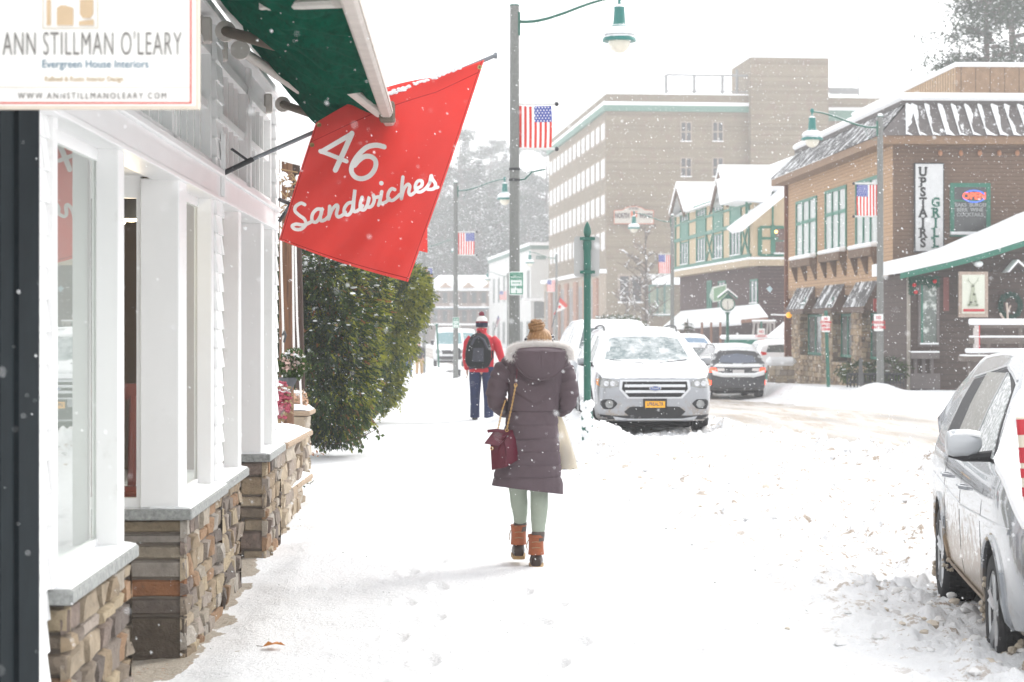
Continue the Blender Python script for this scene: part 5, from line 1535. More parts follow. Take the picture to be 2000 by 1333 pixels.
t = thing('fallen_leaf', 'single orange brown leaf lying on the snow of the sidewalk', 'leaf', (P(535, 1270, 1).x, 1, 0))
Yl = F*1.7/(1270-HZ); lx = (535-1000)*Yl/F; lz = gz(lx, Yl) + .012
t.location = (lx, Yl, lz)
mb = MB(); o_ = [(-.06, .0), (-.035, .035), (-.02, .02), (0, .05), (.015, .03), (.05, .03), (.035, .008), (.062, -.005), (.03, -.02), (.0, -.03), (-.03, -.02)]
vs = [(lx, Yl, lz + .02)] + [(lx + a, Yl + b*1.2, lz + .004 + .024*abs(math.sin(i*1.3))) for i, (a, b) in enumerate(o_)]
mb.add(vs, [(0, i+1, (i+1) % len(o_) + 1) for i in range(len(o_))]); mb.build('blade', mat('leaf_orange', (.50, .18, .025), .6, .3, 30), t, world=True)
mb = MB(); mb.tube([(lx-.06, Yl, lz+.006), (lx-.09, Yl-.01, lz+.012)], .002, 5); mb.build('stem', MATS['bark_brown'], t, world=True)
# ------------------------------------------------------------------ vehicles
def paint(name, col, metal=.5, dirt=None, frost=None, rough=.3):
 return mat(name, col, rough, .04, 2, metal=metal, coat=.6, snow=.35, snow_up=.62, dirt=dirt, frost=frost)
autoglass = mat('auto_glass', (.05, .075, .08), .08, .2, 3, spec=.8, coat=.5, frost=(.60, 9))
frost_glass = mat('snowed_windscreen', (.19, .235, .24), .25, .2, 3, spec=.6, frost=(.40, 3.2, (1, 1.0, 1.6), .34))
side_snow_glass = mat('snowed_side_glass', (.22, .24, .22), .3, .2, 3, spec=.6, frost=(.50, 26))
headlamp_m = mat('headlamp_lens', (.26, .265, .26), .12, .7, 9, coat=.8, metal=.3, spec=.8)
amber_m = mat('amber_lens', (.75, .25, .03), .25, .1, 10)
redlens = mat('red_lens', (.55, .01, .012), .25, .15, 12, coat=.5)
redlit = mat('brake_lamp_lit', (.8, .05, .02), .4, .1, 9, emit=((1, .09, .03), 1.6))
grille_m = mat('grille_black', (.012, .012, .013), .5, .4, 40, frost=(.70, 30))
def catmull(pts, n):
 out = []; N = len(pts)
 for i in range(N-1):
  p0, p1, p2, p3 = [np.array(pts[j], float) for j in (max(0, i-1), i, i+1, min(N-1, i+2))]
  for k in range(n):
   t = k/n; out.append(.5*((2*p1)+(p2-p0)*t+(2*p0-5*p1+4*p2-p3)*t*t+(3*p1-p0-3*p2+p3)*t**3))
 out.append(np.array(pts[-1], float)); return np.array(out)
class Car:
 def __init__(s, name, label, loc, rz, prof, L=4.5, Wd=.92, belt=1.02, zb=.27, mats=None, wheels=(1.36, -1.36), wr=.345, lean=.30, group=None, frontround=.45, rearround=.35, arch=.40, cat='car', detail=True, snowroof=.02, ends=(.60, .70), snow=True, fup=.10):
  s.root = thing(name, label, cat, loc, rz, group); s.L = L; s.Wd = Wd; s.belt = belt; s.wr = wr
  pf = catmull(prof, 6); o = np.argsort(pf[:, 0]); pf = pf[o]
  s.pf = pf
  xf, xr = L/2, -L/2
  xs = []
  for t in np.linspace(0, 1, 13)[:-1]: xs.append(xr + .35*(1-math.cos(t*PI/2)) )
  xs += list(np.linspace(xr+.35, xf-.5, 46)[:-1])
  for t in np.linspace(0, 1, 15): xs.append(xf - .5 + .5*math.sin(t*PI/2))
  xs = sorted(set([round(x, 4) for x in xs]))
  s.xs = xs
  rings = []
  for x in xs:
   T = float(np.interp(x, pf[:, 0], pf[:, 1]))
   tf = max(0, (x - (xf - frontround*1.0)) / (frontround*1.0)); tr = max(0, ((xr + rearround) - x) / rearround)
   W = Wd * (1 - (1-ends[0])*.36*(1-math.sqrt(max(0, 1-tf**2.2))) ) * (1 - (1-ends[1])*.36*(1-math.sqrt(max(0, 1-tr**2.2))))
   W *= 1 - .03*abs(x/(L/2))**2
   B = min(belt + (.04*(-x/(L/2))), T - .03)
   up = max(0, T - B)
   z0 = zb + fup*tf**2 + .10*tr**2
   tw = W*(1 - lean*min(1, up/.6)*.95) if up > .1 else W*(.96 - .25*(0.1-up)*0)
   kz = lambda f: lerp(z0, B, f)
   half = [(0, z0), (W*.55, z0), (W*.88, z0+.01), (W*.955, kz(.08)), (W*.985, kz(.25)), (W*.992, kz(.42)), (W*1.0, kz(.62)), (W*.985, kz(.80)), (W*.965, kz(.90)), (W*.94, kz(.97) + .0), (lerp(W*.93, tw, .08), B + up*.04), (lerp(W*.93, tw, .5), B + up*.45), (tw, B + up*.84), (tw*.93, B + up*.945), (tw*.72, B + up*.985), (tw*.38, T), (0, T + .006)]
   ph = half + [(-y, z) for y, z in reversed(half[1:-1])]
   rings.append([(x, y, z) for y, z in ph])
  mb = MB(); mb.rings(rings)
  s.bvh = BVHTree.FromPolygons([Vector(v) for v in mb.v], [f for f in mb.f])
  body = mb.build('body', mats['body'] if isinstance(mats['body'], list) else [mats['body'], black_pl], s.root, smooth=True, angle=38)
  # wheel arches cut out of the body
  cut = MB();
  for wx in wheels:
   for sy in (-1, 1):
    r = []
    for yy in (sy*(Wd - .34), sy*(Wd + .3)):
     r.append([(wx + arch*math.cos(2*PI*k/40), yy, wr + .02 + arch*math.sin(2*PI*k/40)) for k in range(40)])
    cut.rings(r if sy > 0 else r[::-1])
  co = cut.build('cut', [mats['body'] if not isinstance(mats['body'], list) else mats['body'][0], black_pl], None)
  bm = bmesh.new(); bm.from_mesh(co.data); bmesh.ops.recalc_face_normals(bm, faces=bm.faces); bm.to_mesh(co.data); bm.free()
  co.data.polygons.foreach_set('material_index', [1]*len(co.data.polygons))
  bm = bmesh.new(); bm.from_mesh(body.data); bmesh.ops.recalc_face_normals(bm, faces=bm.faces); bm.to_mesh(body.data); bm.free()
  md = body.modifiers.new('b', 'BOOLEAN'); md.object = co; md.operation = 'DIFFERENCE'; md.solver = 'EXACT'
  co.matrix_world = Matrix.LocRotScale(s.root.location, s.root.rotation_euler, s.root.scale)
  co.location = s.root.location; co.rotation_euler = s.root.rotation_euler
  bpy.context.view_layer.update()
  dg = bpy.context.evaluated_depsgraph_get()
  m2 = bpy.data.meshes.new_from_object(body.evaluated_get(dg))
  body.modifiers.clear(); old = body.data; body.data = m2; m2.name = 'body'
  bpy.data.objects.remove(co)
  s.body = body
  for wx in wheels:
   for sy in (-1, 1): s.wheel(wx, sy, wr, detail)
  ub = MB(); ub.box(xr+.5, xf-.45, -Wd+.30, Wd-.30, zb-.10, zb+.12, bev=.04); ub.tube([(wheels[0], -Wd+.2, wr), (wheels[0], Wd-.2, wr)], .06, 8); ub.build('underbody', mat('underbody_shade', (.008, .008, .008), .95, .3, 9, spec=.05), s.root)  # near-black box added to make the space under the car dark
  if snow: s.snow_cover(snowroof)
 def wheel(s, wx, sy, r, detail):
  yo = sy*(s.Wd - .015); w_ = .22
  h = MB()
  yy = lambda d: yo - sy*d
  prof = [(r*.66, .02), (r*.70, .004), (r*.90, .0), (r*.975, .018), (r, .045), (r, w_-.045), (r*.97, w_-.015), (r*.9, w_), (r*.66, w_-.01)]
  h.rings([[(wx + q*math.cos(2*PI*k/44), yy(d), r + q*math.sin(2*PI*k/44)) for k in range(44)] for q, d in prof])
  if detail:
   for k in range(44):   # tread blocks
    a = 2*PI*k/44
    for j in range(4):
     d0 = .035 + j*.04; a2 = a + (.05 if j % 2 else 0)
     c, sn_ = math.cos(a2), math.sin(a2); c2, s2 = math.cos(a2+.10), math.sin(a2+.10)
     q0, q1 = r - .002, r + .007
     vs = [(wx+q0*c, yy(d0), r+q0*sn_), (wx+q0*c2, yy(d0), r+q0*s2), (wx+q0*c2, yy(d0+.031), r+q0*s2), (wx+q0*c, yy(d0+.031), r+q0*sn_),
       (wx+q1*c, yy(d0), r+q1*sn_), (wx+q1*c2, yy(d0), r+q1*s2), (wx+q1*c2, yy(d0+.031), r+q1*s2), (wx+q1*c, yy(d0+.031), r+q1*sn_)]
     h.add(vs, [(4,5,6,7),(0,1,5,4),(1,2,6,5),(2,3,7,6),(3,0,4,7)])
  wo = thing('wheel', None, None); wo.parent = s.root
  ty = h.build('tyre', rubber, wo, smooth=True)
  m = MB()
  m.rings([[(wx + q*math.cos(2*PI*k/36), yy(d), r + q*math.sin(2*PI*k/36)) for k in range(36)] for q, d in ((r*.70, .012), (r*.665, .008), (r*.64, .03), (r*.63, .10))], caps=False)
  for k in range(5):
   a = 2*PI*k/5 + .3
   for da in (-.13, .13):
    c, sn_ = math.cos(a+da), math.sin(a+da); t = Vector((-sn_, 0, c))
    p0 = Vector((wx + r*.12*math.cos(a), yy(.035), r + r*.12*math.sin(a))); p1 = Vector((wx + r*.65*c, yy(.02), r + r*.65*sn_))
    m.tube([p0, p1], [.026, .020], 6, sq=(1, 1))
  m.rings([[(wx + q*math.cos(2*PI*k/16), yy(d), r + q*math.sin(2*PI*k/16)) for k in range(16)] for q, d in ((.001, .012), (r*.17, .014), (r*.19, .05))])
  m.build('rim', alloy, wo, smooth=True)
  d_ = MB(); d_.rings([[(wx + q*math.cos(2*PI*k/24), yy(.10), r + q*math.sin(2*PI*k/24)) for k in range(24)] for q in (r*.63, .001)], caps=False); d_.build('brake_disc', steel_dk, wo)
 def hit(s, o, d):
  h = s.bvh.ray_cast(Vector(o), Vector(d)); return h[0], h[1]
 def patch(s, name, mt, lo, hi, axis='x+', off=.006, n=14, m=6, parent=None, bulge=0, thick=.0):
  """a patch between two polylines (projected onto the body along an axis)"""
  lo = np.array(lo, float); hi = np.array(hi, float)
  def at(pl, t):
   d = np.linspace(0, 1, len(pl)); return np.array([np.interp(t, d, pl[:, 0]), np.interp(t, d, pl[:, 1])])
  pts = []; ok = True
  last = None
  for j in range(m+1):
   for i in range(n+1):
    q = at(lo, i/n)*(1-j/m) + at(hi, i/n)*(j/m)
    b = bulge*math.sin(PI*i/n)*math.sin(PI*j/m)
    if axis == 'x+': o, d = (s.L, q[0], q[1]), (-1, 0, 0)
    elif axis == 'x-': o, d = (-s.L, q[0], q[1]), (1, 0, 0)
    elif axis == 'y-': o, d = (q[0], -3, q[1]), (0, 1, 0)
    elif axis == 'y+': o, d = (q[0], 3, q[1]), (0, -1, 0)
    elif axis == 'z': o, d = (q[0], q[1], 4), (0, 0, -1)
    h, nn = s.hit(o, d)
    if h is None: h = last if last is not None else Vector((q[0] if axis[0] != 'x' else 0, q[0] if axis[0] == 'x' else 0, q[1]))
    else: h = h - Vector(d)*(off + b)
    last = h; pts.append(h.copy())
  w = n+1
  fs = [(j*w+i, j*w+i+1, (j+1)*w+i+1, (j+1)*w+i) for j in range(m) for i in range(n)]
  mb = MB(); mb.add(pts, fs)
  # skirt so the piece has an edge going back into the body
  bd = [i for i in range(w)] + [j*w+n for j in range(1, m+1)] + [m*w+i for i in range(n-1, -1, -1)] + [j*w for j in range(m-1, 0, -1)]
  dv = {'x+': (-1,0,0), 'x-': (1,0,0), 'y-': (0,1,0), 'y+': (0,-1,0), 'z': (0,0,-1)}[axis]
  N = len(mb.v); ex = [Vector(pts[i]) + Vector(dv)*.02 for i in bd]
  mb.v.extend([tuple(p) for p in ex]); mb.c.extend([(1,1,1,1)]*len(ex))
  for a in range(len(bd)):
   b = (a+1) % len(bd); mb.f.append((bd[a], bd[b], N+b, N+a)); mb.m.append(0)
  return mb.build(name, mt, parent or s.root, smooth=True, angle=50)
 def snow_cover(s, th):
  mb = MB(); n = 0
  bm = bmesh.new(); bm.from_mesh(s.body.data)
  keep = {}
  for f in bm.faces:
   c = f.calc_center_median()
   lim = .925 + .14*noise.noise(c*2.2)
   if f.normal.z > lim and c.z > s.belt - .35:
    idx = []
    for v in f.verts:
     if v.index not in keep:
      q = v.co + Vector((0, 0, th*(.75 + .5*noise.noise(v.co*2.5))))
      keep[v.index] = len(mb.v); mb.v.append(tuple(q)); mb.c.append((1,1,1,1))
     idx.append(keep[v.index])
    mb.f.append(tuple(idx)); mb.m.append(0)
  bm.free()
  # drop an edge back to the body
  from collections import Counter
  ec = Counter()
  for f in mb.f:
   for a in range(len(f)):
    e = (f[a], f[(a+1) % len(f)]); ec[tuple(sorted(e))] += 1
  low = {}
  for f in list(mb.f):
   for a in range(len(f)):
    e = (f[a], f[(a+1) % len(f)])
    if ec[tuple(sorted(e))] == 1:
     q = []
     for i in e:
      if i not in low: low[i] = len(mb.v); p = mb.v[i]; mb.v.append((p[0], p[1]*1.005, p[2]-th*1.5)); mb.c.append((1,1,1,1))
      q.append(low[i])
     mb.f.append((e[1], e[0], q[0], q[1])); mb.m.append(0)
  if mb.f: mb.build('snow', snow_m, s.root, smooth=True, angle=89)
 def mirror(s, x, z, sy, mt, w=.19, h=.13):
  y0 = sy*(s.Wd*.90); mb = MB()
  rs = []
  for t, k in ((0, .35), (.12, .75), (.4, 1), (.8, 1), (.95, .85), (1, .5)):
   yy = y0 + sy*(.06 + w*t)
   rs.append([(x + .055*k*math.cos(a)*(1.1 if math.cos(a) > 0 else .6), yy, z + h/2*k*math.copysign(abs(math.sin(a))**.7, math.sin(a)) - .02*t*0) for a in np.linspace(0, 2*PI, 17)[:-1]])
  mb.rings(rs if sy > 0 else rs[::-1]); o = mb.build('mirror', mt, s.root, smooth=True)
  mb = MB(); mb.tube([(x, y0 - sy*.02, z - h*.45), (x+.01, y0 + sy*(.06 + w*.5), z - h*.52), (x, y0 + sy*(.06+w*.9), z - h*.42)], [.035, .022, .014], 8); mb.build('mirror_base', black_pl, o, smooth=True)
  mb = MB(); mb.grid(lambda a, b: (x + lerp(-.03, .05, a), y0 + sy*(.07 + w*.85*b), z + h*.5 - .02*(2*a-1)**2 + .012*math.sin(PI*b) - .01), 6, 8, thick=(0, 0, -.012)); mb.build('snow', snow_m, o, smooth=True)
  return o
 def rails(s, x0, x1, y, mt=None):
  for sy in (-1, 1):
   mb = MB(); pts = []
   for t in np.linspace(0, 1, 12):
    x = lerp(x0, x1, t); h, _ = s.hit((x, sy*y, 4), (0, 0, -1)); z = (h.z if h else 1.6)
    pts.append((x, sy*y, z + .06*min(1, math.sin(PI*t)*4)))
   mb.tube(pts, .016, 6); mb.build('roof_rail', mt or steel_dk, s.root, smooth=True)
SUV = [(-2.25, .62), (-2.24, .90), (-2.15, 1.10), (-2.02, 1.42), (-1.85, 1.57), (-1.5, 1.64), (-.6, 1.68), (.1, 1.655), (.45, 1.59), (.8, 1.42), (1.15, 1.21), (1.30, 1.135), (1.6, 1.09), (2.0, 1.00), (2.17, .92), (2.24, .82), (2.25, .60)]
# --- silver car facing us at the kerb
silver = paint('silver_paint', (.34, .35, .37), .6, dirt=((.30, .26, .22), .12, .50))
def road_rz(dx, dy): return math.atan2(dy, dx)
E = None
def escape():
 yf = 31.0; xf = (1279 - 1000)/(F/yf)
 d = Vector((.045, -1, 0)).normalized()      # forward, towards the camera
 c = Vector((xf, yf, 0)) - d*2.25
 z = CAMH - (851 - HZ)/(F/yf) + .0
 c.z = z
 car = Car('parked_car', 'silver parked car facing the camera with snow on its bonnet and an orange number plate', c, road_rz(d.x, d.y), SUV, mats={'body': silver}, belt=1.06, zb=.20, fup=.03, Wd=.94)
 K = car
 wnd = K.patch('windscreen', frost_glass, [(-.70, 1.13), (-.40, 1.105), (0, 1.10), (.40, 1.105), (.70, 1.13)], [(-.56, 1.50), (-.3, 1.535), (0, 1.545), (.3, 1.535), (.56, 1.50)], off=.012, n=24, m=10)
 K.patch('windscreen_seal', black_pl, [(-.74, 1.10), (0, 1.075), (.74, 1.10)], [(-.715, 1.135), (0, 1.107), (.715, 1.135)], off=.009, n=20, m=2)
 for sy in (-1, 1):
  mb = MB()
  for (a, b) in (((sy*.1, 1.10), (sy*.62, 1.15)),):
   p = []
   for t in np.linspace(0, 1, 6):
    h, _ = K.hit((5, lerp(a[0], b[0], t), lerp(a[1], b[1], t)), (-1, 0, 0)); p.append(h + Vector((.03, 0, .01)))
   mb.tube(p, .010, 6)
  mb.build('wiper', steel_dk, K.root)
 # grille: black hexagon with silver surround and two bright bars
 def hexg(w0, w1, w2, z0, zm, z1, n=9):
  return [(-w0, z0), (w0, z0)], [(-w2, z1), (w2, z1)]
 K.patch('grille_surround', paint('silver_trim', (.62, .63, .65), .7), [(-.56, .72), (-.43, .575), (.43, .575), (.56, .72)], [(-.56, .72), (-.54, .865), (.54, .865), (.56, .72)], off=.012, n=30, m=8)
 gr = K.patch('grille', grille_m, [(-.515, .72), (-.40, .60), (.40, .60), (.515, .72)], [(-.515, .72), (-.50, .84), (.50, .84), (.515, .72)], off=.022, n=30, m=8)
 barm = MATS['silver_trim']
 for zc, w_ in ((.775, .475), (.685, .465)):
  K.patch('grille_bar', barm, [(-w_, zc-.022), (w_, zc-.022)], [(-w_, zc+.020), (w_, zc+.020)], off=.036, n=26, m=3, parent=gr, bulge=.006)
 # oval badge
 h, _ = K.hit((5, 0, .735), (-1, 0, 0)); b = MB()
 rs = [[(h.x + .06 + dx, .095*q*math.cos(a), .735 + .037*q*math.sin(a)) for a in np.linspace(0, 2*PI, 25)[:-1]] for q, dx in ((1, -.02), (1, 0), (.9, .006))]
 b.rings(rs); bo = b.build('badge', chrome, gr, smooth=True)
 b = MB(); b.rings([[(h.x + .0675 + dx, .082*q*math.cos(a), .735 + .030*q*math.sin(a)) for a in np.linspace(0, 2*PI, 25)[:-1]] for q, dx in ((1, -.003), (.98, .001))]); b.build('badge_field', mat('badge_blue', (.02, .06, .25), .3), bo)
 b = MB(); add_text(b, 'Ford', (h.x + .0705, 0, .737), (0, 1, 0), (0, 0, 1), .05, .0008, .001, sx=1.15); b.build('badge_lettering', chrome, bo)
 for sy in (-1, 1):
  hl = K.patch('headlight', headlamp_m, [(sy*.56, .765), (sy*.70, .735), (sy*.84, .745), (sy*.89, .78)], [(sy*.56, .835), (sy*.70, .885), (sy*.82, .905), (sy*.89, .90)], off=.010, n=14, m=6, bulge=.01)
  K.patch('turn_signal', amber_m, [(sy*.855, .77), (sy*.895, .79)], [(sy*.845, .885), (sy*.89, .875)], off=.013, n=4, m=5, parent=hl)
  mb = MB()
  for yy in (.66, .76):
   h, _ = K.hit((5, sy*yy, .81), (-1, 0, 0)); mb.lathe([(.001, .012), (.03, .014), (.04, .022), (.042, .03), (.036, .03), (.001, .018)], c=h, n=18, axis='x')
  mb.build('lamp_bowl', chrome, hl, smooth=True)
  fg = K.patch('fog_lamp_recess', black_pl, [(sy*.585, .49), (sy*.66, .41), (sy*.80, .41), (sy*.845, .48)], [(sy*.60, .52), (sy*.66, .565), (sy*.80, .565), (sy*.845, .53)], off=.008, n=10, m=5)
  h, _ = K.hit((5, sy*.71, .49), (-1, 0, 0)); mb = MB(); mb.lathe([(.001, .012), (.05, .014), (.062, .02), (.066, .012)], c=h, n=20, axis='x'); mb.build('fog_lamp', headlamp_m, fg, smooth=True)
 K.patch('lower_intake', grille_m, [(-.48, .37), (-.37, .27), (.37, .27), (.48, .37)], [(-.48, .37), (-.38, .45), (.38, .45), (.48, .37)], off=.012, n=20, m=5)
 K.patch('skid_plate', paint('silver_plate', (.40, .41, .43), .6), [(-.60, .225), (-.42, .17), (.42, .17), (.60, .225)], [(-.66, .30), (-.42, .262), (.42, .262), (.66, .30)], off=.03, n=22, m=4)
 K.patch('lower_cladding', black_pl, [(-.88, .19), (-.5, .19), (.5, .19), (.88, .19)], [(-.87, .33), (-.62, .31), (.62, .31), (.87, .33)], off=.010, n=26, m=4)
 h, _ = K.hit((5, 0, .48), (-1, 0, 0)); px_ = h.x + .035
 pf = MB(); pf.box(px_ - .02, px_, -.185, .185, .425, .575, bev=.006); po = pf.build('plate_frame', black_pl, K.root)
 pf = MB(); pf.box(px_, px_ + .004, -.155, .155, .435, .535); po2 = pf.build('number_plate', mat('plate_orange', (.85, .42, .02), .5, .05, 10), po)
 pf = MB(); add_text(pf, 'LPREALTR', (px_ + .0045, 0, .487), (0, 1, 0), (0, 0, 1), .075, .001, .0015, sx=.78); pf.build('plate_lettering', mat('plate_navy', (.02, .03, .12), .5), po2)
 for sy, ax in ((-1, 'y-'), (1, 'y+')):
  K.patch('side_window', side_snow_glass if sy < 0 else autoglass, [(.98, 1.12), (.05, 1.10)], [(.62, 1.38), (.05, 1.54)], ax, off=.006, n=14, m=6)
  K.patch('side_window', autoglass, [(-.03, 1.10), (-.95, 1.13)], [(-.03, 1.54), (-.85, 1.55)], ax, off=.006, n=12, m=6)
  K.patch('side_window', autoglass, [(-1.05, 1.15), (-1.70, 1.22)], [(-.98, 1.54), (-1.5, 1.50)], ax, off=.006, n=10, m=6)
  K.patch('sill_cladding', black_pl, [(1.0, .24), (-1.0, .24)], [(1.0, .36), (-1.0, .36)], ax, off=.012, n=16, m=3)
  K.mirror(.78, 1.14, sy, silver)
 K.rails(-1.6, .25, .60)
 return K
E = escape()
# bigger light car parked directly behind it
def simple_car(label, front, Y, px, zb_px, d, body, prof=SUV, W=.92, L=4.5, belt=1.06, rear=False, wheels=(1.36, -1.36), wr=.345, name='parked_car', cat='car', group=None, glassm=None, lit=False, scale=1.0, plate=None, group_=None, cladd=False, off=0):
 s_ = F/Y
 X = (px - 1000)/s_
 z = CAMH - (zb_px - HZ)/s_
 d = Vector((d[0], d[1], 0)).normalized()
 end = Vector((X, Y, z)); c = end - d*(L/2) if front else end + d*(L/2)
 K = Car(name, label, c, road_rz(d.x, d.y), prof, L=L, Wd=W, mats={'body': body}, belt=belt, wheels=wheels, wr=wr, detail=False, group=group, cat=cat)
 g = glassm or autoglass
 top = max(p[1] for p in prof)
 K.patch('windscreen', g, [(-.70, belt+.09), (0, belt+.06), (.70, belt+.09)], [(-.56, top-.17), (0, top-.13), (.56, top-.17)], off=.012, n=14, m=5)
 rw = K.patch('rear_window', g, [(-.62, belt+.10), (0, belt+.09), (.62, belt+.10)], [(-.50, top-.20), (0, top-.17), (.50, top-.20)], 'x-', off=.012, n=14, m=5)
 for sy, ax in ((-1, 'y-'), (1, 'y+')):
  K.patch('side_window', g, [(.92, belt+.07), (.05, belt+.05)], [(.60, top-.30), (.05, top-.15)], ax, n=8, m=4)
  K.patch('side_window', g, [(-.03, belt+.05), (-.95, belt+.07)], [(-.03, top-.15), (-.85, top-.15)], ax, n=8, m=4)
  K.patch('headlight', headlamp_m, [(sy*.56, .76), (sy*.86, .78)], [(sy*.60, .86), (sy*.86, .90)], n=6, m=3, bulge=.01)
  K.patch('tail_light', redlit if lit else redlens, [(sy*.60, .90), (sy*.89, .86)], [(sy*.62, .99), (sy*.87, 1.03)], 'x-', n=6, m=3, bulge=.01)
  K.mirror(.75, belt+.08, sy, body)
 K.patch('grille', grille_m, [(-.46, .60), (.46, .60)], [(-.50, .82), (.50, .82)], n=12, m=4)
 K.patch('lower_intake', grille_m, [(-.40, .30), (.40, .30)], [(-.46, .45), (.46, .45)], n=12, m=3)
 return K
SED = [(x, z*.87 if z > .8 else z) for x, z in SUV]
whitep = paint('white_car_paint', (.70, .71, .72), .0, dirt=((.30, .28, .26), .15, .5))
dsilver = paint('grey_car_paint', (.34, .36, .38), .5, dirt=((.30, .28, .26), .15, .5))
BIG = [(-2.25, .70), (-2.24, 1.0), (-2.15, 1.25), (-2.05, 1.55), (-1.9, 1.74), (-1.5, 1.80), (-.6, 1.82), (.1, 1.80), (.4, 1.74), (.75, 1.52), (1.05, 1.31), (1.18, 1.23), (1.6, 1.19), (2.0, 1.12), (2.17, 1.04), (2.24, .92), (2.25, .66)]
simple_car('tall light coloured car parked right behind the silver one, half hidden by it', True, 37.2, 1213, 815, (.05, -1), dsilver, BIG, W=.96, belt=1.18, wr=.38)
K = simple_car('white car just visible past the fur hood of the woman', True, 68, 1083, 765, (.06, -1), whitep)
simple_car('low blue windowed car roof just visible behind the silver car', True, 80, 1362, 735, (.06, -1), dsilver, glassm=mat('blue_glass', (.10, .20, .32), .1, .1, 3, spec=.8))
simple_car('dark windowed snow covered car between the silver car and the brake lit one', True, 66.5, 1372, 770, (.06, -1), whitep)
# car driving away with brake lights on
def subaru():
 WAG = [(-2.35, .62), (-2.33, .98), (-2.22, 1.14), (-2.02, 1.42), (-1.88, 1.60), (-1.5, 1.66), (-.6, 1.68), (.1, 1.66), (.45, 1.58), (.8, 1.38), (1.15, 1.18), (1.30, 1.10), (1.6, 1.05), (2.1, .95), (2.27, .87), (2.34, .76), (2.35, .56)]
 sub = paint('charcoal_paint', (.045, .045, .05), .4, dirt=((.10, .09, .08), .1, .4))
 Y = 62; s_ = F/Y; d = Vector((-.05, 1, 0)).normalized()
 z = CAMH - (781 - HZ)/s_
 c = Vector(((1442-1000)/s_, Y, z)) + d*2.35
 K = Car('moving_car', 'white and charcoal estate car driving away with lit brake lights', c, road_rz(d.x, d.y), WAG, L=4.7, Wd=.93, mats={'body': sub}, belt=1.02, wr=.36, detail=False, snowroof=.08)
 K.patch('tailgate_snow', snow_m, [(-.80, .77), (-.5, .70), (.5, .70), (.80, .77)], [(-.84, .93), (-.5, .83), (.5, .83), (.84, .93)], 'x-', off=.06, n=18, m=5, bulge=.05)
 K.patch('tailgate_snow', snow_m, [(-.80, 1.02), (0, 1.0), (.80, 1.02)], [(-.66, 1.12), (0, 1.10), (.66, 1.12)], 'x-', off=.03, n=18, m=4, bulge=.03)
 K.patch('rear_frame', sub, [(-.72, 1.10), (0, 1.08), (.72, 1.10)], [(-.58, 1.50), (0, 1.54), (.58, 1.50)], 'x-', off=.006, n=18, m=6)
 K.patch('rear_window', mat('dusk_glass', (.10, .12, .17), .1, .1, 3, spec=.8), [(-.60, 1.16), (0, 1.13), (.60, 1.16)], [(-.50, 1.36), (0, 1.44), (.50, 1.36)], 'x-', off=.02, n=18, m=6)
 for sy in (-1, 1):
  tl = K.patch('tail_light', redlit, [(sy*.66, .88), (sy*.92, .84)], [(sy*.70, .99), (sy*.90, 1.00)], 'x-', off=.03, n=8, m=4, bulge=.02)
  K.patch('reversing_lens', mat('clear_lens', (.75, .70, .68), .2, .1, 8), [(sy*.42, .90), (sy*.64, .88)], [(sy*.44, .98), (sy*.67, .98)], 'x-', off=.03, n=6, m=3, parent=tl)
  K.patch('reflector', redlit, [(sy*.84, .46), (sy*.89, .46)], [(sy*.84, .60), (sy*.89, .60)], 'x-', off=.02, n=3, m=3)
  ax = 'y-' if sy < 0 else 'y+'
  K.patch('side_window', side_snow_glass, [(.9, 1.08), (-1.7, 1.12)], [(.6, 1.32), (-1.5, 1.44)], ax, n=14, m=4)
  K.mirror(.8, 1.08, sy, sub)
 h, _ = K.hit((-5, 0, .85), (1, 0, 0))
 mb = MB(); mb.box(h.x - .05, h.x - .035, -.18, .18, .80, .93); mb.build('number_plate', mat('plate_white', (.62, .60, .60), .5, .2, 30), K.root)
 K.rails(-1.5, .4, .62)
subaru()
K = simple_car('snow covered white car parked by the low stone wall beyond the stone fronted building', False, 78, 1528, 738, (-.05, 1), whitep, prof=SED, belt=.90)
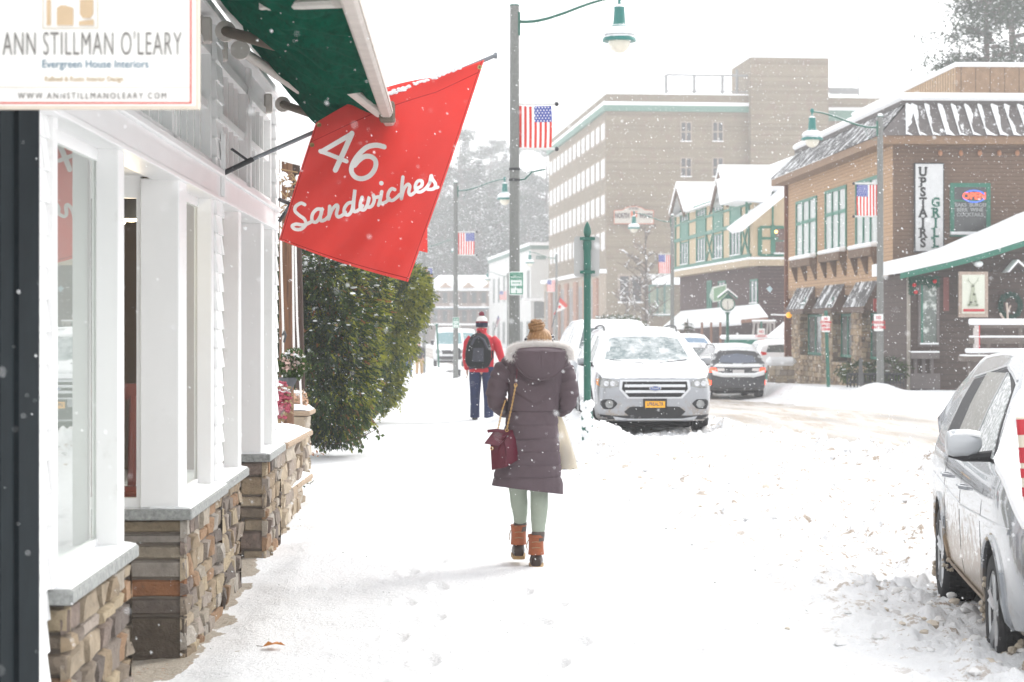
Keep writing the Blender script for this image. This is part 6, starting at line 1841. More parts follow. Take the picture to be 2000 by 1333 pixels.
# near silver car at the right edge of the picture
def near_car():
 f = Vector((2.53, 10.6, 0)); r = Vector((2.845, 13.36, 0))
 d = (f - r).normalized(); side = Vector((-d.y, d.x, 0))
 if side.x < 0: side = -side
 c = (f + r)/2 + side*.91
 c.z = -.165
 PR = [(-2.3, .60), (-2.29, .95), (-2.2, 1.15), (-2.02, 1.46), (-1.80, 1.60), (-1.5, 1.67), (-.7, 1.71), (.0, 1.70), (.35, 1.635), (.75, 1.44), (1.15, 1.20), (1.32, 1.11), (1.6, 1.06), (2.0, .92), (2.2, .82), (2.29, .72), (2.3, .52)]
 nb = mat('near_silver', (.27, .285, .305), .27, .04, 2, metal=.6, coat=.7, snow=.7, snow_up=.62, dirt=((.27, .20, .13), .56, .70, .95), frost=(.60, 2.6, (1, 1, 1.1)))
 K = Car('parked_car', 'silver car parked at the right edge with salt stained sides and snow packed mirror', c, road_rz(d.x, d.y), PR, L=4.6, Wd=.90, mats={'body': nb}, belt=1.09, wr=.33, wheels=(1.39, -1.39), lean=.36, arch=.375, snowroof=.02)
 ws = mat('caked_side_glass', (.30, .33, .32), .3, .2, 3, spec=.6, frost=(.47, 30))
 K.patch('windscreen', mat('caked_windscreen', (.5, .52, .52), .4, .1, 3, frost=(.36, 4)), [(-.70, 1.16), (0, 1.13), (.70, 1.16)], [(-.54, 1.52), (0, 1.57), (.54, 1.52)], off=.012, n=20, m=8)
 for ax in ('y-', 'y+'):
  fr = K.patch('window_surround', black_pl, [(1.02, 1.105), (.0, 1.105), (-1.62, 1.145)], [(.42, 1.52), (-.2, 1.60), (-1.45, 1.50)], ax, off=.004, n=26, m=8)
  K.patch('side_window', ws, [(.93, 1.12), (-.02, 1.12)], [(.45, 1.47), (-.02, 1.575)], ax, off=.010, n=16, m=8, parent=fr)
  K.patch('side_window', mat('grey_side_glass', (.26, .25, .22), .35, .2, 4, frost=(.56, 40)), [(-.10, 1.12), (-.98, 1.14)], [(-.10, 1.575), (-.95, 1.56)], ax, off=.010, n=14, m=8, parent=fr)
  K.patch('window_trim', alloy, [(.4, 1.535), (-.2, 1.612), (-1.5, 1.51)], [(.4, 1.548), (-.2, 1.625), (-1.5, 1.523)], ax, off=.008, n=22, m=1)
  K.patch('pillar_trim', alloy, [(-.02, 1.11), (-.06, 1.11)], [(-.02, 1.58), (-.06, 1.58)], ax, off=.016, n=2, m=6)
  K.patch('rocker', mat('salt_sill', (.36, .30, .24), .8, .3, 14, bump=.01, bscale=30), [(1.0, .22), (-1.0, .22)], [(1.0, .34), (-1.0, .34)], ax, off=.025, n=16, m=3)
  # body crease and door seams
  K.patch('crease', nb, [(1.9, .80), (0, .76), (-1.9, .82)], [(1.9, .83), (0, .785), (-1.9, .85)], ax, off=.010, n=30, m=2)
  for x in (.92, -.08, -1.02):
   K.patch('door_seam', black_pl, [(x, .36), (x-.008, .36)], [(x, 1.02), (x-.008, 1.02)], ax, off=.0015, n=1, m=8)
  for x in (.02, -.95):
   hmb = MB(); sy = -1 if ax == 'y-' else 1; h, _ = K.hit((x + .1, 3*sy, .90), (0, -sy, 0))
   hmb.tube([(x + .02, h.y - sy*.01, .90), (x + .05, h.y + sy*.035, .905), (x + .17, h.y + sy*.035, .905), (x + .20, h.y - sy*.01, .90)], .013, 8); hmb.build('door_handle', nb, K.root, smooth=True)
 mm = mat('mirror_silver', (.50, .52, .54), .35, .03, 2, metal=.15, coat=.4, frost=(.66, 12)); K.mirror(.80, 1.20, -1, mm, w=.20, h=.155); K.mirror(.80, 1.20, 1, mm, w=.20, h=.155)
 for sy in (-1, 1):
  K.patch('headlight', headlamp_m, [(sy*.55, .66), (sy*.86, .68)], [(sy*.58, .76), (sy*.86, .82)], n=8, m=4, bulge=.01)
  # arch lips
  for wx in (1.39, -1.39):
   mb = MB(); pts = []
   for t in np.linspace(-.12, PI + .12, 30):
    x, z = wx + .385*math.cos(t), .35 + .385*math.sin(t); h, _ = K.hit((x, 3*sy, max(z, .30)), (0, -sy, 0))
    if h is not None: pts.append((x, h.y + sy*.004, z))
   mb.tube(pts, .018, 6); mb.build('arch_lip', nb, K.root, smooth=True)
 K.patch('grille', grille_m, [(-.5, .42), (.5, .42)], [(-.44, .70), (.44, .70)], n=12, m=4)
 # slush packed round the wheels
 mb = MB(); M = parent_matrix(K.root)
 for (x, y, z, r) in ((1.02, -.86, .30, .07), (1.0, -.83, .20, .09), (1.72, -.80, .18, .08), (1.80, -.84, .10, .09), (1.90, -.78, .12, .08), (1.62, -.80, .52, .06), (1.04, -.84, .48, .05), (-1.02, -.86, .30, .05), (1.66, -.86, .07, .12), (1.05, -.88, .06, .10), (-1.75, -.84, .2, .1), (1.4, -.86, .72, .05)):
  for j in range(14):
   k = r*rnd(.2, .55); mb.ball(M @ Vector((x + rnd(-r, r)*.9, y + rnd(-.05, .03), z + rnd(-r, r)*.8)), k*.62, 9, 7, sc=(1, 1, .9), jit=.2)
 mb.build('slush', mat('brown_slush', (.50, .43, .34), .85, .3, 16, bump=.015, bscale=40, frost=(.58, 18)), K.root, smooth=True, world=True)
 return K
near_car()
# leaning striped marker pole at the right edge
t = thing('striped_marker_pole', 'cream pole with red bands leaning at the right edge of the picture', 'pole', P(2040, 1300, 9.6))
mc = mat('marker_cream', (.66, .60, .50), .6, .08, 10); mr = mat('marker_red', (.50, .03, .045), .5, .2, 10)
Ym = 9.6
pa, pb = P(1996, 815, Ym), P(2012, 1010, Ym); dv = (pb - pa).normalized()
mb = MB(); mb.tube([pa, pb, P(2060, 1330, Ym)], [.028, .026, .012], 14); mb.build('shaft', mc, t, smooth=True, world=True)
for i, q in enumerate((.02, .30, .51, .70)):
 mb = MB(); c0 = pa.lerp(pb, q); mb.tube([c0, c0 + dv*(.075 if i in (0, 1) else .045)], .0295, 14); mb.build('red_band', mr, t, world=True)
# white van far down the street, with another van behind
def van(px, Y, zb, ztop, lab, off=0):
 s_ = F/Y; z = CAMH - (zb-HZ)/s_; X = (px-1000)/s_
 d = Vector((.04, -1, 0)).normalized()
 VP = [(-2.9, .7), (-2.89, 1.5), (-2.85, 2.1), (-2.7, 2.32), (-1.5, 2.38), (.5, 2.38), (1.1, 2.30), (1.5, 2.0), (1.95, 1.5), (2.15, 1.32), (2.5, 1.22), (2.8, 1.10), (2.88, .95), (2.9, .62)]
 c = Vector((X, Y, z)) - d*2.9
 K = Car('van', lab, c, road_rz(d.x, d.y), VP, L=5.8, Wd=1.0, mats={'body': whitep}, belt=1.32, zb=.35, wheels=(1.9, -1.7), wr=.36, lean=.16, detail=False, cat='van')
 K.patch('windscreen', mat('teal_glass', (.16, .30, .32), .1, .1, 3, spec=.8), [(-.78, 1.42), (0, 1.38), (.78, 1.42)], [(-.70, 2.08), (0, 2.12), (.70, 2.08)], off=.012, n=14, m=5)
 K.patch('grille', grille_m, [(-.42, .78), (.42, .78)], [(-.50, 1.02), (.50, 1.02)], n=10, m=4)
 K.patch('bumper', black_pl, [(-.88, .38), (.88, .38)], [(-.90, .66), (.90, .66)], n=12, m=4)
 for sy in (-1, 1):
  K.patch('headlight', headlamp_m, [(sy*.56, .86), (sy*.86, .84)], [(sy*.62, 1.06), (sy*.86, 1.14)], n=6, m=4)
  K.patch('side_window', autoglass, [(1.5, 1.36), (.75, 1.36)], [(1.25, 1.95), (.75, 1.98)], 'y-' if sy < 0 else 'y+', n=6, m=4)
  K.mirror(1.45, 1.5, sy, black_pl, w=.2, h=.3)
van(878, 122, 717, 640, 'white van parked facing us far down the left kerb')
van(907, 150, 705, 640, 'second pale van behind the first, showing its rounded top')
# ------------------------------------------------------------------ street lamps, flags and signs
def fold_flag(mb_c, root, p0, wdt, hgt, dirx, mirror, thick=.004, name='banner'):
 """vertical banner flag: stripes run downwards, blue canton in an upper corner. p0 top corner at the post"""
 redf = mat('flag_red', (.62, .045, .03), .8, .06, 8); whf = mat('flag_white', (.80, .80, .79), .8, .03, 8); blf = mat('flag_blue', (.07, .09, .34), .8, .08, 8)
 def pt(u, v): # u away from the post
  return Vector((p0.x + dirx*(wdt*u + .012*math.sin(v*3)*u), p0.y + .02*math.sin(u*7 + v*3), p0.z - hgt*v - .01*math.sin(PI*u)))
 cl = MB()
 for i in range(13):
  # canton sits away from the post
  m = 0 if i % 2 == 0 else 1
  a, b = i/13, (i+1)/13
  v0 = .385 if a >= 6/13 - 1e-6 else 0
  cl.cur = m
  cl.grid(lambda x, y: pt(lerp(a, b, x), lerp(v0, 1, y)), 2, 14, thick=(0, thick, 0))
 cl.cur = 2
 cl.grid(lambda x, y: pt(lerp(6/13, 1, x), lerp(0, .385, y)), 6, 6, thick=(0, thick, 0))
 o = cl.build('banner', [redf, whf, blf], root, smooth=True, world=True)
 st = MB()
 for r in range(6):
  for c in range(5 + (r % 2)):
   u = 6/13 + (c + .6 - (.5 if r % 2 else 0))*(7/13)/5.6; v = (r + .55)*.385/6
   if u > .98: continue
   cpt = pt(u, v) + Vector((0, -.003, 0)); R1 = wdt*.034
   pts = [cpt + Vector(((R1 if k % 2 == 0 else R1*.42)*math.sin(PI*k/5), 0, (R1 if k % 2 == 0 else R1*.42)*math.cos(PI*k/5))) for k in range(10)]
   st.prism(pts, (0, .002, 0))
 st.build('stars', whf, o, world=True)
def lamp(px, Y, topy, label, arm, flagpx=None, basez=None, sign=None, brk=False, h=7.3):
 s_ = F/Y
 X = (px-1000)/s_
 zt = CAMH - (topy-HZ)/s_
 zb = zt - h
 t = thing('street_lamp', label, 'street lamp', (X, Y, zb), 0, 'green hooded street lamps with grey posts')
 mb = MB(); mb.tube([(X, Y, zb-.3), (X, Y, zb + 2), (X, Y, zt)], [.105, .092, .078], 8); mb.build('post', concrete_pole, t, smooth=False, world=True)
 mb = MB(); mb.lathe([(.085, 0), (.085, .02), (.02, .05), (.012, .09), (.001, .10)], c=(X, Y, zt), n=10); mb.build('cap', dark_green, t, world=True)
 d = arm
 L = 1.72
 za = zt - .27
 pts = []
 for q in np.linspace(0, 1, 16):
  pts.append((X + d*(.09 + q*L), Y, za + .38*(q*q*(3-2*q))*1.08 - .04*math.sin(PI*q)*(1-q)))
 mb = MB(); mb.tube(pts, [.030 - .008*q for q in np.linspace(0, 1, 16)], 10); mb.box(X + d*.08 - .02, X + d*.08 + .02, Y - .05, Y + .05, za - .24, za + .16)
 mb.tube([(X + d*.1, Y, za - .35), (X + d*.3, Y, za-.30), (X + d*.42, Y, za + .02)], .006, 5)
 mb.build('arm', dark_green, t, world=True, smooth=True)
 hx, hz = X + d*(.09+L), za + .42
 k = .78
 prof = [(.001, .10), (.04, .10), (.07, .06), (.075, .0), (.05, -.03), (.03, -.10), (.05, -.16), (.11, -.20), (.13, -.22), (.125, -.27), (.15, -.58), (.17, -.62), (.21, -.66), (.22, -.72), (.25, -.78), (.34, -.86), (.40, -.92), (.405, -.98), (.30, -.985), (.001, -.90)]
 mb = MB(); mb.lathe([(r*k*.92, z*k) for r, z in prof], c=(hx, Y, hz), n=24); ho = mb.build('lamp_hood', mat('lamp_green', (.02, .17, .15), .35, .15, 6, snow=.4, snow_up=.5), t, smooth=True, world=True)
 gm = mat('lamp_globe', (.68, .64, .54), .15, .1, 6, spec=.7, coat=.5)
 mb = MB(); mb.lathe([(.25*k, -.96*k), (.24*k, -1.05*k), (.19*k, -1.15*k), (.10*k, -1.22*k), (.001, -1.245*k)], c=(hx, Y, hz), n=20); mb.build('globe', gm, ho, smooth=True, world=True)
 mb = MB(); mb.lathe([(.20*k, -.70*k), (.345*k, -.835*k), (.355*k, -.80*k), (.30*k, -.72*k), (.20*k, -.66*k)], c=(hx, Y, hz), n=20); mb.build('snow', snow_m, ho, smooth=True, world=True)
 mb = MB(); mb.ball((X, Y, zt+.06), .07, 10, 6, sc=(1, 1, .6)); mb.build('snow', snow_m, t, smooth=True, world=True)
 if flagpx:
  x0, x1, y0, y1 = flagpx; dd = 1 if x1 > x0 else -1
  p0 = P(x0, y0, Y); w_ = abs(x1-x0)/s_; hh = (y1-y0)/s_
  f = thing('banner_flag', None, None, (X, Y, p0.z), 0)
  f.name = 'banner_flag'; f['label'] = flagpx_label.get(px); f['category'] = 'flag'; f['group'] = 'striped banner flags on the street lamps'
  fold_flag(None, f, p0, w_, hh, dd, False)
  for zz in (p0.z + .03, p0.z - hh - .03):
   r = MB(); r.tube([(X, Y, zz), (p0.x + dd*(w_ + .06), Y, zz)], .022, 8); r.build('rod', mat('rod_pale', (.62, .62, .60), .5, .1, 9), f, world=True)
   r = MB(); r.ball((p0.x + dd*(w_ + .09), Y, zz), .04, 8, 6); r.build('rod_end', steel_dk, f, world=True)
 if brk:
  mb = MB(); mb.tube([P(px+4, 352, Y), P(px+20, 350, Y), P(px+34, 336, Y), P(px+60, 331, Y)], .016, 6); mb.tube([P(px+4, 331, Y), P(px+60, 330, Y)], .004, 4); mb.build('bracket', dark_green, t, world=True)
  for yy in (331, 352):
   mb = MB(); z0 = CAMH-(yy-HZ)/s_; mb.tube([(X, Y, z0-.02), (X, Y, z0+.02)], .10, 10); mb.build('clamp', steel_dk, t, world=True)
 if sign:
  x0, x1, y0, y1, full, lab = sign
  g = thing('parking_sign', lab, 'sign', P((x0+x1)/2, y1, Y - .12), 0, None)
  w_ = (x1-x0)/s_; hh = (y1-y0)/s_; c0 = P((x0+x1)/2, (y0+y1)/2, Y - .13)
  board(g, c0, w_, hh, mat('sign_white', (.80, .82, .80), .4, .02, 5), 'plate')
  gr = mat('sign_green', (.01, .26, .15), .5)
  fr = MB(); e = .035
  for (a, b, c, d2) in ((-w_/2+e*.5, w_/2-e*.5, hh/2-e*.9, hh/2-e*.5), (-w_/2+e*.5, w_/2-e*.5, -hh/2+e*.5, -hh/2+e*.9)): fr.box(c0.x+a, c0.x+b, Y-.140, Y-.138, c0.z+c, c0.z+d2)
  for a in (-w_/2+e*.5, w_/2-e*.9): fr.box(c0.x+a, c0.x+a+e*.4, Y-.140, Y-.138, c0.z-hh/2+e*.5, c0.z+hh/2-e*.5)
  fr.build('border', gr, g, world=True)
  tx = MB()
  f_ = Vector((0, -.012, 0))
  def T(s2, fz, sz): add_text(tx, s2, c0 + f_ + Vector((0, 0, hh*fz)), (1, 0, 0), (0, 0, 1), sz*hh, .002, .002, sx=.85)
  T('METERED', .34, .155); T('PARKING', .19, .155); T('PAY HERE', -.16, .145)
  if sign[4]:
   a = w_*.28; z = c0.z + hh*.02; y = c0.y - .014; q = hh*.035
   tx.prism([(c0.x-a, y, z), (c0.x-a+q*1.6, y, z+q), (c0.x-a+q*1.6, y, z+q*.35), (c0.x+a-q*1.6, y, z+q*.35), (c0.x+a-q*1.6, y, z+q), (c0.x+a, y, z), (c0.x+a-q*1.6, y, z-q), (c0.x+a-q*1.6, y, z-q*.35), (c0.x-a+q*1.6, y, z-q*.35), (c0.x-a+q*1.6, y, z-q)], (0, .002, 0))
   z = c0.z - hh*.27; tx.prism([(c0.x, y, z), (c0.x+q, y, z-q*1.4), (c0.x+q*.35, y, z-q*1.4), (c0.x+q*.35, y, z-hh*.14), (c0.x-q*.35, y, z-hh*.14), (c0.x-q*.35, y, z-q*1.4), (c0.x-q, y, z-q*1.4)], (0, .002, 0))
  tx.build('lettering', gr, g, world=True)
 return t
def board(parent, c, w_, h_, m, name, th=.01, r=.04):
 """round cornered plate facing -Y"""
 pts = []
 for (sx, sz, a0) in ((1, 1, 0), (-1, 1, PI/2), (-1, -1, PI), (1, -1, 3*PI/2)):
  for k in range(5):
   a = a0 + PI/2*k/4; pts.append((c.x + sx*(w_/2-r) + r*math.cos(a), c.y, c.z + sz*(h_/2-r) + r*math.sin(a)))
 mb = MB(); mb.prism(pts, (0, th, 0)); return mb.build(name, m, parent, world=True)
flagpx_label = {1005: 'nearest striped banner flag, on the tall left street lamp above the woman', 890: 'striped banner flag on the second left lamp beside the red flag', 828: 'small striped banner flag just right of the hedge top',
    1719: 'striped banner flag in front of the brown shingled building', 1313: 'striped banner flag on the lamp before the half timbered building', 1087: 'striped banner flag on the lamp above the maple leaf flag', 992: 'smallest striped banner flag, before the white far building'}
lamp(1005, 34.4, 12, 'nearest street lamp, its grey post rising behind the woman, arm to the right', 1, (1014, 1077, 207, 288), brk=True, sign=(994, 1023, 531, 577, True, 'metered parking sign on the nearest grey lamp post'))
lamp(890, 73.4, 358, 'second left street lamp beside the man in red', 1, (895, 926, 455, 497), sign=(884, 897, 620, 641, True, 'far metered parking sign beside the man in red'))
lamp(828, 112, 472, 'third left street lamp half hidden by the red flag and hedge', 1, (829, 844, 524, 553))
lamp(1719, 53, 229, 'right street lamp standing before the brown shingled corner building', -1, (1714, 1674, 361, 421))
lamp(1313, 94, 422, 'street lamp before the half timbered building', -1, (1310, 1287, 498, 534))
lamp(1087, 135, 497, 'street lamp at the left edge of the tan hotel', -1, (1084, 1069, 547, 570))
lamp(992, 177, 534, 'farthest street lamp, before the white building', -1, (989, 976, 569, 586))
# dark green sign post with finial by the kerb
Yg = 26.4; sG = F/Yg; Xg = (1147-1000)/sG; zg0 = gz(Xg, Yg) - .08
t = thing('sign_post', 'dark green post with acorn finial holding a sign plate, base plastered with snow', 'post', (Xg, Yg, zg0))
def zg(py): return CAMH - (py-HZ)/sG
mb = MB(); mb.tube([(Xg, Yg, zg0), (Xg, Yg, zg(480))], .048, 16); mb.build('shaft', dark_green_f, t, smooth=True, world=True)
mb = MB(); mb.lathe([(.048, 0), (.052, .0), (.056, .02), (.056, .10), (.050, .12), (.04, .125), (.045, .15), (.030, .17), (.045, .20), (.052, .24), (.045, .29), (.025, .34), (.008, .375), (.001, .38)], c=(Xg, Yg, zg(480)-.06), n=18); mb.build('finial', dark_green_f, t, smooth=True, world=True)
mb = MB(); mb.lathe([(.075, 0), (.075, .30), (.082, .31), (.082, .36), (.070, .37), (.066, .46), (.052, .50), (.048, .50)], c=(Xg, Yg, zg0), n=18); mb.build('base', dark_green_f, t, smooth=True, world=True)
for yy in (467, 532):
 mb = MB(); mb.box(Xg-.10, Xg+.10, Yg-.062, Yg-.05, zg(yy)-.02, zg(yy)+.02); mb.tube([(Xg, Yg, zg(yy)-.025), (Xg, Yg, zg(yy)+.025)], .058, 14); mb.build('bracket', dark_green_f, t, world=True)
mb = MB()
for i in range(90):
 z = zg0 + .05 + .50*random.random(); a = -PI/2 + random.gauss(0, .8)
 mb.ball((Xg + .068*math.cos(a), Yg + .068*math.sin(a), z), rnd(.015, .04), 8, 6, sc=(1, .7, 1.4), jit=.12)
mb.build('snow', snow_m, t, smooth=True, world=True)
g = thing('sign_plate', 'pale rounded sign plate seen from behind on the dark green post', 'sign', (Xg, Yg+.06, zg(541)))
m, nt, out = nt_new('plate_back'); b_ = node(nt, 'ShaderNodeBsdfPrincipled'); b_.inputs['Base Color'].default_value = (.50, .50, .49, 1); b_.inputs['Roughness'].default_value = .5; tl = node(nt, 'ShaderNodeBsdfTranslucent'); tl.inputs[0].default_value = (.6, .6, .6, 1); mx = node(nt, 'ShaderNodeMixShader'); mx.inputs[0].default_value = .3; nt.links.new(b_.outputs[0], mx.inputs[1]); nt.links.new(tl.outputs[0], mx.inputs[2]); nt.links.new(mx.outputs[0], out.inputs[0])
board(g, Vector((Xg-.005, Yg+.06, zg(501))), 50/sG, 79/sG, m, 'plate')
# far green posts, parking meters, signs on the left walk
Yv = 104
t = thing('sign_post', 'thin green post with finial in front of the white van', 'post', P(855, 716, Yv)); mb = MB(); mb.tube([P(857, 718, Yv), P(853, 636, Yv)], .05, 8); mb.ball(P(853, 634, Yv), .08, 8, 6); mb.build('shaft', dark_green, t, world=True)
t = thing('parking_meter', 'dark parking meter on a post beside the far lamp', 'parking meter', P(897, 738, 76)); mb = MB(); mb.tube([P(897, 740, 76), P(897, 690, 76)], .05, 8); mb.build('post', steel_dk, t, world=True); mb = MB(); mb.ball(P(896, 688, 76), .13, 10, 8, sc=(.7, .6, 1.2)); mb.build('head', steel_dk, t, smooth=True, world=True)
mb = MB(); mb.box(P(893, 0, 75.8).x, P(901, 0, 75.8).x, 75.7, 75.8, P(0, 722, 75.8).z, P(0, 703, 75.8).z); mb.build('snow', snow_m, t, world=True)
def small_sign(label, px, Y, y0, y1, x0, x1, lines, col, yb, post=True, green=True, ptop=None):
 g = thing('road_sign', label, 'sign', P(px, yb, Y)); s_ = F/Y
 if post:
  mb = MB(); mb.tube([P(px+ (5 if yb-y1 > 60 else 0), yb, Y), P(px, ptop or y0-8, Y)], .045, 8); mb.build('post', dark_green if green else steel_dk, g, world=True)
 c0 = P((x0+x1)/2, (y0+y1)/2, Y-.07); w_ = (x1-x0)/s_; h_ = (y1-y0)/s_
 board(g, c0, w_, h_, mat('sign_white', (.8, .82, .8), .4), 'plate', r=.02)
 tx = MB()
 for i, ln in enumerate(lines):
  add_text(tx, ln, c0 + Vector((0, -.01, h_*(.5 - (i+.75)/(len(lines)+.5)))), (1, 0, 0), (0, 0, 1), h_/(len(lines)+1.0), .003, .002, sx=.75)
 tx.build('lettering', col, g, world=True)
sred = mat('sign_red', (.55, .03, .04), .5)
small_sign('white no stopping sign with red words on a leaning green post before the stone piers', 1613, 50.5, 618, 649, 1605, 1621, ['NO', 'STOPPING', 'HERE TO', 'CORNER'], sred, 757, ptop=607)
small_sign('white no parking sign with red words fixed to the right grey lamp post', 1716, 52.6, 614, 647, 1707, 1725, ['NO', 'PARKING', 'ANY TIME'], sred, 647, post=False)
small_sign('white sign with red words on a green post left of the stone fronted building', 1487, 84, 642, 672, 1480, 1494, ['NO', 'PARKING', 'HERE'], sred, 720, ptop=628)
# post clock on the right walk
Yc = 80; sC = F/Yc; Xc = (1421-1000)/sC
def zc_(py): return CAMH - (py-HZ)/sC
t = thing('street_clock', 'green post clock with a round white face under a small snowy gable', 'clock', (Xc, Yc, -.55))
mb = MB(); mb.lathe([(.16, 0), (.16, .5), (.10, .6), (.07, .7), (.06, zc_(612)+.5), (.12, zc_(610)+.55)], c=(Xc, Yc, -.55), n=12); mb.build('post', dark_green, t, smooth=True, world=True)
mb = MB(); zc = zc_(594); mb.lathe([(.001, -.10), (.27, -.10), (.30, -.07), (.30, .07), (.27, .10), (.001, .10)], c=(Xc, Yc, zc), n=30, axis='y'); co_ = mb.build('case', dark_green, t, smooth=True, world=True)
mb = MB(); mb.lathe([(.001, -.112), (.245, -.110), (.245, -.10)], c=(Xc, Yc, zc), n=30, axis='y'); mb.build('dial', mat('clock_dial', (.72, .72, .66), .5, .03, 5), co_, world=True)
mb = MB();
for k in range(12):
 a = 2*PI*k/12; c, s2 = math.sin(a), math.cos(a); mb.tube([(Xc + .20*c, Yc - .118, zc + .20*s2), (Xc + .232*c, Yc - .118, zc + .232*s2)], .009, 4)
mb.build('hour_marks', steel_dk, co_, world=True); mb = MB()
mb.tube([(Xc, Yc-.12, zc), (Xc - .01, Yc-.12, zc+.13)], .010, 4); mb.build('hour_hand', steel_dk, co_, world=True); mb = MB(); mb.tube([(Xc, Yc-.12, zc), (Xc + .004, Yc-.12, zc-.19)], .008, 4); mb.build('minute_hand', steel_dk, co_, world=True)
mb = MB(); g0 = zc_(583)
for sx in (-1, 1): mb.prism([(Xc, Yc-.15, g0+.32), (Xc + sx*.38, Yc-.15, g0+.02), (Xc + sx*.38, Yc-.15, g0-.03), (Xc, Yc-.15, g0+.26)], (0, .3, 0))
mb.prism([(Xc-.2, Yc-.13, g0-.02), (Xc+.2, Yc-.13, g0-.02), (Xc, Yc-.13, g0+.2)], (0, .26, 0))
mb.build('gable', dark_green, t, world=True)
mb = MB()
for sx in (-1, 1): mb.prism([(Xc, Yc-.16, g0+.40), (Xc + sx*.41, Yc-.16, g0+.06), (Xc + sx*.38, Yc-.16, g0+.022), (Xc, Yc-.16, g0+.322)], (0, .32, 0))
mb.build('snow', snow_m, t, world=True)
# maple leaf flag leaning out, and a furled striped flag, far down the right walk
t = thing('maple_leaf_flag', 'red and white maple leaf flag on a slanting pole near the far lamp', 'flag', P(1085, 640, 128)); Yk = 128
mb = MB(); mb.tube([P(1078, 640, Yk), P(1094, 578, Yk)], .03, 6); mb.build('pole', steel_dk, t, world=True)
q0, q1, q2, q3 = P(1094, 581, Yk), P(1108, 596, Yk), P(1096, 616, Yk), P(1082, 611, Yk)
a_, b_, c_, d_ = P(1093, 580, Yk-.1), P(1109, 597, Yk-.1), P(1098, 607, Yk-.1), P(1088, 596, Yk-.1)
rf = mat('flag_red', (.62, .045, .03)); wf = mat('flag_white', (.8, .8, .79))
mb = MB(); mb.prism([P(1093, 580, Yk), P(1109, 597, Yk), P(1105, 602, Yk), P(1091, 590, Yk)], (0, .04, 0), 0); mb.prism([P(1091, 590, Yk), P(1105, 602, Yk), P(1098, 606, Yk), P(1085, 611, Yk), P(1088, 600, Yk)], (0, .04, 0), 1); mb.prism([P(1085, 608, Yk), P(1087, 603, Yk-.01), P(1084, 616, Yk), P(1081, 614, Yk)], (0, .04, 0), 0)
mb.prism([P(1093, 596, Yk-.06), P(1096, 598, Yk-.06), P(1095, 603, Yk-.06), P(1091, 603, Yk-.06), P(1090, 599, Yk-.06)], (0, .03, 0), 0)
mb.build('cloth', [rf, wf], t, world=True)
t = thing('furled_flag', 'furled striped flag on a slanting pole before the white far building', 'flag', P(968, 650, 150)); Yk = 150
mb = MB(); mb.tube([P(966, 645, Yk), P(974, 617, Yk)], .03, 6); mb.build('pole', steel_dk, t, world=True)
mb = MB(); mb.prism([P(972, 617, Yk), P(977, 624, Yk), P(970, 640, Yk), P(967, 636, Yk)], (0, .1, 0), 0); mb.prism([P(972, 617, Yk-.02), P(975, 620, Yk-.02), P(973, 626, Yk-.02), P(971, 624, Yk-.02)], (0, .05, 0), 1); mb.build('cloth', [mat('flag_faded', (.45, .30, .32), .8), mat('flag_blue', (.07, .09, .34))], t, world=True)
# ------------------------------------------------------------------ buildings of the street
class Fac:
 """a building whose street facade recedes: local x along the facade away from us, local +y out to the street, z up"""
 def __init__(s, name, label, x_near, s_near, vp, gz0, cat='building'):
  s.Y0 = F/s_near; s.X0 = (x_near-1000)/s_near; s.vp = vp; s.off = (x_near-vp)/s_near
  d = Vector(((vp-1000)/F, 1, 0)).normalized(); s.d = d; s.cos = d.y
  s.rz = math.atan2(d.y, d.x)
  s.z0 = gz0
  s.t = thing(name, label, cat, (s.X0, s.Y0, gz0), s.rz)
  s.M = Matrix.LocRotScale(s.t.location, s.t.rotation_euler, None).inverted()
 def S(s, px, out=0): return (px - s.vp)/(s.off - out)
 def u(s, px, out=0): return (F/s.S(px, out) - s.Y0)/s.cos
 def z(s, py, px, out=0): return CAMH - (py-HZ)/s.S(px, out) - s.z0
 def loc(s, px, py, Y): return s.M @ P(px, py, Y)
 def front(s, px, py, dy=0.0):
  """point on the face that looks at us: returns local (y, z)"""
  # face plane x=-dy in local coordinates; solve along the pixel ray
  o = s.M @ Vector((0, 0, CAMH)); q = s.M @ P(px, py, 100.0); d = q - o
  k = (-dy - o.x)/d.x; p = o + d*k
  return p.y, p.z
def win_wall(F_, mb_list, u0, u1, z0, z1, out, lites=1, frame_m=None, glass_m=None, name='window', snow=True, mid=None, fw=.06, trim=.09):
 """a window on the street facade: frame part with pane sub-part"""
 f = MB()
 f.box(u0-trim, u0, out, out+.05, z0-trim, z1+trim); f.box(u1, u1+trim, out, out+.05, z0-trim, z1+trim)
 f.box(u0, u1, out, out+.05, z1, z1+trim); f.box(u0, u1, out, out+.08, z0-trim, z0)
 for i in range(1, lites): uu = lerp(u0, u1, i/lites); f.box(uu-fw/2, uu+fw/2, out, out+.045, z0, z1)
 if mid:
  zz = lerp(z0, z1, mid); f.box(u0, u1, out, out+.04, zz-fw/2, zz+fw/2)
 fo = f.build(name, frame_m, F_.t)
 p = MB(); p.box(u0, u1, out-.02, out+.012, z0, z1); p.build('pane', glass_m, fo)
 if snow:
  s_ = MB(); s_.box(u0-trim, u1+trim, out+.0, out+.11, z0-trim*.6, z0+.02, bev=.02); s_.build('snow', snow_m, fo)
 return fo
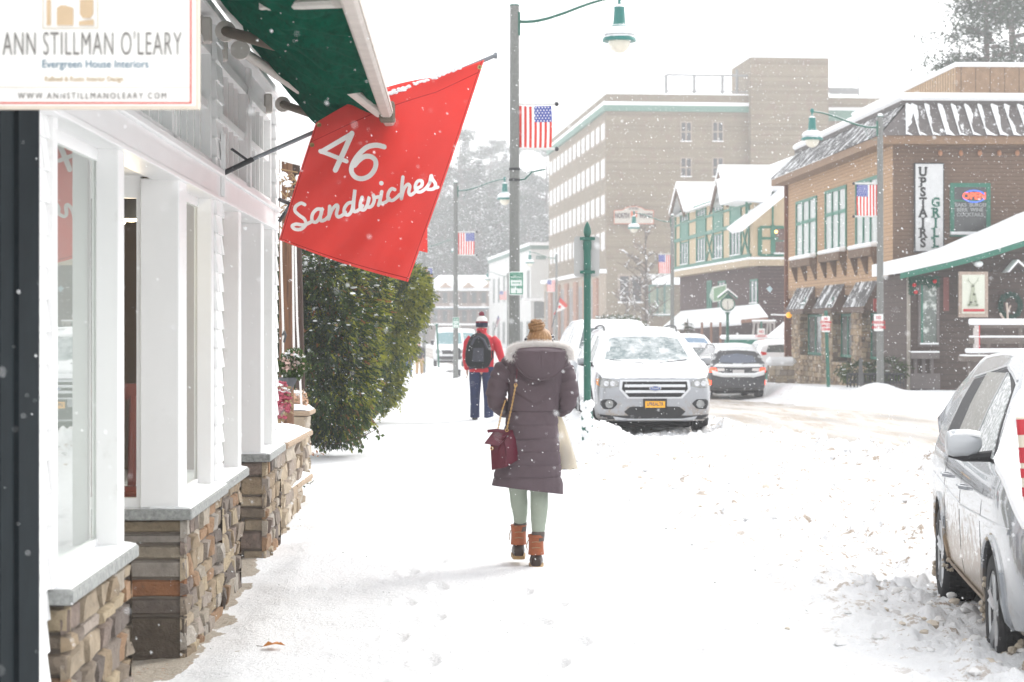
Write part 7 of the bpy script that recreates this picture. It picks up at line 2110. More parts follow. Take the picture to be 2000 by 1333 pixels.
def win_front(F_, ya, yb, z0, z1, x, frame_m, glass_m, trim=.08, lites=1, mid=None, name='window', snow=True, fw=.05):
 """a window on the face that looks at us; local plane x"""
 ya, yb = min(ya, yb), max(ya, yb)
 f = MB()
 f.box(x-.05, x, ya-trim, ya, z0-trim, z1+trim); f.box(x-.05, x, yb, yb+trim, z0-trim, z1+trim)
 f.box(x-.05, x, ya, yb, z1, z1+trim); f.box(x-.08, x, ya, yb, z0-trim, z0)
 for i in range(1, lites): yy = lerp(ya, yb, i/lites); f.box(x-.045, x, yy-fw/2, yy+fw/2, z0, z1)
 if mid: zz = lerp(z0, z1, mid); f.box(x-.04, x, ya, yb, zz-fw/2, zz+fw/2)
 fo = f.build(name, frame_m, F_.t)
 p = MB(); p.box(x-.012, x+.02, ya, yb, z0, z1); p.build('pane', glass_m, fo)
 if snow: s_ = MB(); s_.box(x-.11, x, ya-trim, yb+trim, z0-trim*.6, z0+.025, bev=.02); s_.build('snow', snow_m, fo)
 return fo
dimglass = mat('dim_glass', (.09, .10, .10), .12, .5, 1.3, spec=.8)
trimg = mat('green_trim', (.025, .17, .115), .5, .15, 8)
# ---- brown shingled corner building
def brown():
 B = Fac('corner_building', 'brown shingled corner building with ribbed snowy mansard roof and stone piers below', 1745, 66, 820, -.25)
 t = B.t; L_ = B.u(1538); W_ = 15
 lit_sh = mat('shingle_lit', (.43, .275, .16), .85, .25, 5, wave=(8.5, 2, .45, .22), bump=0, stretch=(1, 1, 6))  # street face: sunlight put into a lighter copy of the shingle colour
 shaded_sh = mat('shingle_shaded', (.17, .11, .075), .85, .25, 5, wave=(8.5, 2, .5, .22), stretch=(1, 1, 6))  # end face towards us: same shingles, shade put into the colour
 wood_b = mat('fascia_brown', (.24, .15, .09), .75, .2, 6)
 zs = B.z(550, 1745)          # underside of the shingled storey
 ze = B.z(283, 1745)          # eave
 b = MB(); b.box(.05, L_, -W_, -.0, zs-.1, ze); b.build('shingled_storey', lit_sh, t)
 b = MB(); b.box(0, .05, -W_, .01, zs-.1, ze); b.build('end_wall', shaded_sh, t)
 # fascia and mansard
 o = .55
 b = MB(); b.box(-o, L_+.4, -W_, o, ze-.02, ze+.22); b.build('fascia', wood_b, t)
 b = MB(); b.box(L_-.15, L_+.05, -.3, .12, .3, ze); b.build('corner_board', mat('rust_board', (.16, .06, .03), .8, .3, 8), t)
 zt = B.z(196, 1768); r0, r1 = ze+.22, zt + .1
 rib = mat('ribbed_metal', (.17, .165, .165), .5, .25, 4, frost=(.50, 6.0, (1, .25, .16)), metal=.2)
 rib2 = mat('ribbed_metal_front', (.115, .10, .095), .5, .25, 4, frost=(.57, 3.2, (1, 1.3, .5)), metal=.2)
 ins = 1.05
 m1 = MB()
 def slope(u, v): return (u, lerp(o+.04, o+.04-ins, v), lerp(r0, r1, v))
 nr = 74
 for i in range(nr):
  u0, u1 = lerp(-o, L_+.4, i/nr), lerp(-o, L_+.4, (i+1)/nr); c = .0
  k0 = max(u0, -o + 0);
  sh = lambda u, v: max(u, -o + ins*v)
  p = [Vector((sh(u0, 0), o+.04, r0)), Vector((sh(u1, 0), o+.04, r0)), Vector((max(u1, -o+ins), o+.04-ins, r1)), Vector((max(u0, -o+ins), o+.04-ins, r1))]
  m1.add(p, [(0, 1, 2, 3)])
  q = [p[0] + Vector((0, .03, .02)), p[0] + Vector((.05, .03, .02)), p[3] + Vector((.05, .03, .02)), p[3] + Vector((0, .03, .02))]
  m1.add([p[0], p[0] + Vector((.05, 0, 0)), p[3] + Vector((.05, 0, 0)), p[3]] + q, [(4,5,6,7),(0,4,7,3),(1,2,6,5),(0,1,5,4)])
 m1.build('mansard_roof', rib, t)
 m2 = MB(); sm = MB()
 ys_ = np.arange(o, -W_, -.40)
 for i, y in enumerate(ys_):
  y1 = y - .40
  a = Vector((-o-.04, y, r0)); b_ = Vector((-o-.04, y1, r0)); c = Vector((-o-.04+ins, min(y1, o-ins), r1)); d = Vector((-o-.04+ins, min(y, o-ins), r1))
  m2.add([a, b_, c, d], [(3, 2, 1, 0)])
  if i > 1:
   m2.add([a, a+Vector((-.04, 0, .02)), d+Vector((-.04, 0, .02)), d, a+Vector((0,-.04,0)), a+Vector((-.04,-.04,.02)), d+Vector((-.04,-.04,.02)), d+Vector((0,-.04,0))], [(0,1,2,3),(4,7,6,5),(1,5,6,2)])
   n = 24; ra = []
   for k in range(n+1):
    v = k/n; c0 = a.lerp(d, v); w0 = .07 + .13*noise.noise(Vector((i*3.3, v*2.2, 2))) + .05*noise.noise(Vector((i*3.3, v*9, 5))) + .16*max(0, .12 - v)*8 + .08*v**3
    w0 = min(max(w0, .015), .3)
    ra.append((c0 + Vector((-.03, .03, .02)), c0 + Vector((-.055, -.0, .03)), c0 + Vector((-.02, -w0, .0))))
   for k in range(n):
    p, q = ra[k], ra[k+1]; sm.add([p[0], p[1], p[2], q[0], q[1], q[2]], [(0,3,4,1),(1,4,5,2)])
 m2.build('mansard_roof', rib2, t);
 sm.build('snow', snow_m, t)
 cp = MB(); cp.box(-o-.1+ins, L_+.4, -W_, o-ins+.15, r1-.04, r1+.10); cp.build('parapet', mat('parapet_dark', (.10, .09, .085), .8), t)
 sn = MB(); sn.box(-o-.18+ins, L_+.5, -W_, o-ins+.22, r1+.10, r1+.34, bev=.09); sn.build('snow', snow_m, t)
 # lower roof ridge beyond
 # penthouse fence
 pf = mat('penthouse_siding', (.30, .20, .13), .85, .3, 4, wave=(2.2, 1, .35, .12)); pf2 = mat('slat_fence', (.42, .29, .18), .85, .25, 4, wave=(3.2, 0, .25, .4))
 y0, z0a = B.front(1868, 190, -2.5)
 _, z1a = B.front(1868, 131, -2.5)
 b = MB(); b.box(2.5, 2.6, -W_, y0, r1, z1a); b.build('roof_screen', pf, t)
 b = MB(); b.prism([(2.55, y0-.05, r1), (L_*.92, y0-.05, r1), (L_*.92, y0-.05, r1 + .05), (2.55, y0-.05, z1a)], (0, .1, 0));
 b = MB(); b.box(2.55, L_*1.0, y0-.1, y0, r1, z1a); b.build('roof_screen', pf2, t)
 sn = MB(); sn.box(2.4, L_*1.0+.1, y0-.2, y0+.1, z1a, z1a+.14, bev=.05); sn.box(2.4, 2.7, -W_, y0-.1, z1a+.002, z1a+.142, bev=.05); sn.build('snow', snow_m, t)
 # icicle bulbs under the eave
 b = MB()
 for px in (1835, 1875, 1912, 1950, 1985):
  y, z = B.front(px, 300); b.ball((-.1, y, z), .07, 8, 6, sc=(1, 1, 1.3))
 b.build('eave_lamp', mat('bulb_amber', (.45, .22, .12), .3), t, smooth=True)
 # street windows of the upper storey
 for (pa, pb, ta, tb, ba) in ((1557, 1595, 399, 389, 500), (1614, 1653, 380, 367, 488), (1674, 1716, 362, 348, 478)):
  u0, u1 = B.u(pb), B.u(pa); z1 = B.z((ta+tb)/2, (pa+pb)/2); z0 = B.z(ba-2, (pa+pb)/2)
  win_wall(B, None, u0, u1, z0, z1, .0, 3, trimg, mat('curtained_pane', (.33, .36, .34), .2, .35, 2.2, spec=.8), fw=.12, mid=.62, trim=.1)
  # flower box and brackets
  bx = MB(); bx.box(u0-.1, u1+.1, .0, .28, z0-.42, z0-.16);
  for q in (u0, (u0+u1)/2, u1): bx.prism([(q-.05, .0, z0-.42), (q-.05, .24, z0-.42), (q-.05, .06, z0-.95), (q-.05, .0, z0-.95)], (.1, 0, 0))
  bo = bx.build('window_box', mat('box_brown', (.14, .085, .05), .8, .2, 6), t)
  s2 = MB(); s2.box(u0-.13, u1+.13, .02, .31, z0-.16, z0-.02, bev=.05); s2.build('snow', snow_m, bo)
 # end face window with neon OPEN sign and menu board, and the vertical sign
 ya, z1 = B.front(1863, 366); yb, z0 = B.front(1926, 455)
 wo = win_front(B, ya, yb, z0, z1, 0, trimg, mat('dark_pane', (.045, .05, .05), .15, .6, 2.5, spec=.8), trim=.12, mid=.70)
 yc, zc = B.front(1902, 384)
 def xt(mb, s2, y, z, sz, off=.0, x=-.035, sx=1.0): add_text(mb, s2, (x, y, z), (0, -1, 0), (0, 0, 1), sz, off, .004, sx=sx)
 neon = thing('neon_open_sign', 'lit neon OPEN sign in red letters with a blue ring inside the green framed window', 'sign', B.t.matrix_world @ Vector((0, 0, 0)), 0)
 neon.location = Matrix.LocRotScale(t.location, t.rotation_euler, None) @ Vector((-.03, yc, zc)); neon.rotation_euler = (0, 0, B.rz)
 mb = MB(); add_text(mb, 'OPEN', (-.02, 0, 0), (0, -1, 0), (0, 0, 1), .27, .008, .01); mb.build('lettering', mat('neon_red', (.9, .1, .05), .4, 0, 1, emit=((1, .12, .05), .9)), neon)
 mb = MB(); mb.tube([(-.005, .33*math.cos(a), .17*math.sin(a)) for a in np.linspace(0, 2*PI, 30)], .022, 6, caps=False); mb.build('ring', mat('neon_blue', (.1, .2, .9), .4, 0, 1, emit=((.08, .22, 1), .5)), neon, smooth=True)
 ml = MB()
 for i, ln in enumerate(('STEAKS  BURGERS', 'BEER  WINE', 'COCKTAILS', '')):
  if ln: y, z = B.front(1894, 401 + i*9.5); xt(ml, ln, y, z, .15, .002)
 y, z = B.front(1900, 439); ml.build('menu_lettering', mat('chalk', (.45, .47, .47), .8), wo)
 # vertical sign
 ya, z1 = B.front(1786, 321); yb, z0 = B.front(1840, 491)
 sgn = thing('vertical_sign', 'tall weathered white sign reading UPSTAIRS GRILL in black and green slab letters', 'sign', Matrix.LocRotScale(t.location, t.rotation_euler, None) @ Vector((-.02, ya, z0)), B.rz)
 W2, H2 = abs(yb-ya), z1-z0
 b = MB(); b.box(-.10, -.02, -W2, 0, 0, H2); b.build('panel', mat('sign_weathered', (.66, .67, .67), .7, .1, 5, col2=(.38, .36, .34), c2=(.62, .66)), sgn)
 b = MB()
 for (a1, b1, c1, d1) in ((-W2-.03, .03, -.03, .0), (-W2-.03, .03, H2, H2+.03), (-W2-.03, -W2, 0, H2), (0, .03, 0, H2)): b.box(-.11, -.02, a1, b1, c1, d1)
 b.build('frame', steel_dk, sgn)
 blk = mat('letter_black', (.03, .03, .03), .7, .3, 14, col2=(.35, .35, .34), c2=(.66, .7)); grn = mat('letter_green', (.015, .13, .09), .7, .3, 14, col2=(.35, .4, .38), c2=(.66, .7))
 def slab(mb, ch, y, z, sz):
  add_text(mb, ch, (-.108, y, z), (0, -1, 0), (0, 0, 1), sz, .015, .006, sx=.95)
  h = sz*.35; w_ = sz*.24
  def ser(y_, z_): mb.box(-.116, -.106, y_ - sz*.13, y_ + sz*.13, z_-.016, z_+.016)
  tops = {'U': (-1, 1), 'P': (-1,), 'I': (0,), 'R': (-1,), 'L': (-1,), 'T': (), 'A': (), 'S': (), 'G': ()}[ch]
  bots = {'U': (), 'P': (-1,), 'I': (0,), 'R': (-1, 1), 'L': (-1,), 'T': (0,), 'A': (-1, 1), 'S': (), 'G': ()}[ch]
  for q in tops: ser(y - q*w_, z+h)
  for q in bots: ser(y - q*w_, z-h)
 l1 = MB()
 for i, ch in enumerate('UPSTAIRS'): slab(l1, ch, -W2*.27, H2*(.905 - i*.1165), .37)
 l1.build('lettering', blk, sgn)
 l1 = MB()
 for i, ch in enumerate('GRILL'): slab(l1, ch, -W2*.73, H2*(.555 - i*.1165), .37)
 l1.build('lettering', grn, sgn)
 # ground floor: stone piers, recessed shop glass, three small ribbed awnings
 stn = mat('pier_stone', (1, 1, 1), .9, .3, 6, attr=True, bump=.02, bscale=12)
 def pier(pa, pb, back=-.8, z0=-.3, z1=None, u=None):
  u0, u1 = u if u else (B.u(pb), B.u(pa)); z1 = z1 or zs
  c = MB(); c.box(u0+.03, u1-.03, back, -.04, z0, z1); co = c.build('pier_core', mat('mortar', (.2,.18,.16)), t)
  s2 = MB(); RC = [(.50,.37,.24), (.42,.30,.19), (.56,.44,.30), (.33,.25,.17), (.52,.42,.31), (.27,.20,.15)]
  stone_panel(s2, u0, u1, z0, z1, lambda a, z, d: (a, -.03+d, z), RC, (.14, .10), (.34, .22), .05)
  stone_panel(s2, back, 0, z0, z1, lambda a, z, d: (u0+.03-d, a, z), RC, (.14, .10), (.34, .22), .05)
  s2.build('stones', stn, co, smooth=True)
 pier(1742, 1762, u=(0.0, 1.3), back=-1.3)
 pier(1645, 1700, u=(B.u(1682), B.u(1662))); pier(0, 0, u=(B.u(1625), B.u(1604))); pier(0, 0, u=(B.u(1562), B.u(1546)))
 for (a, b_) in ((1604, 1562), (1662, 1625), (1741, 1682)):
  pier(0, 0, u=(B.u(a), B.u(b_)), z1=.85 if a < 1660 else .7, back=-.5)
  u0, u1 = B.u(a), B.u(b_)
  win_wall(B, None, u0+.08, u1-.08, .95, zs-1.0, -.35, 3, trimg, mat('store_pane', (.16, .17, .165), .12, .7, 1.0, spec=.8, col2=(.55, .58, .6), c2=(.60, .66)), name='shop_window', fw=.10, snow=False)
 b = MB(); b.box(.1, L_, -1.2, -.6, -.3, zs); b.build('shop_wall', mat('umber_wall', (.09, .06, .045), .9), t)
 b = MB(); b.box(0, L_, -1.2, .0, zs-.3, zs+.02); b.build('beam', wood_b, t)
 for (pa, pb, lw) in ((1556, 1592, 595), (1611, 1650, 590), (1671, 1715, 583)):
  u0, u1 = B.u(pb), B.u(pa); zt2 = B.z(545, pb) ; zt2 = zs + .05
  m3 = MB(); n = 12; dp = .42; zl = zs - .72
  for i in range(n):
   a, b_ = lerp(u0, u1, i/n), lerp(u0, u1, (i+1)/n)
   m3.add([(a, .0, zt2), (b_, .0, zt2), (b_, dp, zl), (a, dp, zl), (a, .03, zt2+.03), (a+.05, .03, zt2+.03), (a+.05, dp+.01, zl+.04), (a, dp+.01, zl+.04)], [(0,1,2,3),(4,5,6,7),(0,4,7,3)])
  aw = m3.build('metal_awning', rib, t)
  m3 = MB(); m3.prism([(u0, 0, zt2), (u0, dp, zl), (u0, dp, zl-.16), (u0, 0, zl-.1)], (.05, 0, 0)); m3.prism([(u1-.05, 0, zt2), (u1-.05, dp, zl), (u1-.05, dp, zl-.16), (u1-.05, 0, zl-.1)], (.05, 0, 0)); m3.box(u0, u1, dp-.04, dp+.03, zl-.18, zl-.02); m3.build('awning_frame', mat('awning_side', (.12, .08, .06), .8), aw)
 # lanterns, red plaque, planter with evergreen and railing
 for px in (1588, 1643):
  m3 = MB(); u_ = B.u(px); z_ = B.z(592, px); m3.lathe([(.03, .2), (.06, .1), (.22, -.05), (.2, -.08), (.001, -.06)], c=(u_, .25, z_), n=12); m3.build('wall_lantern', dark_green, t, smooth=True)
 pu = B.u(1712); pz = B.z(597, 1712)
 pl_ = thing('red_plaque', 'small dull red plaque hanging under the beam behind the right lamp post', 'sign', Matrix.LocRotScale(t.location, t.rotation_euler, None) @ Vector((.2, .3, pz)), B.rz)
 m3 = MB(); m3.box(-.03, .03, -.25, .25, -.20, .18); m3.build('board', mat('plaque_red', (.36, .06, .05), .6, .15, 8), pl_)
 m3 = MB(); m3.box(-.04, -.03, -.18, .18, .01, .06); m3.box(-.04, -.03, -.18, .18, -.10, -.05); m3.build('lettering', mat('plaque_pale', (.60, .45, .40), .7), pl_)
 return B
B = brown()
BM = Matrix.LocRotScale(B.t.location, B.t.rotation_euler, None)
# evergreen planter in front of the stone building
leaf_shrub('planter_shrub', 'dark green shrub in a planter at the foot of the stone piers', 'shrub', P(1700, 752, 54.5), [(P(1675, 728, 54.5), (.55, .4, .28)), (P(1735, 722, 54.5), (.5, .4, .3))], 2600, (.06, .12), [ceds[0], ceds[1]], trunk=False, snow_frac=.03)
t = thing('iron_railing', 'low dark iron railing with snow in front of the stone piers', 'railing', P(1700, 755, 53.8)); mb = MB()
for i in range(18):
 x = lerp(1655, 1765, i/17); mb.tube([P(x, 757, 53.8), P(x, 731, 53.8)], .018, 5)
mb.tube([P(1655, 731, 53.8), P(1765, 731, 53.8)], .03, 6); mb.tube([P(1655, 748, 53.8), P(1765, 748, 53.8)], .02, 6); mb.build('rails', steel_dk, t, world=True)
t = thing('folding_board', 'dark folding sandwich board leaning by the second stone pier', 'sign', P(1682, 752, 53.5)); mb = MB(); mb.prism([P(1676, 753, 53.5), P(1687, 753, 53.5), P(1684, 700, 53.7), P(1679, 700, 53.7)], (0, .05, 0)); mb.build('panel', mat('board_dark', (.10, .10, .10), .7), t, world=True)
# ---- dark brown lean-to cafe in front of its end wall
def cafe():
 t = thing('cafe_annex', 'dark brown low cafe with a sweeping snow covered roof and green edge', 'building', P(1880, 757, 54.5))
 Yc = 54.5; s_ = F/Yc
 dk = mat('cafe_siding', (.085, .062, .053), .85, .25, 4, wave=(6, 2, .55, .2))
 b = MB(); b.prism([P(1774, 790, Yc), P(1774, 535, Yc), P(2000, 478, Yc), P(2120, 448, Yc), P(2120, 790, Yc)], (0, 4.4, 0)); b.build('wall', dk, t, world=True)
 b = MB(); b.box(P(1771, 0, Yc).x, P(1777, 0, Yc).x, Yc-.08, Yc, P(0, 790, Yc).z, P(0, 540, Yc).z); b.build('corner_trim', mat('pale_edge', (.32, .29, .25), .8), t, world=True)
 # roof: swept curve
 cur = [(1758, 534), (1800, 524), (1850, 513), (1900, 500), (1950, 486), (2000, 470), (2060, 450), (2130, 428)]
 top = [(1762, 528), (1800, 508), (1850, 493), (1900, 474), (1950, 452), (2000, 432), (2060, 405), (2130, 378)]
 b = MB(); vs = []
 for (x, y) in cur: vs += [P(x, y, Yc-.7), P(x, y, Yc-.7) + Vector((0, 0, -.16)), P(x, y, Yc+.6), P(x, y, Yc+.6) + Vector((0, 0, -.16))]
 fs = []
 for i in range(len(cur)-1):
  a = i*4; fs += [(a, a+1, a+5, a+4), (a+1, a+3, a+7, a+5), (a+2, a+6, a+7, a+3), (a, a+4, a+6, a+2)]
 b.add(vs, fs); b.build('roof_edge', trimg, t, world=True)
 b = MB(); rs = []
 for (x, y), (x2, y2) in zip(cur, top):
  h = (y - y2)/s_
  p = P(x, y, Yc-.7)
  rs.append([p + Vector((0, -.06, .0)), p + Vector((0, -.10, .10)), p + Vector((0, .1, .24)), p + Vector((0, 1.8, max(.3, h*1.0))), p + Vector((0, 4.2, max(.35, h*1.03))), p + Vector((0, 4.2, 0))])
 b.rings(rs); b.build('roof_snow', snow_m, t, smooth=True, world=True)
 # tall narrow window
 x0, x1, y0, y1 = 1798, 1829, 556, 671
 f = MB()
 def bx(mb, xa, xb, ya, yb, d0, d1): mb.box(P(xa, 0, Yc).x, P(xb, 0, Yc).x, Yc-d1, Yc-d0, P(0, yb, Yc).z, P(0, ya, Yc).z)
 for a in ((x0-5, x0, y0-6, y1+6), (x1, x1+5, y0-6, y1+6), (x0, x1, y0-6, y0), (x0, x1, y1, y1+6)): bx(f, *a, 0, .06)
 fo = f.build('window', mat('grey_trim', (.15, .13, .125), .8), t, world=True)
 f = MB(); bx(f, x0, x1, y0, y1, 0, .02); f.build('pane', mat('painted_reflection_pane', (.12, .15, .13), .1, .6, 1.4, spec=.9, col2=(.62, .66, .62), c2=(.50, .60)), fo, world=True)  # pale patches are a reflection painted into the pane colour
 f = MB(); bx(f, x0-.5, x0+4, y0, y1, .02, .05); f.build('green_stile', trimg, fo, world=True)
 f = MB(); bx(f, x0-2, x1+2, y1-1, y1+2, .06, .16); f.build('snow', snow_m, fo, world=True)
 f = MB(); bx(f, 1776, 1831, 688, 701, 0, .25); f.build('ledge', MATS['grey_trim'], t, world=True); f = MB(); bx(f, 1776, 1831, 686, 689, 0, .27); f.build('snow', snow_m, t, world=True)
 f = MB()
 for x in (1784, 1800, 1816): bx(f, x, x+6, 701, 730, 0, .10)
 bx(f, 1776, 1835, 730, 760, 0, .08); f.build('panelling', MATS['grey_trim'], t, world=True)
 # red vertical strip and garland
 f = MB(); bx(f, 1842, 1853, 542, 608, 0, .04); f.build('red_panel', mat('dull_red', (.22, .08, .07), .8), t, world=True)
 g = thing('christmas_garland', 'green garland with red bows draped over the tall cafe window', 'garland', P(1795, 560, Yc-.2)); mb = MB(); rb_ = MB()
 for i in range(1500):
  q = random.random()
  if q < .45: p = P(rnd(1775, 1812), rnd(540, 556), Yc - .12)
  elif q < .7: p = P(rnd(1776, 1790), rnd(550, 576), Yc - .12)
  else: p = P(rnd(1812, 1834), rnd(540, 566 - rnd(0, 12)), Yc - .12)
  d = Vector((rnd(-1, 1), rnd(-1, 0), rnd(-1, 1))).normalized()*.07; sd = d.cross(Vector((rnd(-1, 1), 1, 0))).normalized()*.012
  mb.add([p - sd, p + sd, p + d], [(0, 1, 2)])
 for (x, y) in ((1786, 557), (1789, 571), (1826, 550)): rb_.ball(P(x, y, Yc-.2), .06, 8, 6)
 mb.build('needles', mat('garland_green', (.012, .10, .06), .8, .3, 14), g, world=True); rb_.build('bow', redlens, g, world=True)
 # hanging deer sign
 g = thing('pictorial_sign', 'cream hanging sign with a pale deer drawing and a red strip at its foot', 'sign', P(1901, 620, Yc-.5)); Yd = Yc - .6
 def bd(mb, xa, xb, ya, yb, d): mb.box(P(xa, 0, Yd).x, P(xb, 0, Yd).x, Yd-d, Yd-d+.02, P(0, yb, Yd).z, P(0, ya, Yd).z)
 mb = MB(); mb.box(P(1873, 0, Yd).x, P(1930, 0, Yd).x, Yd, Yd+.09, P(0, 620, Yd).z, P(0, 531, Yd).z); mb.build('frame', mat('sign_tanframe', (.42, .33, .27), .7, .3, 14), g, world=True)
 mb = MB(); bd(mb, 1879, 1923, 537, 613, .02); mb.build('panel', mat('sign_cream', (.66, .68, .58), .6, .05, 6), g, world=True)
 mb = MB(); bd(mb, 1881, 1922, 604, 609, .045); mb.build('red_strip', mat('strip_red', (.50, .04, .05), .6), g, world=True)
 dr = mat('deer_olive', (.40, .43, .32), .7); mb = MB()
 def dl(pts, w_):
  ribbon(mb, pts, w_, lambda x, y: P(x, y, Yd-.05), step=1.5)
 dl([(1900, 558), (1901, 566), (1898, 580), (1896, 592)], 6); dl([(1903, 575), (1906, 590)], 5); dl([(1892, 596), (1909, 596)], 5); dl([(1899, 556), (1893, 550), (1891, 544)], 1.2); dl([(1902, 556), (1908, 550), (1911, 543)], 1.2); dl([(1893, 550), (1889, 548)], 1); dl([(1908, 550), (1912, 549)], 1)
 mb.build('deer_drawing', dr, g, world=True)
 mb = MB(); mb.tube([P(1900, 531, Yd), P(1900, 520, Yd)], .015, 5); mb.tube([P(1930, 533, Yd), P(1938, 526, Yc)], .015, 5); mb.build('bracket', steel_dk, g, world=True)
 g = thing('gooseneck_lamp', 'snow capped round lamp above the hanging cream sign', 'lamp', P(1911, 520, Yc-.4)); mb = MB(); mb.ball(P(1911, 516, Yc-.5), .13, 12, 8, sc=(1, 1, .7)); mb.build('shade', snow_m, g, smooth=True, world=True); mb = MB(); mb.tube([P(1911, 516, Yc-.5), P(1913, 505, Yc)], .02, 5); mb.build('arm', steel_dk, g, world=True)
 g = thing('small_gable', 'little snow covered gable over the cafe entrance at the right edge', 'gable', P(1990, 530, Yc-.5)); mb = MB(); sn = MB()
 mb.prism([P(1970, 531, Yc-.6), P(1989, 511, Yc-.6), P(2012, 531, Yc-.6), P(2010, 533, Yc-.6), P(1989, 515, Yc-.6), P(1973, 533, Yc-.6)], (0, .6, 0)); mb.build('frame', MATS['grey_trim'], g, world=True)
 sn.prism([P(1968, 532, Yc-.65), P(1989, 507, Yc-.65), P(2014, 530, Yc-.65), P(2012, 531, Yc-.65), P(1989, 512, Yc-.65), P(1971, 532, Yc-.65)], (0, .7, 0)); sn.build('snow', snow_m, g, world=True)
 g = thing('wreath', 'dark green wreath hanging on the brown cafe wall', 'wreath', P(1973, 598, Yc-.1)); mb = MB()
 c0 = P(1973, 598, Yc-.1)
 for i in range(1800):
  a = rnd(0, 2*PI); p = c0 + Vector((.27*math.cos(a), 0, .31*math.sin(a))) + Vector((rnd(-.06, .06), rnd(-.06, .03), rnd(-.06, .06))); d = Vector((rnd(-1, 1), rnd(-1, 0), rnd(-1, 1))).normalized()*.06; sd = d.cross(Vector((0, 1, 0.1))).normalized()*.01
  mb.add([p - sd, p + sd, p + d], [(0, 1, 2)])
 mb.build('needles', mat('wreath_green', (.015, .07, .05), .8, .3, 14, frost=(.66, 12)), g, world=True)
 # porch rail, benches, bin
 g = thing('porch_railing', 'snow loaded wooden porch railing with a red striped post before the cafe', 'railing', P(1905, 745, 50)); Yr = 50
 wd = mat('rail_wood', (.14, .115, .10), .85, .3, 8)
 def rb2(nm, xa, xb, ya, yb, m, d=.12, dd=0): mb = MB(); mb.box(P(xa, 0, Yr).x, P(xb, 0, Yr).x, Yr-d/2+dd, Yr+d/2+dd, P(0, yb, Yr).z, P(0, ya, Yr).z, bev=.03 if m is snow_m else 0); mb.build(nm, m, g, world=True)
 rb2('rail', 1896, 2060, 635, 641, wd); rb2('snow', 1893, 2060, 623, 635, snow_m, .22); rb2('rail', 1893, 2060, 660, 672, wd, .14); rb2('snow', 1893, 2060, 656, 660, snow_m, .18)
 rb2('post', 1902, 1911, 636, 693, mat('post_pale', (.55, .50, .48), .7, .2, 8), .16); rb2('post', 1910.5, 1912.5, 636, 693, sred, .17)
 rb2('rail', 1893, 2060, 690, 694, wd, .5); rb2('snow', 1889, 2060, 681, 690, snow_m, .55)
 rb2('post', 1927, 1934, 672, 688, wd); rb2('post', 1990, 1996, 640, 690, wd)
 rb2('deck', 1877, 2060, 696, 706, wd, .7); rb2('snow', 1879, 1925, 693, 697, snow_m, .7); rb2('post', 1893, 1912, 706, 760, wd, .35)
 g = thing('green_bin', 'dark green rounded bin capped with thick snow beside the porch', 'bin', P(1935, 760, 48)); mb = MB(); c0 = P(1942, 780, 48)
 mb.lathe([(.30, 0), (.36, .3), (.38, .62), (.30, .74), (.001, .78)], c=c0, n=20); mb.build('drum', mat('bin_green', (.02, .20, .13), .45), g, smooth=True, world=True); mb = MB(); mb.lathe([(.40, .60), (.42, .68), (.33, .92), (.15, 1.02), (.001, 1.04)], c=c0, n=20); mb.build('snow', snow_m, g, smooth=True, world=True)
 g = thing('leafless_plant', 'pale forked stems standing in snow behind the porch rail', 'plant', P(1968, 625, 53)); mb = MB(); mb.tube([P(1968, 626, 53), P(1968, 610, 53), P(1966, 592, 53)], .03, 5); mb.tube([P(1968, 612, 53), P(1974, 597, 53)], .02, 5); mb.tube([P(1962, 626, 53), P(1953, 612, 53)], .03, 5); mb.build('stems', mat('pale_stem', (.5, .42, .36), .8), g, world=True)
cafe()
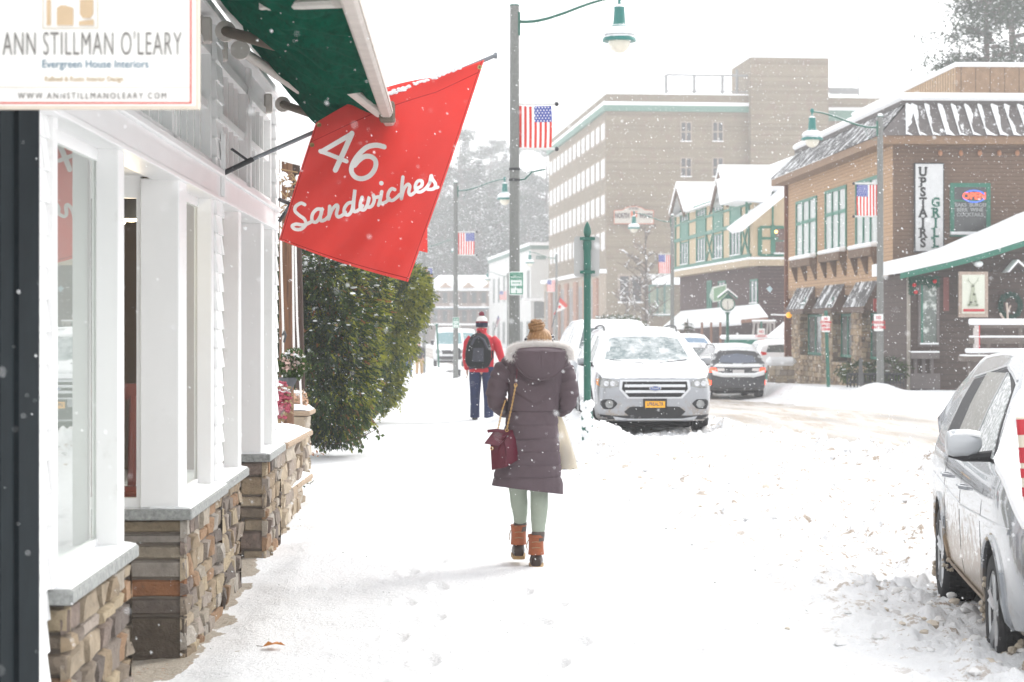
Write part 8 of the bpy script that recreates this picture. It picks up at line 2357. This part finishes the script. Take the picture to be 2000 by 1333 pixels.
# ---- half timbered building
def tudor():
 T = Fac('half_timbered_building', 'cream and green half timbered building with snowy gables over a dark brown brick storey', 1482, 40, 683, -1.0)
 t = T.t; L_ = T.u(1328)
 cream = mat('cream_stucco', (.52, .42, .28), .9, .08, 3)
 dkb = mat('dark_brick', (.10, .062, .058), .9, .25, 8, brick=(3.0, (PI/2, 0, 0), .6))
 za = T.z(507, 1482)       # ledge
 zb_ = T.z(420, 1482)
 D = 9
 b = MB(); b.box(0, L_, -D, 0, -.3, za); b.build('brick_storey', dkb, t)
 zev = T.z(380, 1440)
 b = MB(); b.box(-.3, L_-.2, -D, .35, za, zev)
 # upper cream block with gable fronts
 b.build('upper_storey', cream, t)
 lg = MB(); lg.box(-.45, L_, -D, .55, za-.32, za-.02); lg.build('ledge', mat('ledge_tan', (.45, .36, .25), .8), t)
 sn = MB(); sn.box(-.5, L_, -D, .60, za-.02, za+.10, bev=.04); sn.build('snow', snow_m, t)
 # gable volumes: two gabled bays over the facade, ridge running back from the street
 def gable(pa, pb, pk, py_peak, py_e, deep, name):
  u0, u1 = T.u(pb), T.u(pa); uc = (u0+u1)/2
  zp = T.z(py_peak, pk); z_e = zev - .3 if py_e is None else T.z(py_e, pa)
  g = MB(); g.prism([(u0, .36, za+.1), (u1, .36, za+.1), (u1, .36, z_e), (uc, .36, zp-.15), (u0, .36, z_e)], (0, -deep, 0)); g.build('gable_wall', cream, t)
  s2 = MB()
  for (ua, ub) in ((u0-.5, uc), (u1+.5, uc)):
   ze2 = z_e - .5*(zp-z_e)/(uc-u0)
   s2.prism([(ua, 1.0, ze2), (ub, 1.0, zp), (ub, 1.0, zp+.34), (ua, 1.0, ze2+.34)], (0, -deep-1.4, 0))
  ro = s2.build('roof', snow_m, t)
  e = MB()
  for (ua, ub) in ((u0-.5, uc), (u1+.5, uc)):
   ze2 = z_e - .5*(zp-z_e)/(uc-u0)
   e.prism([(ua, 1.02, ze2-.28), (ub, 1.02, zp-.28), (ub, 1.02, zp-.01), (ua, 1.02, ze2-.01)], (0, -.12, 0))
  e.build('bargeboard', mat('barge_brown', (.14, .095, .07), .8), ro)
  return u0, u1, z_e, zp
 gable(1462, 1420, 1428, 340, 408, 7, 'a')
 gable(1372, 1336, 1340, 372, 424, 6, 'b')
 # main roof slope between
 b = MB(); b.prism([(-.6, .75, zev-.25), (-.6, -D/2, zev+2.6), (-.6, -D-.5, zev-.2), ], (L_*.98, 0, 0)); b.build('main_roof', snow_m, t)
 # side lower roof sweeping to the right over the end wall
 y0, z0 = T.front(1437, 441);
 p = [T.loc(1440, 444, 95.0), T.loc(1532, 372, 98.5), T.loc(1532, 384, 98.5), T.loc(1452, 449, 95.0)]
 b = MB(); b.prism([T.loc(1437, 442, 95), T.loc(1535, 366, 95), T.loc(1540, 378, 95), T.loc(1450, 452, 95)], (2.5, 0, 0)); b.build('side_roof', snow_m, t)
 b = MB(); b.prism([T.loc(1432, 338, 96), T.loc(1520, 342, 96), T.loc(1500, 396, 96), T.loc(1440, 390, 96)], (4.5, 0, 0)); b.build('upper_roof', snow_m, t)
 # timbers and windows on the street facade, levels
 tb = MB(); out = .36
 def tim(ua, ub, z0, z1, w_=.16):
  dv = Vector((ub-ua, 0, z1-z0)); n = Vector((-dv.z, 0, dv.x)).normalized()*w_/2
  a, b2 = Vector((ua, out, z0)), Vector((ub, out, z1))
  tb.prism([a-n, a+n, b2+n, b2-n], (0, .07, 0))
 zm = lerp(za, zev, .52); H = zev - za
 tim(0, L_-.4, za+.18, za+.18, .22); tim(0, L_-.4, zm, zm, .2); tim(0, L_-.4, zev-.1, zev-.1, .2); tim(0, L_-.4, zm+.9, zm+.9, .12)
 us = [T.u(x) for x in (1478, 1462, 1441, 1426, 1407, 1392, 1374, 1358, 1342, 1332)]
 for u_ in us: tim(u_, u_, za+.1, zev)
 for i in range(0, len(us)-1):
  a, b2 = us[i], us[i+1]
  if i in (0, 4): tim(a, b2, zm, za+.2, .10); tim(a, b2, za+.2, zm, .10); tim(a, (a+b2)/2, zev-.2, zm+1.0, .1)
 tb.build('timber_frame', trimg, t)
 pane = mat('leaded_pane', (.22, .23, .24), .2, .6, 3.2, spec=.7, col2=(.6, .62, .62), c2=(.60, .68))
 for i in (1, 3, 5, 7):
  a, b2 = us[i]+.12, us[i+1]-.12
  if b2 - a < .5: continue
  win_wall(T, None, a, b2, za+.35, zm-.25, out, 3, trimg, pane, snow=True, fw=.08, trim=.06)
  win_wall(T, None, a, b2, zm+1.05, zev-.35, out, 3, trimg, pane, snow=False, fw=.08, trim=.06)
  pn = MB(); pn.box(a-.05, b2+.05, out, out+.045, zm+.1, zm+.95); pn.build('green_panel', trimg, t)
 # end wall timbers and window with warm lights
 e = MB()
 def te(pa, ya, pb, yb, w_=.12):
  a = T.front(pa, ya, .3); b2 = T.front(pb, yb, .3); A, Bq = Vector((-.3, a[0], a[1])), Vector((-.3, b2[0], b2[1])); dv = Bq-A; n = Vector((0, -dv.z, dv.y)).normalized()*w_/2
  e.prism([A-n, A+n, Bq+n, Bq-n], (-.06, 0, 0))
 te(1484, 445, 1484, 500, .2); te(1484, 444, 1530, 444); te(1484, 466, 1520, 466); te(1509, 440, 1509, 500, .2); te(1484, 499, 1530, 499); te(1509, 360, 1509, 440, .08); te(1458, 395, 1458, 444, .12)
 e.build('timber_frame', trimg, t)
 ya, z1 = T.front(1514, 447, .3); yb, z0 = T.front(1530, 495, .3)
 win_front(T, ya, yb-1.2, z0, z1, -.3, trimg, mat('evening_pane', (.14, .09, .08), .2, .7, 3), lites=3, mid=.5)
 w2 = thing('window_lamp', 'tiny warm lamp glowing in the upper window of the half timbered building', 'lamp', P(1516, 453, T.Y0 - .6)); mb = MB(); mb.ball(P(1516, 453, T.Y0-.8), .07, 8, 6); mb.build('bulb', mat('warm_bulb', (1, .6, .2), .5, 0, 1, emit=((1, .5, .12), 5)), w2, world=True)
 # ground floor windows, door, sign, canopy roof
 for (pa, pb, y0_, y1_, sh) in ((1404, 1417, 553, 605, 'w'), (1382, 1390, 552, 604, 'g'), (1467, 1480, 550, 592, 'w')):
  u0, u1 = T.u(pb), T.u(pa); win_wall(T, None, u0, u1, T.z(y1_, pa), T.z(y0_, pa), 0, 2, trimg, pane if sh == 'w' else trimg, fw=.08)
 s3 = thing('green_shop_sign', 'pale green rectangular sign on a bracket on the dark brick storey', 'sign', P(1405, 590, 95));
 mb = MB(); mb.prism([P(1392, 563, 95), P(1418, 557, 95), P(1420, 585, 95), P(1393, 590, 95)], (0, .15, 0)); mb.build('board', mat('sign_palegreen', (.26, .40, .26), .6, .1, 6), s3, world=True)
 mb = MB(); mb.tube([P(1392, 563, 94.9), P(1418, 557, 94.9), P(1420, 585, 94.9), P(1393, 590, 94.9), P(1392, 563, 94.9)], .05, 4); mb.prism([P(1390, 565, 95), P(1391, 588, 95), P(1386, 578, 95)], (0, .1, 0)); mb.build('frame', mat('sign_pale', (.6, .64, .58), .6), s3, world=True)
 # snow covered canopy roof along the pavement
 b = MB(); b.prism([P(1300, 636, 112), P(1332, 609, 114), P(1470, 596, 94), P(1500, 618, 91)], (0, 0, -.02))
 vs = [P(1296, 637, 108), P(1325, 611, 112), P(1330, 608, 114), P(1412, 601, 100), P(1482, 594, 95.5), P(1500, 619, 93.5), P(1448, 624, 95), P(1400, 629, 100)]
 cnp = thing('canopy_roof', 'long snow covered canopy roof on brown posts before the half timbered building', 'canopy', P(1400, 640, 99))
 b = MB(); b.add([P(1296, 637, 106), P(1448, 625, 93.6), P(1448, 620, 93.6), P(1500, 618, 91.0), P(1482, 594, 95.5), P(1330, 608, 114)], [(0, 1, 2, 3, 4, 5)]);
 N = len(b.v); b.v += [(x, y, z-.25) for x, y, z in b.v]; b.c += b.c[:N]; b.f.append(tuple(range(2*N-1, N-1, -1))); b.m.append(0)
 for i in range(N): j = (i+1) % N; b.f.append((j, i, i+N, j+N)); b.m.append(0)
 b.build('snow', snow_m, cnp, world=True)
 b = MB(); b.prism([P(1448, 625, 93.4), P(1500, 620, 90.9), P(1500, 626, 90.9), P(1448, 632, 93.4)], (0, .2, 0)); b.build('fascia', mat('canopy_brown', (.24, .13, .09), .8), cnp, world=True)
 for px, Yp in ((1372, 98), (1390, 97), (1408, 96), (1340, 101), (1312, 104)): b = MB(); b.box(P(px-3, 0, Yp).x, P(px+1, 0, Yp).x, Yp-.1, Yp+.1, -1.1, P(px, 630, Yp).z); b.build('post', MATS['canopy_brown'], cnp, world=True)
tudor()
# small fixtures between the cars and canopy: swing frame, low wall, slope roof
t = thing('timber_frame_arch', 'grey timber A frame arch with snow on its top beam behind the brake lit car', 'frame', P(1490, 690, 88)); Yf = 88
mb = MB()
for (a, b, c, d_) in ((1474, 628, 1466, 672), (1481, 628, 1479, 672), (1500, 628, 1494, 672), (1504, 628, 1506, 672), (1512, 628, 1512, 672)): mb.tube([P(a, b, Yf), P(c, d_+10, Yf)], .05, 5)
mb.box(P(1470, 0, Yf).x, P(1514, 0, Yf).x, Yf-.1, Yf+.1, P(0, 632, Yf).z, P(0, 628, Yf).z); mb.build('frame', mat('grey_timber', (.36, .33, .31), .8), t, world=True)
mb = MB(); mb.box(P(1469, 0, Yf).x, P(1515, 0, Yf).x, Yf-.12, Yf+.12, P(0, 628, Yf).z, P(0, 625, Yf).z); mb.build('snow', snow_m, t, world=True)
t = thing('green_booth', 'low green walled booth with a long snow covered roof behind the parked cars', 'booth', P(1500, 690, 86)); mb = MB(); mb.box(P(1425, 0, 86).x, P(1560, 0, 86).x, 86, 88, -1.2, P(0, 664, 86).z); mb.build('wall', mat('booth_green', (.03, .22, .16), .6, .15, 5), t, world=True)
mb = MB(); mb.box(P(1418, 0, 85.7).x, P(1560, 0, 85.7).x, 85.6, 88.4, P(0, 664, 85.7).z, P(0, 655, 85.7).z, bev=.08); mb.prism([P(1510, 656, 86), P(1560, 615, 86), P(1560, 656, 86)], (0, 2, 0)); mb.build('roof_snow', snow_m, t, smooth=False, world=True)
t = thing('low_stone_wall', 'low snow capped stone wall beside the stone fronted corner building', 'wall', P(1530, 745, 72)); mb = MB()
x0, x1 = P(1502, 0, 72).x, P(1552, 0, 72).x; zt_ = P(0, 715, 72).z
mb2 = MB(); mb2.box(x0, x1, 72.04, 72.5, -.9, zt_); mb2.build('core', MATS['mortar'], t, world=True)
stone_panel(mb, x0, x1, -.9, zt_, lambda u, z, d: (u, 72.03-d, z), FIELD, (.14, .1), (.35, .2), .05); mb.build('stones', MATS['fieldstone'], t, smooth=True, world=True)
mb = MB(); mb.box(x0-.05, x1+.05, 71.9, 72.6, zt_, zt_+.32, bev=.12); mb.build('snow', snow_m, t, world=True)
t = thing('arm_lamp', 'amber lamp on a bracket at the far corner of the brown building', 'lamp', P(1541, 616, 74)); mb = MB(); mb.ball(P(1541, 616, 73), .11, 10, 8); mb.build('globe', mat('amber_globe', (.85, .42, .03), .4, 0, 1, emit=((1, .45, .02), .5)), t, smooth=True, world=True); mb = MB(); mb.tube([P(1506, 615, 73.5), P(1538, 616, 73)], .03, 5); mb.build('arm', snow_m, t, world=True)
t = thing('hanging_diamond_sign', 'pale blue diamond sign hanging among snowy branches before the dark brick', 'sign', P(1504, 566, 80)); mb = MB(); mb.prism([P(1497, 564, 80), P(1504, 559, 80), P(1509, 565, 80), P(1504, 572, 80)], (0, .06, 0)); mb.build('board', mat('pale_blue', (.42, .58, .64), .6), t, world=True)
# ---- tan brick hotel
def hotel():
 Hh = Fac('brick_hotel', 'large tan brick hotel with rows of white windows, green cornice and a roof tower', 1184, 23, 640, -1.3, 'hotel')
 t = Hh.t; L_ = Hh.u(1072)
 bk = mat('tan_brick', (.265, .215, .15), .9, .12, .6, brick=(1.6, (PI/2, 0, 0), .88), col2=(.26, .19, .14), c2=(.5, .65))
 ztop = Hh.z(184, 1184); zcor = Hh.z(207, 1184)
 W_ = (1467-1184)/23.0
 b = MB(); b.box(0, L_, -W_, 0, -.5, ztop); b.build('main_block', bk, t)
 c = MB(); c.box(-.25, L_, -W_, .25, zcor-.45, zcor+.05); c.build('cornice', mat('cornice_green', (.13, .24, .19), .7, .15, 4), t)
 s2 = MB(); s2.box(-.28, L_, -W_, .28, zcor+.05, zcor+.35); s2.box(-.05, L_, -W_, .05, ztop, ztop+.12); s2.build('snow', snow_m, t)
 wm = mat('white_blind_pane', (.72, .72, .72), .4, .06, 1); fr = mat('hotel_frame', (.42, .36, .30), .8)
 # street windows: four rows
 nwin = 13
 px_edges = np.linspace(1181, 1076, nwin*2)
 rows = [(272, 244), (347, 314), (418, 384), (488, 456)]
 umax = L_ - 1.0
 for r, (yb, yt) in enumerate(rows):
  z0, z1 = Hh.z(yb, 1181), Hh.z(yt-2, 1181)
  for i in range(nwin):
   u0 = .5 + i*(umax/nwin); u1 = u0 + umax/nwin*.58
   f = MB(); f.box(u0-.15, u1+.15, 0, .06, z0-.15, z1+.15); fo = f.build('window', fr, t)
   p = MB(); p.box(u0, u1, .05, .10, z0, z1); p.build('pane', wm, fo)
 # windows of the face towards us
 for (pa, pb) in ((1331, 1349), (1393, 1411)):
  for (ya, yb) in ((240, 276), (310, 345)):
   y0, z1 = Hh.front(pa, ya); y1, z0 = Hh.front(pb, yb)
   win_front(Hh, y0, y1, z0, z1, 0, mat('sill_tan', (.34, .28, .23), .9), mat('grey_pane', (.07, .07, .07), .3, .4, 1.2), lites=2, mid=.5, trim=.1, fw=.12)
 # tower, annex and rails
 y0 = -W_; y1 = Hh.front(1607, 300, -1)[0]
 zt = Hh.front(1500, 113, 1.0)[1]
 b = MB(); b.box(-1.0, 7, y1, y0+.05, -.5, zt); b.build('tower', bk, t)
 s2 = MB(); s2.box(-1.1, 7.1, y1-.1, y0+.15, zt, zt+.35); s2.build('snow', snow_m, t)
 y2 = Hh.front(1730, 300, -2)[0]; za = Hh.front(1650, 192, -2)[1]
 b = MB(); b.box(2, 12, y2, y1, -.5, za); b.build('annex', bk, t); c = MB(); c.box(1.8, 2, y2, y1, za-2.0, za-1.1); c.build('cornice', MATS['cornice_green'], t)
 s2 = MB(); s2.box(1.7, 12, y2, y1, za-1.1, za-.85); s2.box(1.9, 12, y2, y1, za, za+.1); s2.build('snow', snow_m, t)
 b = MB()
 ya, zb = Hh.front(1302, 180); yb, zc = Hh.front(1467, 148)
 for q in np.linspace(ya, yb, 4): b.tube([(.2, q, ztop), (.2, q, zc)], .14, 5)
 b.tube([(.2, ya, zc), (.2, yb, zc)], .09, 5); b.tube([(.2, ya, zb+.1), (.2, yb, zb+.1)], .05, 5); b.tube([(.2, ya, zc), (6, ya, zc)], .05, 5)
 yp, zp = Hh.front(1444, 133); b.tube([(1, yp, ztop), (1, yp, zp)], .12, 6)
 b.build('roof_railing', mat('railing_grey', (.26, .26, .26), .6), t)
 yv, zv = Hh.front(1620, 168, -2); yv2, _ = Hh.front(1678, 168, -2)
 b = MB(); b.tube([(2.1, yv2, za), (2.1, yv2, za+2.6)], .06, 5); b.box(2.0, 2.2, yv2, y1, za+.35, za+.9); b.build('roof_railing', MATS['railing_grey'], t)
 # ground floor : orange brick bays, white awnings on the street side
 ob = mat('orange_brick', (.36, .19, .12), .9, .15, 3)
 zg1 = Hh.z(535, 1180)
 b = MB(); b.box(.0, L_, .0, .5, -.3, zg1); b.build('street_storey', mat('tan_stone', (.38, .31, .24), .9, .1, 3), t)
 s2 = MB(); s2.box(-.3, L_, 0, .9, zg1, zg1+.35); s2.build('snow', snow_m, t)
 for i in range(6):
  u0 = 1 + i*(L_-2)/6; p = MB(); p.box(u0, u0+(L_-2)/6*.35, .5, .7, -.2, zg1-.4); p.build('brick_pier', ob, t)
  win_wall(Hh, None, u0+(L_-2)/6*.42, u0+(L_-2)/6*.92, .9, zg1-.9, .5, 2, fr, mat('grey_pane', (.2, .2, .19)), snow=False, fw=.2)
 yw0, zw1 = Hh.front(1211, 540); yw1, zw0 = Hh.front(1252, 590)
 win_front(Hh, yw0, yw1, zw0, zw1, 0, MATS['sill_tan'], mat('shop_dark_pane', (.07, .07, .07), .2, .5, 1), lites=2, trim=.2, fw=.3)
 # porch with curved snow hood
 ya, zt1 = Hh.front(1262, 540); yb, zt0 = Hh.front(1330, 558)
 b = MB(); b.grid(lambda a, q: (-3.2*math.sin(q*PI/2), lerp(ya, yb, a), zt0 + (zt1-zt0)*math.cos(q*PI/2)), 6, 8, thick=(0, 0, .2)); b.build('porch_hood', snow_m, t, smooth=True)
 ya2, zp1 = Hh.front(1268, 560); yb2, zp0 = Hh.front(1310, 614); win_front(Hh, ya2, yb2, zp0, zp1, -.5, mat('porch_teal', (.10, .20, .17), .7), mat('porch_pane', (.24, .27, .20), .2, .6, .8), lites=3, trim=.15, fw=.2)
 # painted wall sign
 sg2 = thing('painted_wall_sign', 'cream hotel sign with curved top and orange outline reading NORTH WOODS on the tan wall', 'sign', P(1238, 437, Hh.Y0 - .3))
 Yw = Hh.Y0 - .35
 def arch(e):
  pts = [(1199+e, 438-e), (1199+e, 411+e), (1216, 410+e)] + [(1238 + 21*math.cos(a)*(1 if e < 1 else .98), 411 + e - 8*math.sin(a)) for a in np.linspace(PI*.9, PI*.1, 9)] + [(1260, 410+e), (1277-e, 411+e), (1277-e, 438-e)]
  return pts
 mb = MB(); mb.prism([P(x, y, Yw) for x, y in arch(0)], (0, .2, 0)); mb.build('outline', mat('sign_orange', (.55, .16, .08), .8), sg2, world=True)
 mb = MB(); mb.prism([P(x, y, Yw-.05) for x, y in arch(1.4)], (0, .05, 0)); mb.build('panel', mat('sign_face_cream', (.50, .46, .40), .8, .05, 1), sg2, world=True)
 mb = MB(); k = Yw/F
 add_text(mb, 'NORTH', P(1215, 422, Yw-.08), (1, 0, 0), (0, 0, 1), 13*k, .03, .02, sx=.62); add_text(mb, 'WOODS', P(1262, 422, Yw-.08), (1, 0, 0), (0, 0, 1), 12*k, .03, .02, sx=.56)
 add_text(mb, 'HOTEL', P(1238, 408, Yw-.08), (1, 0, 0), (0, 0, 1), 5*k, .01, .02, sx=1.2); mb.build('lettering', mat('letter_brown', (.12, .09, .08), .8), sg2, world=True)
 mb = MB(); mb.prism([P(1232, 413, Yw-.08), P(1245, 413, Yw-.08), P(1245, 423, Yw-.08), P(1238.5, 431, Yw-.08), P(1232, 423, Yw-.08)], (0, .03, 0)); mb.build('shield', MATS['sign_orange'], sg2, world=True)
hotel()
# ---- white building beyond the hotel
def whiteb():
 Wb = Fac('white_building', 'white two storey building with dark cornice at the end of the street', 1037, 18, 608, -1.4)
 t = Wb.t; L_ = Wb.u(955); W_ = (1074-1037)/18.0
 wm = mat('far_white_wall', (.62, .62, .60), .8, .05, 1); zt = Wb.z(478, 1037)
 b = MB(); b.box(0, L_, -W_, 0, -.5, zt); b.build('walls', wm, t)
 c = MB(); c.box(-.15, L_, -W_, .15, zt-.5, zt-.1); c.build('cornice', mat('far_green', (.12, .2, .17), .8), t); s2 = MB(); s2.box(-.2, L_, -W_, .2, zt-.1, zt+.25); s2.build('snow', snow_m, t)
 for i in range(7):
  u0 = 1.5 + i*(L_-3)/7; win_wall(Wb, None, u0, u0+1.8, 6.0, 9.0, 0, 2, mat('far_frame', (.3, .32, .3), .8), mat('far_pane', (.10, .11, .11), .3, .3, 1), snow=False, fw=.2)
  win_wall(Wb, None, u0, u0+2.6, .9, 3.4, 0, 3, MATS['far_frame'], MATS['far_pane'], snow=False, fw=.2)
 for (pa, pb, ya, yb, mm) in ((1047, 1066, 500, 507, 'far_green'), (1047, 1066, 510, 522, None), (1043, 1064, 590, 622, 'far_pane')):
  y0, z1 = Wb.front(pa, ya); y1, z0 = Wb.front(pb, yb)
  if mm: q = MB(); q.box(-.1, .05, min(y0, y1), max(y0, y1), z0, z1); q.build('wall_panel', MATS[mm], t)
 y0, z1 = Wb.front(1040, 583); q = MB(); q.box(-1.2, .0, -W_, 1.0, z1-.3, z1); q.build('canopy', snow_m, t)
whiteb()
# ---- low shingled lodge at the far end, frontal
def lodge():
 Y = 270; s_ = F/Y
 t = thing('lodge_building', 'long grey brown lodge with snowy roof, small gables and balconies at the far end', 'building', P(900, 665, Y))
 wl = mat('lodge_wall', (.20, .155, .13), .9, .12, 1)
 def bx(nm, m, xa, xb, ya, yb, d0=0, d1=6, par=None): mb = MB(); mb.box(P(xa, 0, Y).x, P(xb, 0, Y).x, Y+d0, Y+d1, P(0, yb, Y).z, P(0, ya, Y).z); return mb.build(nm, m, par or t, world=True)
 bx('wall', wl, 838, 962, 566, 670)
 mb = MB(); mb.prism([P(832, 566, Y-1), P(962, 566, Y-1), P(955, 545, Y+4), P(858, 545, Y+4)], (0, 0, .5));
 mb.add([P(832, 567, Y-1), P(964, 567, Y-1), P(958, 545, Y+4), P(856, 545, Y+4), P(958, 545, Y+4) + Vector((0, 5, -4)), P(856, 545, Y+4) + Vector((0, 5, -4))], [(0, 1, 2, 3), (3, 2, 4, 5)]); mb.build('roof', snow_m, t, world=True)
 for x in (870, 915, 955):
  g = MB(); g.prism([P(x-12, 562, Y-1.3), P(x+12, 562, Y-1.3), P(x, 551, Y-1.3)], (0, .5, 0)); go = g.build('gable', mat('gable_tan', (.42, .30, .22), .9), t, world=True)
 bx('balcony', mat('balcony_rail', (.30, .22, .18), .9), 838, 962, 593, 599, -1.2, -1.0); bx('snow', snow_m, 838, 962, 599, 602, -1.4, 0); bx('snow', snow_m, 838, 962, 565.5, 568.5, -1.4, 0)
 bx('beam', mat('far_blue_beam', (.13, .17, .20), .8), 838, 962, 602, 605, -1.2, 0); bx('snow', snow_m, 838, 962, 632, 636, -1.4, 0)
 for x in range(846, 960, 19):
  bx('window', mat('far_pane', (.1, .11, .11)), x, x+8, 572, 592, -.1, 0); bx('window', MATS['far_pane'], x, x+8, 608, 628, -.1, 0); bx('post', MATS['balcony_rail'], x+11, x+12.5, 568, 666, -1.2, -1.0)
lodge()
# ---- trees on the slope behind, fading in the snow
def tree(name, label, X, Y, h_, kind, group=None, z0=None):
 z0 = gz(X, Y) - .3 if z0 is None else z0
 t = thing(name, label, 'tree', (X, Y, z0), 0, group)
 tr = MB(); cr = MB(); sn = MB()
 bark = mat('far_bark', (.12, .095, .08), .9, .2, 2, frost=(.6, 3))
 if kind == 'conifer':
  tr.tube([(0, 0, 0), (0, 0, h_)], [h_*.018, .03], 7)
  n = int(h_*5)
  for i in range(n):
   f = .12 + .88*(i/n)**.9; z = h_*f; r = h_*.20*(1-f)**.8*rnd(.7, 1.2) + .15
   for k in range(7):
    a = rnd(0, 2*PI); d = Vector((math.cos(a), math.sin(a), -.22));
    for j in range(7):
     q = rnd(.2, 1)*r; p = Vector((0, 0, z)) + d*q; l = d*rnd(.25, .6)*h_*.045 + Vector((rnd(-.2, .2), rnd(-.2, .2), -.15)); sd = Vector((-math.sin(a), math.cos(a), 0))*rnd(.1, .3)*h_*.03
     cr.add([p, p + l*.5 + sd, p + l, p + l*.5 - sd], [(0, 1, 2, 3)])
     if random.random() < .3: sn.add([v + Vector((0, 0, .08)) for v in (p, p + l*.5 + sd*.7, p + l*.9, p + l*.5 - sd*.7)], [(0, 1, 2, 3)])
 else:
  pts = [(0, 0, 0), (rnd(-.3, .3), 0, h_*.45), (rnd(-.6, .6), rnd(-.5, .5), h_*.98)]
  tr.tube(pts, [h_*.016, h_*.011, .03], 6)
  for i in range(34 if kind == 'bare' else 46):
   f = rnd(.22, .95); b = Vector((0, 0, h_*f)); a = rnd(0, 2*PI); L2 = h_*.30*(1.15-f)*rnd(.6, 1.2)
   up = rnd(.3, 1.0) if kind == 'bare' else rnd(-.1, .25)
   e = b + Vector((math.cos(a)*L2, math.sin(a)*L2, L2*up)); m = (b+e)/2 + Vector((0, 0, L2*.08))
   tr.tube([b, m, e], [h_*.0055, h_*.003, .012], 4)
   for j in range(7 if kind == 'bare' else 5):
    q = rnd(.3, 1); p = b.lerp(e, q); d = Vector((rnd(-1, 1), rnd(-1, 1), rnd(0, 1))).normalized()*L2*.35; tr.tube([p, p+d], [.03, .01], 3, caps=False)
    if kind == 'bare' and j < 4: tr.tube([p+d*.5, p + d*.5 + Vector((rnd(-1, 1), rnd(-1, 1), rnd(0, 1))).normalized()*L2*.22], [.02, .008], 3, caps=False)
    if kind == 'bare' and random.random() < .3: sn.add([p + Vector((-.06, 0, .05)), p + Vector((.06, 0, .05)), p+d*.8 + Vector((.04, 0, .06)), p+d*.8 + Vector((-.04, 0, .06))], [(0, 1, 2, 3)])
    if kind == 'pine':
     for k in range(52):
      c = p + Vector((random.gauss(0, 1)*.55, random.gauss(0, 1)*.55, random.gauss(0, .28)))*h_/22; l = Vector((rnd(-1, 1), rnd(-1, 1), rnd(-.3, .8))).normalized()*rnd(.2, .42)*h_/20; sd = l.cross(Vector((rnd(-1, 1), rnd(-1, 1), 1))).normalized()*.05*h_/20
      cr.add([c-sd, c+sd, c+l], [(0, 1, 2)])
      if random.random() < .10: sn.add([c-sd*1.5+Vector((0, 0, .04)), c+sd*1.5+Vector((0, 0, .04)), c+l*.6+Vector((0, 0, .05))], [(0, 1, 2)])
 tr.build('trunk', bark, t)
 if cr.v: cr.build('crown', mat('needle_green', (.035, .06, .03), .8, .3, 1.5), t)
 if sn.v: sn.build('snow', snow_m, t)
 return t
random.seed(21)
protoc = tree('conifer_tree', 'snow dusted conifer on the slope behind the far lodge, one of a faded wood', -14, 305, 17, 'conifer', 'trees on the slope behind the town')
protob = tree('bare_tree', 'bare snowy tree on the slope behind the far lodge, one of a faded wood', -8, 300, 17, 'bare', 'trees on the slope behind the town')
protop = tree('pine_tree', 'tall loose pine on the slope behind the far lodge, one of a faded wood', 3, 330, 24, 'pine', 'trees on the slope behind the town')
for i in range(95):
 src = (protoc, protob, protob, protop, protoc)[i % 5]
 Y = rnd(292, 385); X = rnd(-18, 12) + (i % 3 - 1)*1.0
 X = (rnd(800, 1068) - 1000)/F*Y
 c = copy_tree(src); c.location = (X, Y, gz(X, Y)-.3); k = rnd(.7, 1.25)*(1 + (F*X/Y < -60)*.15); c.scale = (k, k, k*rnd(.9, 1.15)); c.rotation_euler = (0, 0, rnd(0, 6.28))
# tall pine behind the brown building
tree('pine_tree', 'large tall pine rising behind the brown building at the top right corner', 28, 116, 27, 'pine', z0=-1)
tree('pine_tree', 'second broad pine to the right behind the flat roof screen', 31.5, 125, 31, 'pine', z0=-1)
t = tree('bare_tree', 'thin bare street tree standing before the tan hotel wall', (1225-1000)/F*150, 150, 6.5, 'bare', z0=-1.2)
t2 = tree('bare_tree', 'second bare street tree near the hotel porch', (1262-1000)/F*140, 140, 10, 'bare', z0=-1.2)
tree('conifer_tree', 'little snowy fir standing before the canopy posts', (1343-1000)/F*98, 98, 3.0, 'conifer', z0=-1.0)
leaf_shrub('snowy_shrub', 'low round snowy shrub above the roof of the silver car', 'shrub', P(1195, 650, 120), [(P(1205, 636, 120), (1.6, 1, .55))], 1500, (.15, .3), [ceds[0], ceds[1]], trunk=False, snow_frac=.12)
